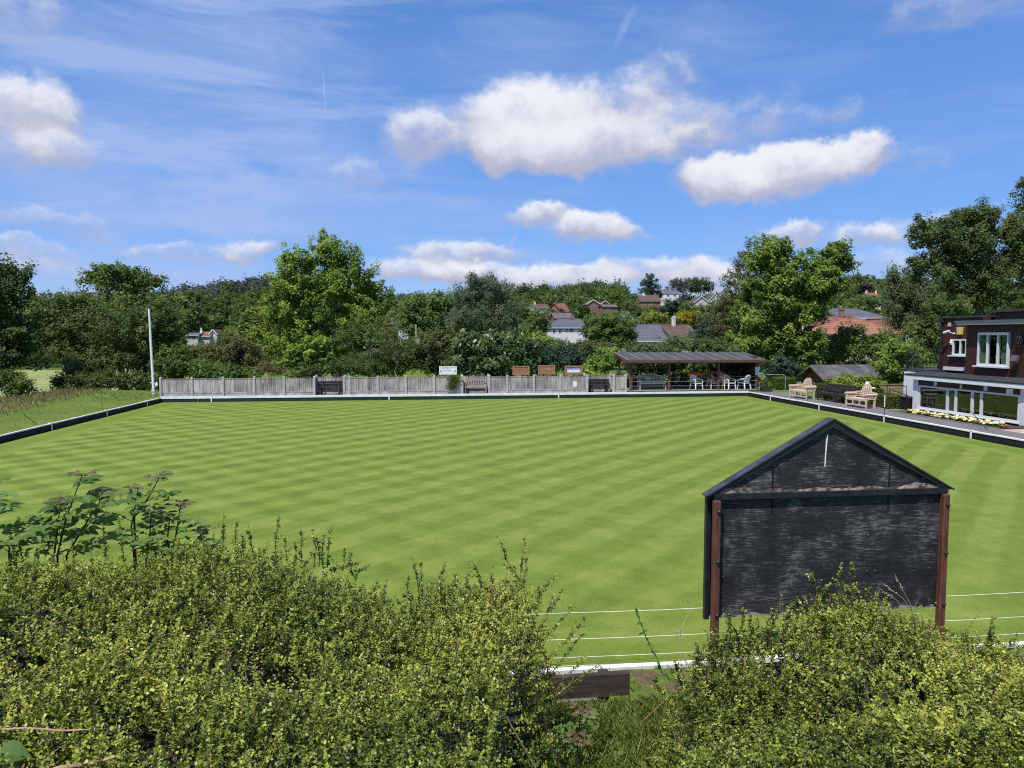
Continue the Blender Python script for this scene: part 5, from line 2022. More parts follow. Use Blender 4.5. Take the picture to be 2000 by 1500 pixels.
def crown_leaves(lobes, n, leaf, cr, shell, up, aspect, droop=0.0, flat=0.75, cdens=1.0, spray=1.0):
    """lobes: list of (center(3), rx, ry, rz) -> V, tint, cluster centres"""
    wts = np.array([l[1] * l[3] + 0.3 * l[1] * l[2] for l in lobes])
    wts = wts / wts.sum()
    Vs, Ts, CC = [], [], []
    for (c, rx, ry, rz), w in zip(lobes, wts):
        m = int(n * w)
        k = max(4, int(cdens * 2.2 * (rx * rz + rx * ry + ry * rz) / (cr * cr)))
        d = nrm(rng.normal(size=(k, 3)))
        d[:, 2] = np.where(d[:, 2] < -0.35, -d[:, 2] * 0.6, d[:, 2])
        d = nrm(d)
        u = shell[0] + (shell[1] - shell[0]) * rng.random(k) ** 0.6
        u = u * (1 + 0.13 * rng.normal(size=k))
        cc = np.asarray(c) + d * u[:, None] * np.array([rx, ry, rz])
        cs = cr * rng.uniform(0.55, 1.25, k)
        ct = np.clip(0.48 + 0.20 * rng.normal(size=k), 0.05, 0.95)
        CC.append(cc)
        pw = rng.random(k) ** 0.7 + 0.15
        idx = rng.choice(k, m, p=pw / pw.sum())
        ax = nrm(nrm(d / np.array([rx, ry, rz])) * 0.75 + np.array([0, 0, 0.55]) + 0.35 * rng.normal(size=(k, 3)))
        q = nrm(rng.normal(size=(m, 3))) * (rng.random(m) ** 0.45)[:, None]
        q[:, 2] *= flat
        tt = rng.random(m) * 1.7 - 0.6
        pos = cc[idx] + q * (cs[idx] * (1.0 - 0.38 * np.clip(tt, 0, 1.2) * spray))[:, None] + ax[idx] * (tt * cs[idx] * spray)[:, None]
        if droop:
            pos[:, 2] -= droop * (rng.random(m) ** 2) * cs[idx]
        out = nrm((pos - np.asarray(c)) / np.array([rx, ry, rz]) ** 2)
        nor = nrm(0.40 * out + 0.45 * nrm(q) + SUNV * (up + 0.25) + 0.5 * rng.normal(size=(m, 3)))
        sz = leaf * rng.uniform(0.65, 1.35, m)
        Vs.append(leafquads(pos, nor, sz, aspect))
        Ts.append(np.clip(ct[idx] + 0.13 * rng.normal(size=m), 0, 1))
    return np.concatenate(Vs), np.concatenate(Ts), CC


def lobes_world(lobes, Y, dfac, ymin):
    out = []
    for l in lobes:
        px, py, rx, rz = l[:4]
        dy = l[4] if len(l) > 4 else 0.0
        Yl = Y + dy
        c = aty(px, py, Yl)
        s = float(np.dot(c - EYE, FW)) / F
        RX, RZ = rx * s, rz * s
        RY = RX * dfac
        if ymin is not None:
            RY = max(0.5, min(RY, Yl - ymin))
        out.append((c, RX, RY, RZ))
    return out


def limbs(b, base, lw, CC, r0, rngp, twigs=5, nlimb=None):
    tops = sorted(lw, key=lambda l: -l[0][2])
    top = tops[0]
    base = Vector(base)
    ax = Vector(top[0])
    hgt = max(1.0, ax.z - base.z)
    pts, rad = [], []
    for i in range(8):
        t_ = i / 7
        p = base.lerp(ax, t_)
        p.x += 0.03 * hgt * math.sin(t_ * 5 + rngp.uniform(0, 6)) * (t_ > 0)
        p.y += 0.02 * hgt * math.sin(t_ * 4 + rngp.uniform(0, 6)) * (t_ > 0)
        pts.append(p)
        rad.append(r0 * (1 - 0.85 * t_))
    b.tube(pts, rad, 7)
    for li, (l, cc) in enumerate(zip(lw, CC)):
        c = Vector(l[0])
        t0 = min(0.85, max(0.12, (c.z - base.z) / hgt - 0.3)) if hgt > 0 else 0.3
        k = min(6, int(t0 * 7))
        s = pts[k].lerp(pts[k + 1], t0 * 7 - k)
        rr = r0 * (1 - 0.85 * t0) * 0.6
        mid = s.lerp(c, 0.5) + Vector((0, 0, 0.06 * (c - s).length))
        b.tube([s, mid, c], [rr, rr * 0.7, rr * 0.4], 5)
        for j in range(min(twigs, len(cc))):
            e = Vector(cc[rngp.randrange(len(cc))])
            m2 = mid.lerp(e, 0.5) + Vector((0, 0, 0.05))
            b.tube([mid.lerp(c, rngp.random()), m2, e], [rr * 0.4, rr * 0.28, max(0.008, rr * 0.1)], 4)


def tree(name, label, cat, Y, lobes, mat, n, leaf=0.2, cr=0.7, base=None, r0=0.22, bark=None, group=None, dfac=0.8, shell=(0.45, 1.0),
         up=0.5, aspect=0.55, ymin=43.4, twigs=5, droop=0.0, flat=0.8, zb=None, cdens=1.0, spray=1.0, crown='crown', stem='trunk', mat2=None, frac2=0.0):
    lw = lobes_world(lobes, Y, dfac, ymin)
    V, T, CC = crown_leaves(lw, n, leaf, cr, shell, up, aspect, droop, flat, cdens, spray)
    if base is None:
        base = sum(l[0] for l in lobes) / len(lobes)
    bx = aty(base, 700, Y)[0]
    gz = float(G(bx, Y)) if zb is None else zb
    t = thing(name, label, cat, (bx, Y, gz), 0, group)
    if mat2 is not None:
        sel = rng.random(len(V)) < frac2
        polymesh(crown, V[~sel], 4, T[~sel], LM[mat], t, INV[t.name])
        polymesh('dry_' + crown, V[sel], 4, T[sel], LM[mat2], t, INV[t.name])
    else:
        polymesh(crown, V, 4, T, LM[mat], t, INV[t.name])
    b = MB()
    limbs(b, (bx, Y, gz - 0.1), lw, CC, r0, random.Random(hash(label) % 1000 if False else len(label) * 7 + int(Y)), twigs)
    b.build(stem, bark or BARK, t, t)
    return t


def shrub(label, Y, lobes, mat, n, leaf=0.16, cr=0.45, **kw):
    kw.setdefault('shell', (0.2, 1.0))
    kw.setdefault('r0', 0.06)
    kw.setdefault('dfac', 0.7)
    return tree(kw.pop('name', 'shrub'), label, kw.pop('cat', 'shrub'), Y, lobes, mat, n, leaf, cr, crown='foliage', stem='stem', **kw)


Q = 1.0
# --- left side
tree('broadleaf_tree', 'dark green tree cut by the left edge of the view', 'tree', 45, [(14, 552, 34, 34), (-30, 600, 70, 60), (38, 590, 28, 34), (10, 640, 55, 50), (-60, 700, 90, 70), (18, 700, 45, 50), (-40, 540, 45, 45)], 'dark', 26000, 0.19, 0.62, base=-20, r0=0.35, ymin=40)
shrub('low yellow-green bush under the dark tree at the left edge', 43.5, [(30, 762, 34, 30), (2, 752, 34, 40)], 'mid', 6000, 0.15, 0.4, ymin=41)
tree('multi_stem_tree', 'open topped multi-stemmed tree behind the flagpole', 'tree', 57, [(245, 562, 66, 34), (198, 546, 32, 22), (284, 566, 34, 28), (232, 606, 92, 36), (225, 535, 30, 14), (262, 540, 30, 14)], 'mid', 15000, 0.22, 0.55, base=245, r0=0.28, cdens=0.75, twigs=9)
tree('hawthorn_tree', 'rounded olive tree in front of the multi-stemmed one', 'tree', 52, [(150, 640, 70, 58), (122, 602, 48, 22), (110, 690, 55, 50), (170, 700, 70, 50), (85, 650, 30, 40)], 'olive', 24000, 0.17, 0.55, base=150, r0=0.22, ymin=44)
tree('hawthorn_tree', 'broad olive thorn tree reaching down behind the flagpole foot', 'tree', 49, [(250, 660, 70, 60), (305, 640, 45, 45), (230, 720, 80, 45), (300, 700, 42, 50), (318, 672, 22, 36), (160, 735, 45, 35)], 'olive', 27000, 0.16, 0.5, base=262, r0=0.2, ymin=43.6)
shrub('dark bramble thicket at the foot of the thorn trees', 46.5, [(210, 752, 78, 24), (280, 755, 40, 24), (140, 758, 40, 22)], 'dark', 12000, 0.13, 0.35, ymin=43.2)
# --- hedgerow behind the fence
shrub('mid-green leafy bush just right of the flagpole', 47.5, [(362, 726, 50, 30), (335, 706, 34, 30), (395, 735, 40, 20), (330, 745, 30, 28)], 'mid', 14000, 0.17, 0.45)
shrub('brownish-olive bush behind the second and third fence panels', 50, [(445, 700, 56, 34), (480, 714, 45, 30), (400, 700, 34, 20), (462, 682, 34, 20)], 'brown', 13000, 0.15, 0.45, mat2='olive', frac2=0.55)
shrub('bright-leaved low bush behind the second fence panel', 46.5, [(425, 735, 45, 18), (470, 738, 35, 15)], 'mid', 5000, 0.16, 0.4)
shrub('dry twiggy heap beside the fourth fence panel', 45.5, [(545, 728, 26, 12), (522, 722, 18, 12)], 'brown', 1400, 0.1, 0.25, bark=BARKP, twigs=60, r0=0.035)
tree('acacia_tree', 'slender sapling with bright lime leaves left of the tall light-green tree', 'tree', 56, [(522, 612, 26, 9), (540, 634, 24, 10), (510, 652, 22, 9), (535, 662, 25, 10), (525, 590, 20, 9), (540, 690, 26, 14)], 'lime', 5500, 0.2, 0.42, base=530, r0=0.07, flat=0.4, bark=BARKP)
tree('tall_tree', 'tall light-green tree with visible grey trunk, highest behind the fence', 'tree', 54,
     [(636, 492, 32, 26), (655, 520, 45, 40), (590, 528, 40, 34), (562, 512, 14, 18), (605, 565, 58, 38), (688, 545, 42, 40), (660, 585, 70, 38), (580, 590, 52, 32), (718, 590, 34, 34), (700, 630, 48, 36), (620, 635, 62, 36), (590, 670, 60, 30), (735, 566, 16, 12), (725, 610, 30, 26), (640, 690, 56, 28), (556, 556, 18, 22), (572, 625, 40, 25)],
     'bright', 52000, 0.21, 0.5, base=668, r0=0.26, bark=BARKP, cdens=0.75, twigs=8, shell=(0.25, 1.12), flat=0.7)
tree('forked_tree', 'thin pale forked trunk with few leaves under the tall tree', 'tree', 48.5, [(690, 650, 30, 30), (720, 665, 34, 24), (668, 668, 24, 20), (740, 640, 26, 20)], 'mid', 2600, 0.17, 0.4, base=694, r0=0.085, bark=BARKP, twigs=12)
shrub('yellow-green sycamore saplings below the tall tree', 47.5, [(600, 700, 40, 24), (575, 715, 35, 18), (632, 712, 30, 18), (615, 678, 30, 16)], 'bright', 7500, 0.24, 0.4, flat=0.5)
shrub('dark bramble mass behind the first bench recess', 46.5, [(640, 726, 48, 16), (690, 722, 45, 22), (590, 735, 40, 12), (725, 728, 36, 14)], 'dark', 9000, 0.14, 0.35)
shrub('pale leafless-looking shrub with many upright stems', 46.8, [(772, 660, 34, 24), (755, 680, 24, 24), (792, 682, 24, 26), (776, 700, 34, 26)], 'olive', 2400, 0.13, 0.35, bark=BARKP, twigs=34, r0=0.05)
shrub('tangled dark green growth behind the middle of the fence', 49.5, [(742, 715, 36, 24), (760, 728, 50, 14), (805, 715, 45, 24), (770, 705, 40, 20)], 'mid', 9000, 0.15, 0.4)
shrub('olive brown bush left of the laurel', 49, [(835, 684, 48, 36), (862, 672, 34, 26), (820, 712, 45, 26), (850, 725, 30, 16)], 'olive', 13000, 0.15, 0.42, mat2='brown', frac2=0.3)
shrub('big laurel bush with large shiny leaves behind the middle bench recess', 46.8, [(955, 700, 72, 36), (910, 695, 36, 34), (1010, 695, 46, 36), (960, 676, 66, 16), (1030, 715, 30, 24), (900, 722, 30, 20), (960, 738, 55, 16)], 'laurel', 15000, 0.27, 0.5, name='laurel_bush', aspect=0.5, up=0.25)
shrub('pale-flowered elder top rising over the laurel', 50, [(1020, 672, 44, 14), (1052, 676, 30, 14), (985, 672, 30, 10)], 'lime', 4200, 0.18, 0.4)
shrub('blue-green dense bush right of the laurel', 47.5, [(1082, 710, 34, 30), (1105, 704, 28, 26), (1070, 725, 30, 22), (1118, 715, 22, 24)], 'blue', 13000, 0.15, 0.42)
shrub('brownish hawthorn behind the wooden boards', 50.5, [(1142, 696, 34, 28), (1165, 688, 30, 22), (1130, 712, 34, 24)], 'brown', 9000, 0.15, 0.42, mat2='olive', frac2=0.6)
shrub('bright yellow-green bush beside the left end of the shelter', 46.5, [(1176, 718, 34, 20), (1196, 704, 18, 22), (1150, 730, 30, 12)], 'bright', 7000, 0.18, 0.38, ymin=44.9)
shrub('dark ivy bank filling the back of the shelter', 45.6, [(1250, 725, 46, 38), (1320, 725, 50, 38), (1390, 725, 50, 38), (1450, 728, 45, 36), (1240, 760, 50, 24), (1310, 760, 50, 24), (1380, 760, 50, 24), (1450, 760, 50, 24)], 'dark', 34000, 0.14, 0.35, ymin=44.85, dfac=0.3)
shrub('pale-blossomed bush above the shelter roof', 48, [(1335, 676, 44, 16), (1375, 682, 40, 14), (1300, 684, 30, 12), (1250, 690, 34, 14), (1415, 688, 30, 12)], 'mid', 10000, 0.15, 0.38, ymin=45.2, mat2='willow', frac2=0.35)
# --- middle distance
tree('ash_tree', 'bright rounded tree behind the distant flag', 'tree', 118, [(832, 612, 44, 34), (870, 606, 34, 32), (806, 636, 36, 28), (850, 640, 50, 30), (895, 625, 24, 34)], 'mid', 17000, 0.42, 1.2, base=845, r0=0.4)
tree('willow_tree', 'grey-green feathery willow in the centre', 'tree', 82, [(948, 575, 42, 32), (915, 592, 32, 36), (985, 598, 32, 34), (940, 630, 60, 36), (975, 640, 45, 30), (900, 635, 30, 32), (930, 555, 22, 14), (965, 556, 26, 12)], 'willow', 24000, 0.3, 0.9, base=945, r0=0.35, aspect=0.3, droop=0.5, up=0.3)
tree('garden_tree', 'mid-green rounded tree left of the white house', 'tree', 140, [(1035, 630, 34, 26), (1010, 640, 30, 24), (1050, 648, 24, 18), (1020, 612, 22, 14)], 'mid', 9000, 0.45, 1.2, base=1030, r0=0.3)
tree('broadleaf_tree', 'leafy mid-green tree overlapping the right end of the white house', 'tree', 92, [(1182, 634, 32, 20), (1205, 646, 34, 24), (1170, 658, 34, 26), (1200, 675, 40, 22), (1160, 642, 16, 16), (1225, 664, 18, 20)], 'mid', 20000, 0.3, 0.8, base=1188, r0=0.3, spray=0.6)
shrub('low garden hedge of mixed green below the white house', 110, [(1085, 684, 40, 14), (1125, 688, 40, 14), (1060, 672, 20, 14)], 'olive', 6500, 0.35, 0.9)
shrub('round clipped yellow bush behind the white chimney', 150, [(1348, 621, 24, 10), (1330, 626, 18, 8), (1362, 626, 14, 8)], 'yellow', 5000, 0.32, 0.7, name='golden_bush')
shrub('lime-coloured bush above the plain slate roof', 150, [(1282, 624, 24, 10), (1265, 622, 14, 9)], 'lime', 3600, 0.35, 0.8)
shrub('dark spreading yew beside the brown-roofed house', 95, [(1378, 640, 22, 22), (1392, 655, 24, 24), (1372, 664, 26, 16)], 'blue', 8000, 0.28, 0.8)
tree('conifer', 'thin-topped brown and green conifer left of the bright maple', 'conifer', 58,
     [(1461, 484, 5, 16), (1455, 504, 15, 10), (1440, 512, 10, 7), (1452, 524, 22, 10), (1434, 540, 22, 9), (1458, 548, 22, 12), (1420, 556, 18, 7), (1446, 570, 32, 14), (1430, 592, 38, 16), (1452, 612, 36, 18), (1418, 622, 34, 14), (1440, 645, 40, 18), (1405, 604, 14, 8), (1412, 648, 30, 14), (1440, 675, 36, 16)],
     'olive', 17000, 0.17, 0.4, base=1452, r0=0.2, flat=0.45, mat2='brown', frac2=0.5, shell=(0.25, 1.1), aspect=0.4, twigs=6)
tree('maple_tree', 'large bright green maple with two crowns behind the shelter', 'tree', 51,
     [(1505, 498, 30, 24), (1522, 482, 9, 9), (1490, 522, 34, 28), (1532, 530, 34, 30), (1628, 504, 22, 26), (1645, 526, 17, 26), (1604, 530, 32, 28), (1500, 570, 46, 34), (1560, 562, 48, 30), (1610, 566, 34, 32), (1478, 620, 44, 32), (1540, 618, 56, 36), (1576, 616, 36, 34), (1470, 672, 48, 26), (1530, 680, 56, 30), (1572, 684, 34, 34), (1500, 712, 40, 18), (1560, 722, 36, 18), (1598, 596, 18, 18)],
     'bright', 95000, 0.22, 0.55, base=1545, r0=0.3, ymin=45.2, cdens=1.3, flat=0.75, up=0.6, shell=(0.1, 1.06), mat2='mid', frac2=0.3)
# --- right side
shrub('broad mid-green bush mass behind the shed', 53, [(1690, 690, 50, 42), (1640, 690, 36, 36), (1735, 680, 36, 36), (1610, 712, 30, 28), (1690, 725, 56, 18), (1655, 664, 26, 16), (1665, 655, 20, 14)], 'mid', 26000, 0.2, 0.55)
shrub('glossy light green bush between the shed and the clubhouse', 41.5, [(1748, 698, 32, 28), (1730, 728, 24, 24), (1758, 742, 24, 30), (1780, 705, 28, 26), (1745, 765, 24, 18)], 'bright', 12000, 0.2, 0.38, ymin=38)
shrub('yellow-tipped shrub in front of the shed wall', 41.3, [(1652, 752, 30, 13), (1690, 752, 30, 14), (1712, 755, 14, 12), (1632, 756, 14, 10)], 'lime', 7500, 0.13, 0.3, ymin=39)
shrub('dark evergreen shrub at the left end of the shed', 45, [(1545, 730, 16, 20), (1530, 722, 20, 22), (1514, 730, 20, 22)], 'blue', 8000, 0.14, 0.36, ymin=43.5)
tree('oak_tree', 'big dark spreading tree above the clubhouse, reaching left over the roofs', 'tree', 47,
     [(1845, 470, 55, 32), (1798, 464, 22, 12), (1812, 448, 26, 14), (1905, 440, 44, 30), (1880, 500, 60, 38), (1950, 470, 50, 45), (1830, 530, 56, 36), (1920, 540, 60, 40), (1985, 520, 50, 50), (1870, 585, 66, 36), (1950, 590, 56, 38), (1895, 425, 22, 18), (1858, 440, 18, 18)],
     'dark', 60000, 0.18, 0.6, base=1915, r0=0.4, ymin=36, cdens=0.75, shell=(0.2, 1.12), mat2='olive', frac2=0.45)
tree('poplar_tree', 'tall dark tree rising highest at the right edge', 'tree', 50, [(1998, 385, 18, 30), (2008, 430, 40, 34), (2010, 480, 55, 50), (1985, 450, 22, 24), (2030, 540, 60, 60), (2040, 610, 60, 50)], 'dark', 18000, 0.19, 0.55, base=2025, r0=0.35, ymin=36, mat2='olive', frac2=0.3)
tree('birch_tree', 'drooping grey-green birch left of the big dark tree', 'tree', 56, [(1770, 560, 34, 30), (1752, 590, 26, 34), (1795, 600, 40, 36), (1775, 632, 40, 28), (1745, 540, 16, 20), (1820, 630, 34, 24)], 'willow', 19000, 0.2, 0.6, base=1785, r0=0.18, droop=1.2, aspect=0.4, cdens=0.8, mat2='olive', frac2=0.45)
tree('broadleaf_tree', 'olive tree with reddish twigs behind the clubhouse roof', 'tree', 42, [(1835, 640, 34, 26), (1815, 668, 30, 24), (1800, 650, 24, 24), (1850, 610, 40, 24)], 'olive', 11000, 0.16, 0.45, base=1825, r0=0.14, ymin=36)
# --- distinguishable far trees
tree('cedar_tree', 'dark layered cedar standing out on the skyline', 'tree', 400, [(1270, 541, 7, 6), (1272, 551, 15, 4), (1262, 557, 13, 4), (1278, 563, 15, 4), (1264, 570, 18, 5), (1279, 578, 14, 6), (1268, 586, 20, 7)], 'blue', 5200, 0.9, 1.8, base=1270, r0=0.7, flat=0.35, dfac=1.0)
tree('round_tree', 'dark round-headed tree on the skyline left of the orange brick house', 'tree', 420, [(1030, 572, 18, 13), (1022, 580, 14, 12), (1042, 580, 14, 12)], 'dark', 3000, 1.0, 2.4, base=1031, r0=0.6)
tree('round_tree', 'dome-shaped skyline tree right of the cedar', 'tree', 440, [(1334, 556, 20, 12), (1320, 566, 16, 12), (1346, 566, 14, 12)], 'ridge', 3000, 1.0, 2.4, base=1333, r0=0.6)
tree('round_tree', 'dome-shaped skyline tree nearest the conifer', 'tree', 430, [(1366, 556, 20, 12), (1380, 566, 18, 12), (1354, 566, 14, 12)], 'dark', 3000, 1.0, 2.4, base=1367, r0=0.6)
tree('round_tree', 'pale green tree in the wood just left of the cedar', 'tree', 390, [(1204, 574, 15, 16), (1196, 584, 12, 10), (1212, 586, 12, 10)], 'mid', 2600, 0.9, 2.2, base=1204, r0=0.6)
tree('round_tree', 'dark tree between the brick terrace and the gabled pair', 'tree', 300, [(1131, 606, 12, 8), (1128, 614, 16, 9), (1142, 616, 16, 9)], 'dark', 3400, 0.75, 1.8, base=1135, r0=0.5)
tree('round_tree', 'broad tree in front of the gabled pair of bungalows', 'tree', 260, [(1185, 626, 28, 9), (1160, 628, 20, 9), (1210, 628, 18, 9)], 'mid', 4200, 0.65, 1.6, base=1185, r0=0.5)
tree('round_tree', 'copper-purple tree on the right hillside', 'tree', 330, [(1692, 566, 12, 10), (1684, 572, 10, 8)], 'purple', 1800, 0.75, 1.7, base=1690, r0=0.5)
tree('round_tree', 'dark rounded tree cluster on the right skyline', 'tree', 400, [(1680, 548, 22, 13), (1662, 552, 16, 12), (1702, 554, 18, 11)], 'dark', 3600, 0.95, 2.2, base=1682, r0=0.6)
tree('round_tree', 'mid-green tree beneath the small cottage on the right hillside', 'tree', 240, [(1690, 590, 24, 10), (1672, 596, 20, 9), (1712, 594, 18, 9)], 'mid', 3600, 0.6, 1.5, base=1690, r0=0.5)
tree('round_tree', 'olive tree between the brown block house and the slate roof', 'tree', 230, [(1250, 612, 20, 10), (1236, 604, 14, 12), (1268, 614, 16, 9)], 'olive', 3400, 0.6, 1.5, base=1250, r0=0.5)
tree('round_tree', 'dark tree right of the brown block house', 'tree', 260, [(1312, 600, 16, 14), (1300, 610, 16, 12), (1326, 610, 16, 12)], 'blue', 3600, 0.65, 1.6, base=1312, r0=0.5)
tree('round_tree', 'olive brown tree below the far houses beside the conifer', 'tree', 220, [(1350, 606, 22, 10), (1372, 612, 20, 12), (1395, 610, 16, 14)], 'olive', 4200, 0.55, 1.4, base=1372, r0=0.5)
tree('round_tree', 'green tree between the white house and the willow top', 'tree', 260, [(1004, 598, 18, 16), (1016, 590, 12, 10)], 'olive', 2600, 0.65, 1.6, base=1008, r0=0.5)
tree('round_tree', 'rounded dark tree crowning the left wooded ridge', 'tree', 540, [(492, 554, 9, 6), (488, 560, 8, 6)], 'dark', 1200, 1.2, 2.6, base=491, r0=0.6)
tree('round_tree', 'bare purplish tree on the left wooded ridge', 'tree', 520, [(486, 570, 9, 10), (480, 576, 8, 8)], 'purple', 900, 1.0, 2.4, base=485, r0=0.6)

# --- the wood on the hills: one mass
def wood():
    tmpl = []
    for k in range(6):
        lb = [((rng.uniform(-1.6, 1.6), rng.uniform(-1.6, 1.6), rng.uniform(2.6, 8.2)), rng.uniform(2.0, 3.2), rng.uniform(2.0, 3.2), rng.uniform(1.9, 2.9)) for _ in range(5)]
        V, T, _ = crown_leaves(lb, 420, 1.25, 1.5, (0.5, 1.0), 0.5, 0.6)
        tmpl.append((V, T))
    avoid = [(1060, 1155, 180, 672, 619), (1036, 1078, 330, 607, 590), (1078, 1122, 220, 626, 588), (1143, 1208, 315, 606, 583), (1247, 1293, 330, 603, 572), (1282, 1328, 430, 584, 562),
             (1354, 1410, 330, 600, 571), (1694, 1724, 300, 586, 566), (358, 430, 226, 672, 641), (748, 798, 195, 648, 604), (1620, 1765, 125, 650, 598), (1220, 1380, 132, 670, 620)]
    groups = {'mid': [[], []], 'dark': [[], []], 'ridge': [[], []], 'olive': [[], []]}
    cnt = 0
    tries = 0
    while cnt < 3000 and tries < 24000:
        tries += 1
        px = rng.uniform(-180, 2180)
        r = rng.uniform(130, 340) if rng.random() < 0.3 else rng.uniform(320, 615)
        if px > 1000 and r < 330 and rng.random() < 0.35:
            continue
        az = math.atan((px - 1000) / F) + YAW
        x, y = r * math.sin(az), r * math.cos(az)
        z = float(G(x, y))
        s = rng.uniform(0.6, 1.0) if r < 240 else rng.uniform(0.8, 1.3)
        ppx, top = proj((x, y, z + 11 * s))
        bad = False
        for (a0, a1, Yh, ylo, yhi) in avoid:
            wpx = 4.0 * s * F / r
            if a0 - wpx < ppx < a1 + wpx:
                if y < Yh + 14 and top < ylo - 1 and not (y < Yh - 12 and top > ylo - 3):
                    bad = True
                    break
        if bad:
            continue
        V, T = tmpl[rng.integers(0, len(tmpl))]
        if r > 330:
            V, T = V[::2], T[::2]
        a = rng.uniform(0, 6.28)
        R = np.array([[math.cos(a), -math.sin(a), 0], [math.sin(a), math.cos(a), 0], [0, 0, 1]])
        W = (V @ R.T) * s * np.array([1, 1, rng.uniform(0.85, 1.15)]) + np.array([x, y, z - 0.5])
        left_top = px < 560 and r > 400
        key = 'ridge' if (left_top or (r > 460 and rng.random() < 0.5)) else ('mid', 'dark', 'olive', 'mid')[rng.integers(0, 4)]
        groups[key][0].append(W)
        groups[key][1].append(np.clip(T + rng.normal() * 0.16, 0, 1))
        cnt += 1
    bushes = 0
    for _ in range(9000):
        if bushes >= 1700:
            break
        px = rng.uniform(-180, 2180)
        r = rng.uniform(112, 420)
        az = math.atan((px - 1000) / F) + YAW
        x, y = r * math.sin(az), r * math.cos(az)
        z = float(G(x, y))
        s = rng.uniform(0.22, 0.5)
        ppx, top = proj((x, y, z + 9 * s))
        if any(a0 - 5 * s * F / r < ppx < a1 + 5 * s * F / r and y < Yh + 14 and top < ylo - 4 for (a0, a1, Yh, ylo, yhi) in avoid):
            continue
        V, T = tmpl[rng.integers(0, len(tmpl))]
        V, T = V[::4], T[::4]
        a = rng.uniform(0, 6.28)
        R = np.array([[math.cos(a), -math.sin(a), 0], [math.sin(a), math.cos(a), 0], [0, 0, 1]])
        W = (V @ R.T) * s * np.array([1.5, 1.5, 1.0]) + np.array([x, y, z - 0.6])
        key = ('mid', 'dark', 'olive', 'olive', 'mid')[rng.integers(0, 5)]
        groups[key][0].append(W)
        groups[key][1].append(np.clip(T + rng.normal() * 0.18, 0, 1))
        bushes += 1
    names = {'mid': 'mid-green', 'dark': 'dark', 'ridge': 'greyish', 'olive': 'olive'}
    Vall, Tall, M_ = [], [], []
    keys = list(groups)
    for i, k in enumerate(keys):
        if groups[k][0]:
            v = np.concatenate(groups[k][0])
            Vall.append(v)
            Tall.append(np.concatenate(groups[k][1]))
            M_.append(np.full(len(v), i, dtype=np.int32))
    o = polymesh('woodland', np.concatenate(Vall), 4, np.concatenate(Tall), LM[keys[0]])
    for k in keys[1:]:
        o.data.materials.append(LM[k])
    o.data.polygons.foreach_set('material_index', np.concatenate(M_))
    tag(o, 'continuous woodland covering the hills behind the houses', 'woodland', kind='stuff')


wood()

# --- clipped hedges
def clipped(label, x0, x1, y0, y1, z1, mat, n, leaf=0.06, name='clipped_hedge', z0=SUR):
    t = thing(name, label, 'hedge', ((x0 + x1) / 2, (y0 + y1) / 2, z0))
    m = n
    u = rng.random((m, 3))
    # bias to faces
    f = rng.integers(0, 5, m)
    e = rng.random(m) ** 2 * 0.25
    p = u.copy()
    p[f == 0, 0] = e[f == 0]
    p[f == 1, 0] = 1 - e[f == 1]
    p[f == 2, 1] = e[f == 2]
    p[f == 3, 1] = 1 - e[f == 3]
    p[f == 4, 2] = 1 - e[f == 4] * 0.5
    pos = np.stack([x0 + (x1 - x0) * p[:, 0], y0 + (y1 - y0) * p[:, 1], z0 + (z1 - z0) * p[:, 2]], 1)
    pos[:, 2] += 0.05 * np.sin(pos[:, 1] * 2.1 + pos[:, 0]) * p[:, 2]
    pos[:, 0] += 0.05 * np.sin(pos[:, 1] * 3.3) * np.sign(p[:, 0] - 0.5)
    out = np.zeros((m, 3))
    out[f == 0, 0] = -1
    out[f == 1, 0] = 1
    out[f == 2, 1] = -1
    out[f == 3, 1] = 1
    out[f == 4, 2] = 1
    nor = nrm(out + 0.7 * rng.normal(size=(m, 3)))
    V = leafquads(pos, nor, leaf * rng.uniform(0.7, 1.3, m), 0.6)
    polymesh('foliage', V, 4, np.clip(rng.normal(0.5, 0.2, m), 0, 1), LM[mat], t, INV[t.name])
    b = MB()
    for i in range(14):
        x, y = random.uniform(x0 + .1, x1 - .1), random.uniform(y0 + .1, y1 - .1)
        b.tube([(x, y, z0 - 0.05), (x + random.uniform(-.1, .1), y + random.uniform(-.1, .1), z0 + (z1 - z0) * 0.5), (x + random.uniform(-.15, .15), y + random.uniform(-.15, .15), z1 - 0.05)], [0.02, 0.014, 0.006], 5)
    b.build('stem', BARK, t, t)


a = aty(1512, 760, 43.0)
c = aty(1548, 760, 43.0)
clipped('square clipped box hedge behind the tube handrail', a[0], c[0], 42.6, 43.6, 0.98, 'mid', 9000, 0.08)
clipped('long clipped hedge behind the benches along the path', 21.5, 22.15, 32.0, 37.3, 1.05, 'olive', 22000, 0.07)
clipped('low rough hedge between the near pale bench and the clubhouse', 21.6, 22.35, 30.9, 31.95, 0.86, 'olive', 8000, 0.07)
# plant in the planter
m = 420
pos = np.stack([rng.normal(PLX, 0.2, m), rng.normal(41.55, 0.1, m), SUR + 0.28 + rng.random(m) * 0.5], 1)
V = leafquads(pos, nrm(rng.normal(size=(m, 3)) + [0, 0, .6]), rng.uniform(0.06, 0.12, m), 0.5)
polymesh('plant', V, 4, rng.random(m), LM['mid'], PLANTER, INV[PLANTER.name])
m = 14
pos = np.stack([rng.normal(PLX - 0.24, 0.05, m), rng.normal(41.5, 0.04, m), SUR + 0.72 + rng.random(m) * 0.12], 1)
V = leafquads(pos, nrm(rng.normal(size=(m, 3)) + [0, -.6, .6]), rng.uniform(0.07, 0.1, m), 0.8)
polymesh('flower', V, 4, rng.random(m), MATS['red_petal'], PLANTER, INV[PLANTER.name])
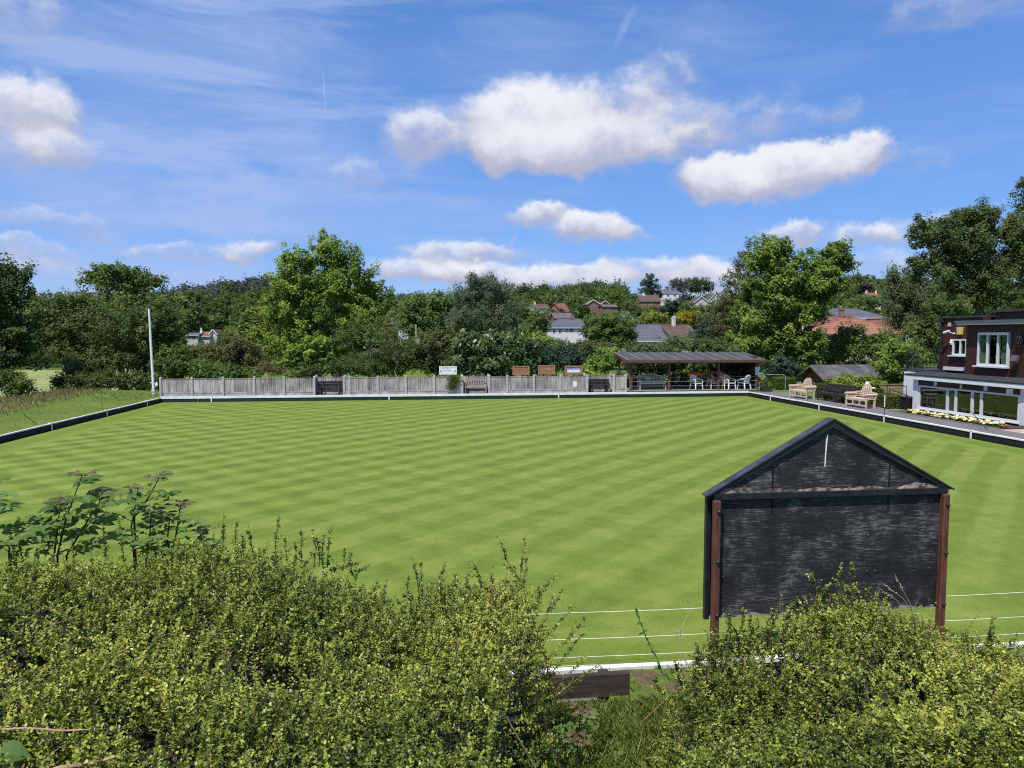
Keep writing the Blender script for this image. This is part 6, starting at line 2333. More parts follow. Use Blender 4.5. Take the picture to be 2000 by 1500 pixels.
# ivy spilling over the fence by the white sign
a = aty(885, 735, 41.85)
m = 700
tt_ = rng.random(m)
pos = np.stack([a[0] + rng.normal(0, 0.16, m) + 0.1 * np.sin(tt_ * 6), 41.86 - rng.random(m) * 0.1, 1.36 - tt_ * 0.85], 1)
V = leafquads(pos, nrm(rng.normal(size=(m, 3)) + [0, -1, .5]), rng.uniform(0.06, 0.12, m), 0.7)
iv = thing('ivy', 'ivy trailing down the fence below the white sign', 'ivy', (a[0], 41.9, 0.5))
polymesh('leaves', V, 4, rng.random(m), LM['mid'], iv, INV[iv.name])
b = MB()
b.tube([(a[0], 41.88, 1.4), (a[0] + 0.05, 41.86, 1.0), (a[0] - 0.03, 41.86, 0.55)], 0.008, 5)
b.build('stem', BARK, iv, iv)

# ------------------------------------------------------------------ foreground hedges
HM = leafmat('small_hedge_leaf', (0.032, 0.055, 0.006), (0.140, 0.182, 0.018), (0.45, 0.46, 0.080), trans=0.2, rough=0.45, spec=0.4)
DEADL = leafmat('dead_brown_leaf', (0.12, 0.065, 0.03), (0.22, 0.12, 0.06), (0.32, 0.20, 0.11), trans=0.2)
TWIG = simple('hedge_twig', (0.24, 0.165, 0.10), 0.8, var=0.4, scale=20)
DEEP = simple('hedge_core_shade', (0.028, 0.026, 0.012), 0.9, var=0.5, scale=30)  # near-black twig colour that carries the shade inside the hedge


def sprig_leaves(base, dirv, length, npair, leaf, tone=0.0):
    """base (S,3), dirv (S,3), length (S,), -> quads of opposite leaf pairs"""
    Sn = len(base)
    ref = rng.normal(size=(Sn, 3))
    side = nrm(np.cross(dirv, ref))
    up2 = np.cross(dirv, side)
    Vs, Ts = [], []
    st = np.clip(0.50 + 0.2 * rng.normal(size=Sn) + tone, 0, 1)
    bend = rng.normal(size=(Sn, 3)) * 0.12
    for k in range(npair):
        f = (k + 0.5 + rng.uniform(-0.25, 0.25, Sn)) / npair
        p = base + dirv * (length * f)[:, None] + bend * (length * f * f)[:, None]
        ang = k * 1.57 + rng.normal(size=Sn) * 0.35
        a = side * np.cos(ang)[:, None] + up2 * np.sin(ang)[:, None]
        for sg in (-1, 1):
            t = nrm(a * sg + dirv * rng.uniform(0.2, 0.9, Sn)[:, None])
            nor = nrm(np.cross(np.cross(a * sg, dirv), t) * -1.0 + 0.35 * rng.normal(size=(Sn, 3)))
            nor = nrm(dirv - t * np.sum(dirv * t, 1, keepdims=True) + 0.55 * SUNV + 0.45 * rng.normal(size=(Sn, 3)))
            nor = nrm(nor - t * np.sum(nor * t, 1, keepdims=True))
            b_ = nrm(np.cross(nor, t))
            l = (leaf * rng.uniform(0.65, 1.25, Sn) * (1.0 - 0.35 * f))[:, None]
            w = l * 0.33
            n3 = nor * l * 0.10
            # 6-gon leaf
            V = np.stack([p, p + t * l * 0.30 + b_ * w * 0.9 + n3, p + t * l * 0.70 + b_ * w * 0.85 + n3, p + t * l, p + t * l * 0.70 - b_ * w * 0.85 + n3, p + t * l * 0.30 - b_ * w * 0.9 + n3], 1)
            Vs.append(V)
            Ts.append(np.clip(st + 0.30 * (f - 0.5) + 0.14 * rng.normal(size=Sn), 0, 1))
    return np.concatenate(Vs), np.concatenate(Ts)


def noise2(x, y, seed):
    r = np.random.default_rng(seed)
    z = np.zeros_like(x)
    for k in range(14):
        fx_, fy_ = r.normal(size=2) * (1.6 + 0.55 * k)
        z += np.sin(x * fx_ + y * fy_ + r.uniform(0, 6.28)) / (1 + 0.28 * k)
    return z / 3.0


def hedge(label, X0, X1, Y0, Y1, ztop, dens, shoots, leaf, seed, mask):
    t = thing('privet_hedge', label, 'hedge', ((X0 + X1) / 2, (Y0 + Y1) / 2, 1.6))
    area = (X1 - X0) * (Y1 - Y0)
    Sn = int(area * dens)
    x = rng.uniform(X0, X1, Sn)
    y = rng.uniform(Y0, Y1, Sn)
    # full density where the leaves can be told apart, thinner well outside
    keep = mask(x, y) & ((np.abs(x - 0.12 * y) < 0.80 * y + 0.75) | (rng.random(Sn) < 0.35))
    x, y = x[keep], y[keep]
    bz = noise2(x, y, seed) * 0.075 + noise2(x * 3.1, y * 3.1, seed + 2) * 0.03
    z = ztop(x, y) + bz
    gaps = noise2(x * 2.3, y * 2.3, seed + 5)
    keep = rng.random(len(x)) < np.clip(1.1 + gaps * 1.0, 0.10, 1.0)
    x, y, z = x[keep], y[keep], z[keep]
    Sn = len(x)
    e = 0.05
    gx = (ztop(x + e, y) + noise2(x + e, y, seed) * .055 - z) / e
    gy = (ztop(x, y + e) + noise2(x, y + e, seed) * .055 - z) / e
    nn = nrm(np.stack([-gx * 0.6, -gy * 0.6, np.ones(Sn)], 1))
    steep = np.sqrt(gx * gx + gy * gy)
    d = nrm(nn + 0.45 * rng.normal(size=(Sn, 3)))
    ln = rng.uniform(0.05, 0.13, Sn)
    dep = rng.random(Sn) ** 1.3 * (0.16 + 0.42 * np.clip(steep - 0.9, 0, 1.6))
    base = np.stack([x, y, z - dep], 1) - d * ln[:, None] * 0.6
    V, T = sprig_leaves(base, d, ln, 8, leaf, tone=0.22 * noise2(x * 0.9, y * 0.9, seed + 3) + 0.12 * noise2(x * 4, y * 4, seed + 4) - 0.9 * np.clip(dep - 0.05, 0, 1))  # deeper leaves get a darker tint: self-shadow put into the colour
    # upright side-shoots and named long shoots
    VS, TS = [V], [T]
    b = MB()
    for i in rng.choice(Sn, min(Sn, 1500), replace=False):
        b.tube([base[i] - d[i] * 0.05, base[i] + d[i] * ln[i] * 0.9], [0.0016, 0.0008], 3, cap=False)
    ii = np.concatenate([rng.choice(Sn, int(Sn * 0.006), replace=False), rng.choice(np.flatnonzero(y > Y1 - 1.0), 330, replace=False)])
    for i in ii:
        d2 = nrm(np.array([rng.normal() * 0.22, rng.normal() * 0.22, 1.0]))
        l2 = rng.uniform(0.08, 0.19)
        v_, t_ = sprig_leaves(base[i][None], d2[None], np.array([l2]), 13, leaf * 0.9)
        VS.append(v_)
        TS.append(t_)
        b.tube([base[i] - d2 * 0.05, base[i] + d2 * l2], [0.0022, 0.0010], 4, cap=False)
    for (pxa, pya, pxb, pyb, Ys) in shoots:
        A = aty(pxa, pya, Ys)
        B = aty(pxb, pyb, Ys - 0.05)
        A = A + (A - B) * 0.25
        mid = (A + B) / 2 + rng.normal(size=3) * 0.012
        L1 = np.linalg.norm(mid - A)
        L2 = np.linalg.norm(B - mid)
        for (p, q, l_) in ((A, mid, L1), (mid, B, L2)):
            k = max(4, int(l_ / 0.0125))
            v_, t_ = sprig_leaves(p[None], nrm(q - p)[None], np.array([l_]), k, leaf * 1.0)
            VS.append(v_)
            TS.append(t_)
            # little side twigs
            for j in range(int(l_ / 0.022)):
                f = rng.random()
                o_ = p + (q - p) * f
                d3 = nrm(nrm(q - p) + rng.normal(size=3) * 0.55)
                l3 = rng.uniform(0.02, 0.07) * (1.2 if p is A else 0.6)
                v_, t_ = sprig_leaves(o_[None], d3[None], np.array([l3]), 4, leaf * 0.85)
                VS.append(v_)
                TS.append(t_)
        b.tube([A, mid, B], [0.0028, 0.002, 0.0012], 5, cap=False)
    nd = 260
    jj = rng.choice(Sn, nd, replace=False)
    jj = jj[noise2(x[jj] * 1.3, y[jj] * 1.3, seed + 12) > 0.05]
    for i in jj:
        d4 = nrm(np.array([rng.normal(), rng.normal(), 0.25]))
        p4 = base[i] + d[i] * ln[i] * rng.uniform(0.6, 1.0)
        b.tube([p4 - d4 * rng.uniform(0.03, 0.09), p4 + d4 * 0.02 + rng.normal(size=3) * 0.008, p4 + d4 * rng.uniform(0.05, 0.12)], [0.0012, 0.0014, 0.0007], 3, cap=False)
    dv, dt_ = sprig_leaves(base[jj], nrm(d[jj] + 0.5 * rng.normal(size=(len(jj), 3))), ln[jj] * 1.1, 3, leaf * 1.05)
    polymesh('dead_leaves', dv, 6, dt_, DEADL, t, INV[t.name])
    V = np.concatenate(VS)
    T = np.concatenate(TS)
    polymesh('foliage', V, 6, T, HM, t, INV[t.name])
    # inner branches: main stems fanning from the ground up to the surface
    for i in rng.choice(Sn, min(420, Sn), replace=False):
        tip = np.array([x[i], y[i], z[i] - 0.03])
        foot = np.array([x[i] + rng.normal() * 0.1, y[i] + rng.normal() * 0.1, G(x[i], y[i]) - 0.05])
        mid = (tip + foot) / 2 + rng.normal(size=3) * 0.05
        b.tube([foot, mid, tip], [0.008, 0.005, 0.002], 4, cap=False)
    b.build('stem', TWIG, t, t)
    # dark sheet for the inner twigs, coloured so leaf gaps look shaded
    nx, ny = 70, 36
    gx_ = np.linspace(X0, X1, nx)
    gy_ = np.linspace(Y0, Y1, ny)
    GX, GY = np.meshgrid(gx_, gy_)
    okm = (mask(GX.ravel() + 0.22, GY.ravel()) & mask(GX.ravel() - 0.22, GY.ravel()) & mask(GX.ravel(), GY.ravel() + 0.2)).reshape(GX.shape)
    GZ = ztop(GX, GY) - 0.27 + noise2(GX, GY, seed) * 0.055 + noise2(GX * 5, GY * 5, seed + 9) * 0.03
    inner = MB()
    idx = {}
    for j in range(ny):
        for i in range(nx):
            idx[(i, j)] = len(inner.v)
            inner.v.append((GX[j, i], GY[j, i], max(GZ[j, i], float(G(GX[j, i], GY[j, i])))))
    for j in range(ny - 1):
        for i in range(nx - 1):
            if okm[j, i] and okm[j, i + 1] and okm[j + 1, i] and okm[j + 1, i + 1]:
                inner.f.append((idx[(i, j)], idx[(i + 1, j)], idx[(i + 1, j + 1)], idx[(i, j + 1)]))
    inner.build('shade_core', DEEP, t, t)
    return t


# left hedge: crest height at Y=4
CL = [(-500, 1060), (0, 1085), (150, 1075), (300, 1090), (430, 1092), (560, 1092), (690, 1128), (760, 1172), (850, 1160), (950, 1150), (1040, 1150), (1090, 1195)]
YC = 4.0
cxs = np.array([aty(p[0], p[1], YC)[0] for p in CL])
czs = np.array([aty(p[0], p[1], YC)[2] for p in CL])


def ztop_left(x, y):
    zc = np.interp(x, cxs, czs) + 0.0
    flat = 2.42
    t_ = smooth((y - 2.2) / 1.5)
    z = flat * (1 - t_) + zc * t_
    edge = 0.43 + 0.22 * (y - 2.2)            # right-hand edge of the hedge
    z = z - 0.75 * smooth((x - edge + 0.34) / 0.38) ** 2
    z = z - 0.9 * smooth((y - 4.0) / 0.35)
    return z


def mask_left(x, y):
    return (x < 0.45 + 0.22 * (y - 2.2)) & (y < 4.3)


SH_L = [(430, 1090, 437, 1002, 4.1), (465, 1095, 461, 1018, 4.1), (500, 1090, 485, 1024, 4.1), (478, 1092, 474, 1048, 4.05), (540, 1085, 546, 1010, 4.1), (558, 1088, 556, 1052, 4.1), (575, 1095, 577, 1058, 4.1),
        (612, 1095, 609, 1034, 4.1), (622, 1095, 618, 1048, 4.05), (640, 1095, 643, 1040, 4.1), (632, 1100, 631, 1052, 4.1), (668, 1105, 672, 1070, 4.1), (688, 1115, 687, 1080, 4.1), (655, 1110, 705, 1098, 4.1),
        (752, 1172, 755, 1135, 4.1), (790, 1165, 797, 1122, 4.1), (818, 1160, 808, 1095, 4.1), (826, 1160, 824, 1102, 4.1), (858, 1155, 869, 1097, 4.1), (875, 1158, 878, 1148, 4.1), (918, 1150, 912, 1125, 4.1), (940, 1140, 924, 1097, 4.1),
        (965, 1150, 958, 1120, 4.1), (1008, 1118, 976, 1053, 4.15), (1012, 1160, 1028, 1038, 4.15), (1008, 1165, 1006, 1110, 4.1), (1018, 1180, 1030, 1090, 4.1), (1050, 1180, 1085, 1125, 4.1), (1045, 1165, 1052, 1150, 4.1), (1060, 1220, 1098, 1155, 4.05), (1060, 1250, 1114, 1188, 4.0), (1070, 1290, 1140, 1208, 3.9),
        (1080, 1310, 1135, 1240, 3.8), (1085, 1360, 1165, 1300, 3.6), (20, 1085, 15, 1045, 4.1), (90, 1080, 95, 1050, 4.1), (150, 1080, 160, 1055, 4.1), (205, 1075, 200, 1020, 4.1), (240, 1080, 232, 1005, 4.1), (350, 1090, 345, 1055, 4.1), (400, 1092, 405, 1062, 4.1), (45, 1080, 40, 1015, 4.1),
        (590, 1090, 590, 1040, 4.1), (520, 1095, 522, 1065, 4.1), (700, 1130, 722, 1108, 4.1), (735, 1160, 738, 1138, 4.1), (888, 1160, 892, 1120, 4.1), (985, 1160, 990, 1128, 4.1), (1070, 1190, 1080, 1160, 4.1), (1095, 1340, 1150, 1275, 3.7)]
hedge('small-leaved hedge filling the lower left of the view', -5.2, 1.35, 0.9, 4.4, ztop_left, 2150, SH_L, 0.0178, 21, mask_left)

CR = [(1180, 1350), (1260, 1330), (1330, 1300), (1420, 1260), (1500, 1215), (1580, 1190), (1650, 1165), (1720, 1200), (1790, 1240), (1860, 1262), (1950, 1272), (2100, 1300), (2400, 1300)]
YR = 3.7
rxs = np.array([aty(p[0], p[1], YR)[0] for p in CR])
rzs = np.array([aty(p[0], p[1], YR)[2] for p in CR])


def ztop_right(x, y):
    zc = np.interp(x - (3.7 - y) * 0.10, rxs, rzs)
    flat = np.interp(x, [0.5, 0.8, 1.1, 1.6], [2.0, 2.2, 2.28, 2.32])
    t_ = smooth((y - 2.1) / 1.3)
    z = flat * (1 - t_) + zc * t_
    edge = 0.62 + 0.33 * (y - 2.3) + 0.22 * np.maximum(0, y - 3.2)
    z = z - 0.75 * smooth((edge + 0.35 - x) / 0.4) ** 2
    z = z - 0.9 * smooth((y - 3.75) / 0.35)
    return z


def mask_right(x, y):
    return (x > 0.60 + 0.33 * (y - 2.3) + 0.22 * np.maximum(0, y - 3.2)) & (y < 4.05)


SH_R = [(1640, 1170, 1641, 1103, 3.75), (1668, 1170, 1647, 1140, 3.75), (1655, 1160, 1662, 1102, 3.75), (1600, 1180, 1583, 1123, 3.75), (1612, 1185, 1606, 1150, 3.7), (1625, 1180, 1622, 1140, 3.7), (1680, 1180, 1672, 1140, 3.7), (1700, 1190, 1717, 1160, 3.75),
        (1730, 1205, 1727, 1172, 3.75), (1575, 1195, 1572, 1170, 3.7), (1500, 1225, 1508, 1190, 3.75), (1450, 1240, 1453, 1188, 3.75), (1425, 1245, 1420, 1196, 3.75), (1470, 1235, 1468, 1200, 3.75), (1540, 1210, 1542, 1180, 3.7), (1440, 1260, 1432, 1225, 3.7), (1770, 1240, 1768, 1215, 3.7),
        (1805, 1250, 1800, 1228, 3.7), (1840, 1265, 1832, 1240, 3.7), (1935, 1270, 1938, 1202, 3.7), (1930, 1275, 1942, 1225, 3.7), (1890, 1270, 1880, 1240, 3.7), (1900, 1275, 1893, 1245, 3.7), (1970, 1280, 1975, 1250, 3.7), (1410, 1275, 1396, 1230, 3.7), (1370, 1300, 1362, 1262, 3.6), (1820, 1262, 1824, 1235, 3.7),
        (1330, 1330, 1318, 1290, 3.5), (1295, 1350, 1280, 1318, 3.4), (1560, 1200, 1553, 1165, 3.75), (1690, 1185, 1695, 1150, 3.7)]
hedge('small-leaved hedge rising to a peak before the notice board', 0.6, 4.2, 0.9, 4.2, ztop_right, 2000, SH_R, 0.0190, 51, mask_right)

# saplings growing through the hedge (pinnate leaves)
ROW = leafmat('sapling_leaf', (0.075, 0.145, 0.032), (0.145, 0.235, 0.062), (0.26, 0.36, 0.13), trans=0.45, rough=0.55, spec=0.2)
REDL = leafmat('young_red_leaf', (0.09, 0.06, 0.03), (0.15, 0.10, 0.055), (0.19, 0.17, 0.09), trans=0.3)
DST = simple('dark_purple_stem', (0.045, 0.028, 0.025), 0.6, var=0.3)


def leaflet(p, t, nor, l, w, out, tint, tl):
    b_ = np.cross(nor, t)
    sec = [(0.0, 0.05), (0.18, 0.75), (0.42, 1.0), (0.68, 0.78), (0.88, 0.34), (1.0, 0.0)]
    for (f0, w0), (f1, w1) in zip(sec[:-1], sec[1:]):
        for sg in (-1, 1):
            c0 = p + t * l * f0 - nor * l * 0.26 * f0 * f0
            c1 = p + t * l * f1 - nor * l * 0.26 * f1 * f1
            e0 = c0 + b_ * sg * w * w0 + nor * w * w0 * 0.42
            e1 = c1 + b_ * sg * w * w1 + nor * w * w1 * 0.42
            out.append([c0, e0, e1, c1] if sg > 0 else [c0, c1, e1, e0])
            tl.append(tint + (0.08 if sg > 0 else -0.04))


def pinnate(b, p, d, Ln, pairs, ll, out, tl, r_):
    d = nrm(np.array(d))
    nrm_up = nrm(np.array([0, 0, 1.0]) - d * d[2] + r_.normal(size=3) * 0.2)
    side = np.cross(nrm_up, d)
    pts = []
    tint = r_.uniform(0.3, 0.75)
    for i in range(6):
        f = i / 5
        pts.append(p + d * Ln * f - nrm_up * Ln * 0.18 * f * f)
    b.tube(pts, [0.0022, 0.002, 0.0018, 0.0015, 0.0012, 0.001], 4, cap=False)
    for k in range(pairs):
        f = 0.25 + 0.7 * k / max(1, pairs - 1)
        q = p + d * Ln * f - nrm_up * Ln * 0.18 * f * f
        for sg in (-1, 1):
            t = nrm(side * sg + d * 0.45 - nrm_up * r_.uniform(-0.1, 0.3))
            n_ = nrm(nrm_up * 0.5 + np.array([-0.25, -0.75, 0.7]) + r_.normal(size=3) * 0.28)
            n_ = nrm(n_ - t * (n_ @ t))
            l = ll * (0.7 + 0.3 * math.sin(f * 2.6)) * r_.uniform(0.85, 1.15)
            leaflet(q, t, n_, l, l * 0.25, out, tint + r_.normal() * 0.1, tl)
    t = nrm(d - nrm_up * 0.35)
    n_ = nrm(nrm_up * 0.5 + np.array([-0.25, -0.75, 0.7]))
    n_ = nrm(n_ - t * (n_ @ t))
    leaflet(pts[-1], t, n_, ll * 1.05, ll * 0.27, out, tint, tl)


def sapling(label, stems, seed, ll=0.075, redtips=True, nleaf=7, group=None):
    r_ = np.random.default_rng(seed)
    p0 = aty(stems[0][0], stems[0][1], stems[0][4])
    t = thing('sapling', label, 'sapling', (p0[0], p0[1], float(G(p0[0], p0[1]))), 0, group)
    out, tl, ro, rt = [], [], [], []
    b = MB()
    for (pxa, pya, pxb, pyb, Ys) in stems:
        A = aty(pxa, pya, Ys)
        B = aty(pxb, pyb, Ys)
        A0 = np.array([A[0], A[1], G(A[0], A[1])])
        mid = (A + B) / 2 + r_.normal(size=3) * 0.012
        b.tube([A0, A, mid, B], [0.007, 0.006, 0.0045, 0.0025], 6, cap=False)
        L_ = np.linalg.norm(B - A)
        for k in range(nleaf):
            f = 0.05 + 0.92 * (k + r_.uniform(-0.2, 0.2)) / nleaf
            q = A + (mid - A) * min(1, f * 2) + (B - mid) * max(0, f * 2 - 1)
            a = k * 2.4 + r_.uniform(-0.4, 0.4)
            d = [math.cos(a), math.sin(a) * 0.9, r_.uniform(0.15, 0.75)]
            pinnate(b, q, d, r_.uniform(0.10, 0.20) * (1.15 - 0.4 * f), r_.integers(3, 5), ll * r_.uniform(0.75, 1.1), out, tl, r_)
        if redtips:
            for k in range(4):
                a = k * 1.6 + r_.uniform(0, 1)
                d = [math.cos(a), math.sin(a), 0.6]
                pinnate(b, B, d, 0.05, 2, 0.035, ro, rt, r_)
    polymesh('leaves', np.array(out), 4, np.array(tl), ROW, t, INV[t.name])
    if ro:
        polymesh('young_leaves', np.array(ro), 4, np.array(rt) * 0 + r_.random(len(rt)), REDL, t, INV[t.name])
    b.build('stem', DST, t, t)


sapling('tallest leafy sapling with reddish tips sticking out of the left hedge', [(112, 1085, 160, 930, 4.15), (105, 1090, 118, 985, 4.1), (130, 1085, 205, 965, 4.2)], 5, 0.085)
sapling('sapling with arching tips, middle one of the left hedge', [(262, 1090, 270, 955, 4.15), (262, 1010, 310, 935, 4.15), (285, 1095, 295, 1000, 4.1)], 8, 0.068)
sapling('lowest sapling of the left hedge with narrow leaves', [(335, 1095, 352, 990, 4.15), (318, 1090, 332, 1010, 4.1), (350, 1095, 398, 1040, 4.1)], 12, 0.06)
sapling('sapling reaching in at the left edge of the hedge', [(-40, 1080, -14, 925, 4.1), (-30, 1085, -8, 985, 4.1), (18, 1085, 22, 1040, 4.1)], 15, 0.08, redtips=False)
sapling('small dark sapling in the gap between the two hedges', [(1131, 1500, 1134, 1392, 3.35), (1120, 1540, 1128, 1450, 3.2)], 19, 0.05, nleaf=5)

# one big round leaf and dead sticks on the hedge
a = aty(22, 1476, 2.25)
out, tl = [], []
leaflet(a + np.array([-0.045, 0, 0.0]), nrm(np.array([1.0, 0.1, 0.05])), nrm(np.array([0.0, -0.45, 1.0])), 0.09, 0.042, out, 0.3, tl)
t = thing('bindweed', 'single large rounded leaf in the bottom left corner', 'plant', tuple(a))
polymesh('leaf', np.array(out), 4, np.array(tl), ROW, t, INV[t.name])
b = MB()
b.tube([a + np.array([-0.045, 0, 0]), a + np.array([-0.09, 0.05, -0.12])], 0.0015, 4)
b.build('stem', DST, t, t)
STK = simple('dead_stick', (0.42, 0.27, 0.19), 0.8, var=0.4, scale=30)
for (p0, p1, Ys, lab) in (((60, 1524, 2.1), (226, 1484, 2.16), 2.1, 'thick broken stick lying on the hedge at the bottom left'), ((-20, 1432, 2.38), (186, 1430, 2.36), 2.4, 'thin pale dead stick lying along the left hedge')):
    A, B = aty(p0[0], p0[1], p0[2]), aty(p1[0], p1[1], p1[2])
    A[2] += 0.01
    B[2] += 0.01
    b = MB()
    r = 0.006 if 'thick' in lab else 0.003
    b.tube([A, A + (B - A) * 0.35 + np.array([0, 0, 0.006]), A + (B - A) * 0.7 - np.array([0, 0, 0.004]), B], [r, r * 1.1, r, r * 0.6], 6)
    o = b.build('stick', STK)
    tag(o, lab, 'stick')

# ------------------------------------------------------------------ grass blades
def blades(name, x, y, z, h, w, mat, tint, lean=0.35):
    n = len(x)
    a = rng.uniform(0, 2 * PI, n)
    d = np.stack([np.cos(a), np.sin(a), np.zeros(n)], 1)
    s = np.stack([-np.sin(a), np.cos(a), np.zeros(n)], 1)
    p = np.stack([x, y, z], 1)
    ln = (lean * rng.random(n) * h)[:, None]
    hw = (w * 0.5)[:, None]
    up_ = np.array([0, 0, 1.0])
    mid = p + up_ * (h * 0.55)[:, None] + d * ln * 0.35
    tip = p + up_ * h[:, None] * 0.97 + d * ln
    V = np.stack([p - s * hw, p + s * hw, mid + s * hw * 0.8, tip, mid - s * hw * 0.8], 1)
    return polymesh(name, V, 5, tint, mat)


GM = leafmat('grass_blade', (0.10, 0.165, 0.022), (0.20, 0.28, 0.045), (0.34, 0.38, 0.13), trans=0.35, rough=0.5)
GD = leafmat('meadow_blade', (0.10, 0.14, 0.03), (0.26, 0.24, 0.10), (0.46, 0.38, 0.21), trans=0.3)
n = 70000
x = rng.uniform(0.2, 3.0, n)
y = rng.uniform(2.0, 5.02, n)
o = blades('bank_grass', x, y, G(x, y) - 0.01, rng.uniform(0.02, 0.085, n), rng.uniform(0.0018, 0.0038, n), GM, np.clip(rng.normal(0.6, 0.22, n), 0, 1), 1.5)
tag(o, 'long green grass on the bank between the hedges', 'grass', kind='stuff')
n = 5200
x = rng.uniform(0.5, 9, n)
x = x + 0.16 * np.sin(x * 9) + 0.1 * np.sin(x * 23)
y = 6.93 - rng.random(n) ** 1.1 * 1.3
o = blades('verge_grass', x, y, G(x, y) - 0.01, rng.uniform(0.02, 0.06, n) + 0.10 * rng.random(n) ** 6, rng.uniform(0.003, 0.006, n), GM, np.clip(rng.normal(0.6, 0.25, n), 0, 1), 1.1)
tag(o, 'sparse grass tufts growing behind the near edging', 'grass', kind='stuff')
n = 30000
x = rng.uniform(-34, -15.9, n)
y = rng.uniform(24, 45.5, n)
kk = smooth((-x - 16.0 - 0.13 * (y - 26)) / 1.6)
h = rng.uniform(0.06, 0.16, n) + kk * rng.uniform(0.04, 0.34, n) * (0.5 + 0.5 * np.clip(noise2(x * 0.4, y * 0.4, 3) + 0.5, 0, 1.3))
keep = (kk > 0.08) & (rng.random(n) < 0.8)
o = blades('meadow_grass', x[keep], y[keep], G(x, y)[keep] - 0.02, h[keep], rng.uniform(0.015, 0.035, n)[keep], GD, np.clip(rng.normal(0.45, 0.25, n) + 0.15, 0, 1)[keep], 0.6)
tag(o, 'tall dry meadow grass beyond the left verge', 'grass', kind='stuff')
n = 5000
x = rng.uniform(-21, -15, n)
y = rng.uniform(24, 43, n)
o = blades('verge_tufts', x, y, G(x, y) - 0.02, rng.uniform(0.03, 0.07, n) + 0.16 * smooth((y - 35) / 6) * rng.random(n), rng.uniform(0.012, 0.025, n), GM, np.clip(rng.normal(0.5, 0.22, n), 0, 1), 0.7)
tag(o, 'green verge grass along the left edging', 'grass', kind='stuff')

# dry seed stalks by the right-hand hedge and the middle gap
b = MB()
for (pa, pm, pb, Ys) in (((1792, 1205), (1770, 1165), (1750, 1128), 3.72), ((1790, 1212), (1765, 1170), (1727, 1142), 3.7), ((1775, 1215), (1755, 1175), (1722, 1153), 3.7), ((1340, 1300), (1332, 1262), (1329, 1232), 4.4), ((1345, 1345), (1342, 1310), (1338, 1278), 4.2), ((1330, 1270), (1322, 1245), (1320, 1230), 4.4), ((1330, 1225), (1350, 1190), (1342, 1170), 4.6)):
    A, M_, B = aty(*pa, Ys), aty(*pm, Ys), aty(*pb, Ys)
    b.tube([A - np.array([0, 0, 0.12]), A, M_, B], [0.002, 0.0018, 0.0016, 0.0008], 4, cap=False)
    for k in range(9):
        f = 0.3 + 0.7 * k / 9
        q = M_ + (B - M_) * f
        b.tube([q, q + (B - M_) * 0.08 + rng.normal(size=3) * 0.004, q + (B - M_) * 0.16 + rng.normal(size=3) * 0.006], [0.0008, 0.0022, 0.0006], 4, cap=False)
o = b.build('grass_stalks', simple('straw', (0.48, 0.40, 0.24), 0.8, var=0.2))
tag(o, 'dry pale grass stalks arching above the right hedge', 'grass', kind='stuff')
# thin weed growing before the edging
A = aty(1300, 1320, 5.2)
t = thing('weed', 'slender leaning weed with a few leaves before the near edging', 'weed', (A[0], 5.2, float(G(A[0], 5.2))))
P_ = [aty(1300, 1330, 5.2), aty(1285, 1290, 5.2), aty(1262, 1245, 5.2), aty(1242, 1194, 5.2)]
b = MB()
b.tube([np.array([P_[0][0], 5.2, G(P_[0][0], 5.2)])] + P_, [0.006, 0.0055, 0.005, 0.004, 0.002], 5)
b.build('stem', simple('green_stem', (0.22, 0.26, 0.09), 0.6), t, t)
out, tl = [], []
r_ = np.random.default_rng(4)
for k in range(26):
    f = r_.random() ** 0.8 * 2.99
    i = int(f)
    q = P_[i] + (P_[i + 1] - P_[i]) * (f - i)
    d = nrm(r_.normal(size=3) * np.array([1, 1, .5]) + [0, 0, 0.3])
    n_ = nrm(np.array([0, -0.2, 1.0]) + r_.normal(size=3) * 0.3)
    n_ = nrm(n_ - d * (n_ @ d))
    l = r_.uniform(0.025, 0.06)
    leaflet(q, d, n_, l, l * 0.25, out, r_.random(), tl)
polymesh('leaves', np.array(out), 4, np.array(tl), ROW, t, INV[t.name])

# ------------------------------------------------------------------ sky, sun, camera
SUND = Vector((-0.31, -0.37, 0.875)).normalized()
elev = math.asin(SUND.z)
world = bpy.data.worlds.new('World')
S.world = world
world.use_nodes = True
nt = world.node_tree
nt.nodes.clear()
wo = nt.nodes.new('ShaderNodeOutputWorld')
bg = nt.nodes.new('ShaderNodeBackground')
sky = nt.nodes.new('ShaderNodeTexSky')
sky.sky_type = 'NISHITA'
sky.sun_disc = False
sky.sun_elevation = elev
sky.sun_rotation = math.atan2(SUND.x, SUND.y)
sky.air_density = 1.0
sky.dust_density = 0.25
sky.ozone_density = 2.5
SKYSTR = 0.12


def wm(op, a, b=None, c=None, clamp=False):
    n = nt.nodes.new('ShaderNodeMath')
    n.operation = op
    n.use_clamp = clamp
    for i, v in enumerate((a, b, c)):
        if v is None:
            continue
        if isinstance(v, (int, float)):
            n.inputs[i].default_value = v
        else:
            L(nt, v, n.inputs[i])
    return n.outputs[0]


def wv(op, a, b=None, out=0):
    n = nt.nodes.new('ShaderNodeVectorMath')
    n.operation = op
    for i, v in enumerate((a, b)):
        if v is None:
            continue
        if isinstance(v, (tuple, list)):
            n.inputs[i].default_value = v
        else:
            L(nt, v, n.inputs[i])
    return n.outputs[out]


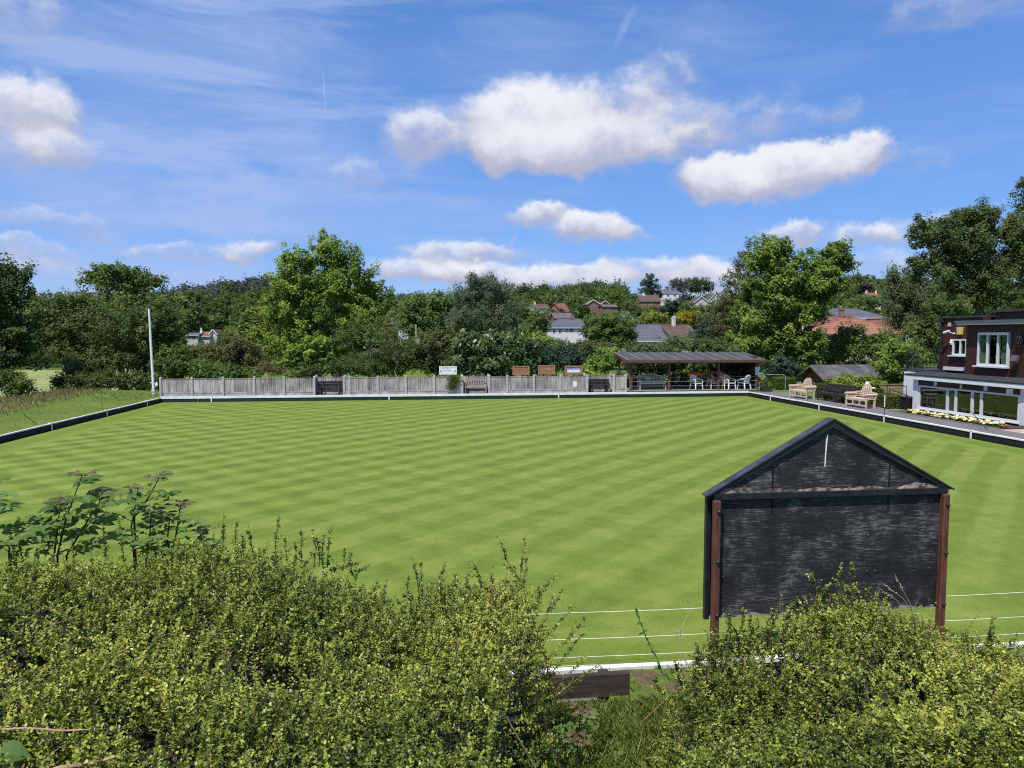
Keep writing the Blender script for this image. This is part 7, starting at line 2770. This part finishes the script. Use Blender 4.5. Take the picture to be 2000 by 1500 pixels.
tc = nt.nodes.new('ShaderNodeTexCoord')
sep = nt.nodes.new('ShaderNodeSeparateXYZ')
L(nt, tc.outputs['Generated'], sep.inputs[0])
azn = wm('ARCTAN2', sep.outputs['X'], sep.outputs['Y'])
eln = wm('ARCSINE', sep.outputs['Z'])
cmb = nt.nodes.new('ShaderNodeCombineXYZ')
L(nt, azn, cmb.inputs[0])
L(nt, eln, cmb.inputs[1])
AE = cmb.outputs[0]


def wnoise(vec, scale, detail, rough, loc=(0, 0, 0), sc=(1, 1, 1), dist=0.0):
    mp = nt.nodes.new('ShaderNodeMapping')
    mp.inputs['Location'].default_value = loc
    mp.inputs['Scale'].default_value = sc
    L(nt, vec, mp.inputs['Vector'])
    n = nt.nodes.new('ShaderNodeTexNoise')
    n.inputs['Scale'].default_value = scale
    n.inputs['Detail'].default_value = detail
    n.inputs['Roughness'].default_value = rough
    n.inputs['Distortion'].default_value = dist
    L(nt, mp.outputs['Vector'], n.inputs['Vector'])
    return n


def dir_ae(px, py):
    d = ray(px, py)
    d = d / np.linalg.norm(d)
    return math.atan2(d[0], d[1]), math.asin(d[2])


# (px, py, half width, half height, strength)
CLOUDS = [(20, 30, 120, 75, .55), (40, 200, 120, 56, .9), (118, 292, 85, 40, .7), (10, 285, 90, 60, .6), (110, 440, 130, 26, .55), (40, 497, 120, 26, .6), (110, 545, 160, 30, .55),
          (350, 494, 120, 18, .62), (490, 486, 62, 18, .8), (410, 545, 80, 16, .4), (510, 462, 45, 13, .35), (700, 338, 60, 30, .55), (180, 375, 60, 16, .3),
          (1045, 240, 125, 88, 1.0), (1130, 285, 190, 50, .95), (825, 268, 72, 50, .78), (940, 222, 46, 44, .5), (1215, 205, 90, 62, .68), (1290, 150, 66, 52, .55), (1310, 245, 84, 50, .58), (1440, 240, 100, 48, .5), (1570, 250, 120, 38, .4), (1640, 214, 66, 28, .34), (1360, 200, 60, 50, .36), (1350, 290, 80, 34, .45), (985, 290, 80, 46, .6), (890, 240, 50, 36, .34), (1748, 200, 40, 20, .38), (1545, 185, 26, 30, .3),
          (1500, 340, 165, 46, 1.0), (1420, 348, 88, 40, .92), (1575, 312, 92, 34, .7), (1695, 298, 62, 38, .92), (1785, 300, 74, 22, .42), (1735, 345, 52, 18, .32),
          (1052, 416, 60, 22, .85), (1160, 448, 85, 26, .95), (1240, 452, 56, 12, .4),
          (900, 492, 120, 22, .82), (830, 530, 112, 26, .82), (965, 540, 140, 26, .75), (1110, 545, 130, 26, .75), (1300, 525, 150, 24, .75), (1385, 545, 100, 30, .65),
          (1540, 456, 62, 24, .82), (1695, 460, 80, 22, .72), (1795, 445, 84, 30, .52), (1750, 512, 130, 28, .55), (1420, 488, 52, 15, .32), (1870, 10, 170, 42, .5), (1250, 560, 300, 24, .5), (1850, 520, 150, 30, .5),
          (-200, 420, 160, 60, .7), (2250, 250, 220, 80, .8), (-350, 150, 200, 90, .8), (2500, 480, 260, 50, .7)]
# warp the coordinates a little so that outlines billow
nw = wnoise(AE, 14.0, 6.0, 0.62)
warp = wv('SCALE', wv('SUBTRACT', nw.outputs['Color'], (0.5, 0.5, 0.5)))
nt.nodes[-1].inputs['Scale'].default_value = 0.062
AEW = wv('ADD', AE, warp)
acc = None
for (px, py, rx, ry, st) in CLOUDS:
    a0, e0 = dir_ae(px, py)
    a1, _ = dir_ae(px + rx, py)
    _, e1 = dir_ae(px, py - ry)
    ra, re = abs(a1 - a0), abs(e1 - e0)
    d = wv('MULTIPLY', wv('SUBTRACT', AEW, (a0, e0, -1.0)), (1 / ra, 1 / re, 1.0))
    l = wv('LENGTH', d, None, 1)
    m = wm('MULTIPLY_ADD', l, -1.75 * st, 1.80 * 1.75 * st)
    m = wm('MINIMUM', wm('MAXIMUM', m, 0.0), 0.95 * st)
    w = wm('MULTIPLY', m, m)
    sv = wv('SCALE', d)
    L(nt, w, nt.nodes[-1].inputs['Scale'])
    acc = sv if acc is None else wv('ADD', acc, sv)
sa = nt.nodes.new('ShaderNodeSeparateXYZ')
L(nt, acc, sa.inputs[0])
hsum = sa.outputs['Y']
wsum = sa.outputs['Z']
mask = wm('POWER', wsum, 0.5)
height = wm('DIVIDE', hsum, wm('ADD', wsum, 0.001))          # -1 base .. +1 top
fine = wnoise(AE, 26.0, 8.0, 0.66, sc=(1, 1.25, 1))
mid_ = wnoise(AE, 9.0, 5.0, 0.6, loc=(3, 1, 0))
dens = wm('ADD', mask, wm('MULTIPLY', wm('SUBTRACT', fine.outputs['Fac'], 0.5), 1.15))
dens = wm('ADD', dens, wm('MULTIPLY', wm('SUBTRACT', mid_.outputs['Fac'], 0.5), 0.45))
mr = nt.nodes.new('ShaderNodeMapRange')
mr.interpolation_type = 'SMOOTHSTEP'
mr.inputs[1].default_value = 0.14
mr.inputs[2].default_value = 0.98
L(nt, dens, mr.inputs[0])
gate = wm('MULTIPLY', mask, 1.14, clamp=True)
cloud = wm('MULTIPLY', wm('MULTIPLY', mr.outputs[0], gate), 0.94)
# cirrus streaks
cs = wnoise(AE, 2.6, 9.0, 0.62, loc=(1.7, 0.4, 0), sc=(1.2, 6.0, 1), dist=0.5)
cbig = wnoise(AE, 1.9, 3.0, 0.5, loc=(5.2, 2.2, 0))
cmr = nt.nodes.new('ShaderNodeMapRange')
cmr.interpolation_type = 'SMOOTHSTEP'
cmr.inputs[1].default_value = 0.40
cmr.inputs[2].default_value = 0.78
L(nt, cs.outputs['Fac'], cmr.inputs[0])
lz = nt.nodes.new('ShaderNodeMapRange')       # more cirrus to the left of the view
lz.interpolation_type = 'SMOOTHSTEP'
lz.inputs[1].default_value = -0.55
lz.inputs[2].default_value = 0.55
lz.inputs[3].default_value = 0.85
lz.inputs[4].default_value = 0.26
L(nt, azn, lz.inputs[0])
cir = wm('MULTIPLY', cmr.outputs[0], lz.outputs[0])
CIR = [(480, 420, 420, 80, .62), (620, 300, 340, 70, .45), (330, 120, 480, 150, .42), (700, 380, 280, 30, .32), (100, 350, 300, 160, .40), (1000, 120, 420, 90, .16)]
ex = None
for (px, py, rx, ry, st) in CIR:
    a0, e0 = dir_ae(px, py)
    a1, _ = dir_ae(px + rx, py)
    _, e1 = dir_ae(px, py - ry)
    d = wv('MULTIPLY', wv('SUBTRACT', AEW, (a0, e0, 0)), (1 / abs(a1 - a0), 1 / abs(e1 - e0), 0))
    l = wv('LENGTH', d, None, 1)
    m = wm('MULTIPLY', wm('MAXIMUM', wm('SUBTRACT', 1.0, l), 0.0), st)
    ex = m if ex is None else wm('ADD', ex, m)
cir = wm('ADD', wm('MULTIPLY', cir, 1.3), wm('MULTIPLY', ex, wm('ADD', cs.outputs['Fac'], 0.55)))
# contrails: thin straight streaks
for (xa, ya, xb, yb, hw, st) in ((629, 122, 637, 228, 1.5, .35), (1245, 5, 1198, 95, 9, .30), (1160, 140, 1128, 182, 7, .42), (1012, 452, 992, 478, 5, .5), (644, 360, 648, 420, 1.6, .16), (1880, 410, 2000, 385, 3, .25)):
    a0, e0 = dir_ae(xa, ya)
    a1, e1 = dir_ae(xb, yb)
    ln = math.hypot(a1 - a0, e1 - e0)
    ux, uy = (a1 - a0) / ln, (e1 - e0) / ln
    src = AE if hw < 2 else wv('ADD', AE, wv('SCALE', warp))
    if hw >= 2:
        nt.nodes[-2].inputs['Scale'].default_value = 0.35
    d = wv('SUBTRACT', src, ((a0 + a1) / 2, (e0 + e1) / 2, 0))
    al = wv('DOT_PRODUCT', d, (ux / (ln / 2), uy / (ln / 2), 0), 1)
    ac = wv('DOT_PRODUCT', d, (-uy * F / hw, ux * F / hw, 0), 1)
    m = wm('MULTIPLY', wm('MAXIMUM', wm('SUBTRACT', 1.0, wm('MULTIPLY', al, al)), 0.0), wm('MAXIMUM', wm('SUBTRACT', 1.0, wm('MULTIPLY', ac, ac)), 0.0))
    cir = wm('ADD', cir, wm('MULTIPLY', m, st))
cir = wm('MINIMUM', cir, 0.72)
up_only = wm('GREATER_THAN', sep.outputs['Z'], 0.0)
cir = wm('MULTIPLY', cir, up_only)
cloud = wm('MULTIPLY', cloud, up_only)
# sky colour: slightly deeper, more saturated
KK = 1.0 / (SKYSTR * 1.41)
er = nt.nodes.new('ShaderNodeValToRGB')
er.color_ramp.elements[0].position = 0.0
er.color_ramp.elements[0].color = (0.25, 0.455, 0.92, 1)
er.color_ramp.elements[1].position = 0.75
er.color_ramp.elements[1].color = (0.068, 0.195, 0.50, 1)
for pos_, col_ in ((0.12, (0.165, 0.38, 0.88)), (0.30, (0.125, 0.305, 0.74)), (0.50, (0.085, 0.230, 0.585))):
    k_ = er.color_ramp.elements.new(pos_)
    k_.color = c4(col_)
L(nt, sep.outputs['Z'], er.inputs['Fac'])
hs = nt.nodes.new('ShaderNodeHueSaturation')
hs.inputs['Hue'].default_value = 0.512
hs.inputs['Saturation'].default_value = 1.22
hs.inputs['Value'].default_value = 1.0
L(nt, sky.outputs['Color'], hs.inputs['Color'])


def wmix(f, a, b):
    n = nt.nodes.new('ShaderNodeMixRGB')
    for i, v in ((0, f), (1, a), (2, b)):
        if isinstance(v, (int, float)):
            n.inputs[i].default_value = v
        elif isinstance(v, tuple):
            n.inputs[i].default_value = v
        else:
            L(nt, v, n.inputs[i])
    return n.outputs[0]


K = 1.0 / SKYSTR
clear = wv('SCALE', er.outputs['Color'])
nt.nodes[-1].inputs['Scale'].default_value = KK
skyc = wmix(0.78, hs.outputs['Color'], clear)
c_ = wmix(cir, skyc, (0.41 * KK, 0.53 * KK, 0.86 * KK, 1))
shade = nt.nodes.new('ShaderNodeMapRange')
shade.interpolation_type = 'SMOOTHSTEP'
shade.inputs[1].default_value = -0.62
shade.inputs[2].default_value = 0.95
sh_in = wm('ADD', height, wm('MULTIPLY', wm('SUBTRACT', fine.outputs['Fac'], 0.5), 1.1))
sh_in = wm('ADD', sh_in, wm('MULTIPLY', wm('SUBTRACT', mask, 0.75), 0.9))
L(nt, sh_in, shade.inputs[0])
ccol = wmix(shade.outputs[0], (0.47 * KK, 0.48 * KK, 0.62 * KK, 1), (0.90 * KK, 0.91 * KK, 0.96 * KK, 1))
# big thick clouds are whiter than small thin ones
fin = wmix(cloud, c_, ccol)
L(nt, fin, bg.inputs['Color'])
bg.inputs['Strength'].default_value = SKYSTR
L(nt, bg.outputs[0], wo.inputs['Surface'])

sun = bpy.data.lights.new('sun', 'SUN')
sun.energy = 3.8
sun.angle = math.radians(0.53)
sun.color = (1.0, 0.96, 0.89)
so = bpy.data.objects.new('sun', sun)
COL.objects.link(so)
so.rotation_euler = SUND.to_track_quat('Z', 'Y').to_euler()
so.location = (0, 0, 60)

cam = bpy.data.cameras.new('camera')
co = bpy.data.objects.new('camera', cam)
COL.objects.link(co)
cam.sensor_width = 36
cam.lens = 36 * F / 2000
cam.clip_start = 0.05
cam.clip_end = 6000
co.location = EYE
rot = Matrix((RT, UP, -FW)).transposed()
co.rotation_euler = rot.to_euler()
S.camera = co

S.view_settings.view_transform = 'Standard'
S.view_settings.look = 'None'
S.view_settings.gamma = 1
S.view_settings.exposure = 0.5
S.view_settings.use_curve_mapping = False
S.cycles.max_bounces = 6
S.cycles.diffuse_bounces = 4
S.cycles.glossy_bounces = 2
S.cycles.transmission_bounces = 3
S.cycles.transparent_max_bounces = 8
S.cycles.caustics_reflective = False
S.cycles.caustics_refractive = False
S.cycles.use_denoising = False
S.cycles.filter_width = 1.1
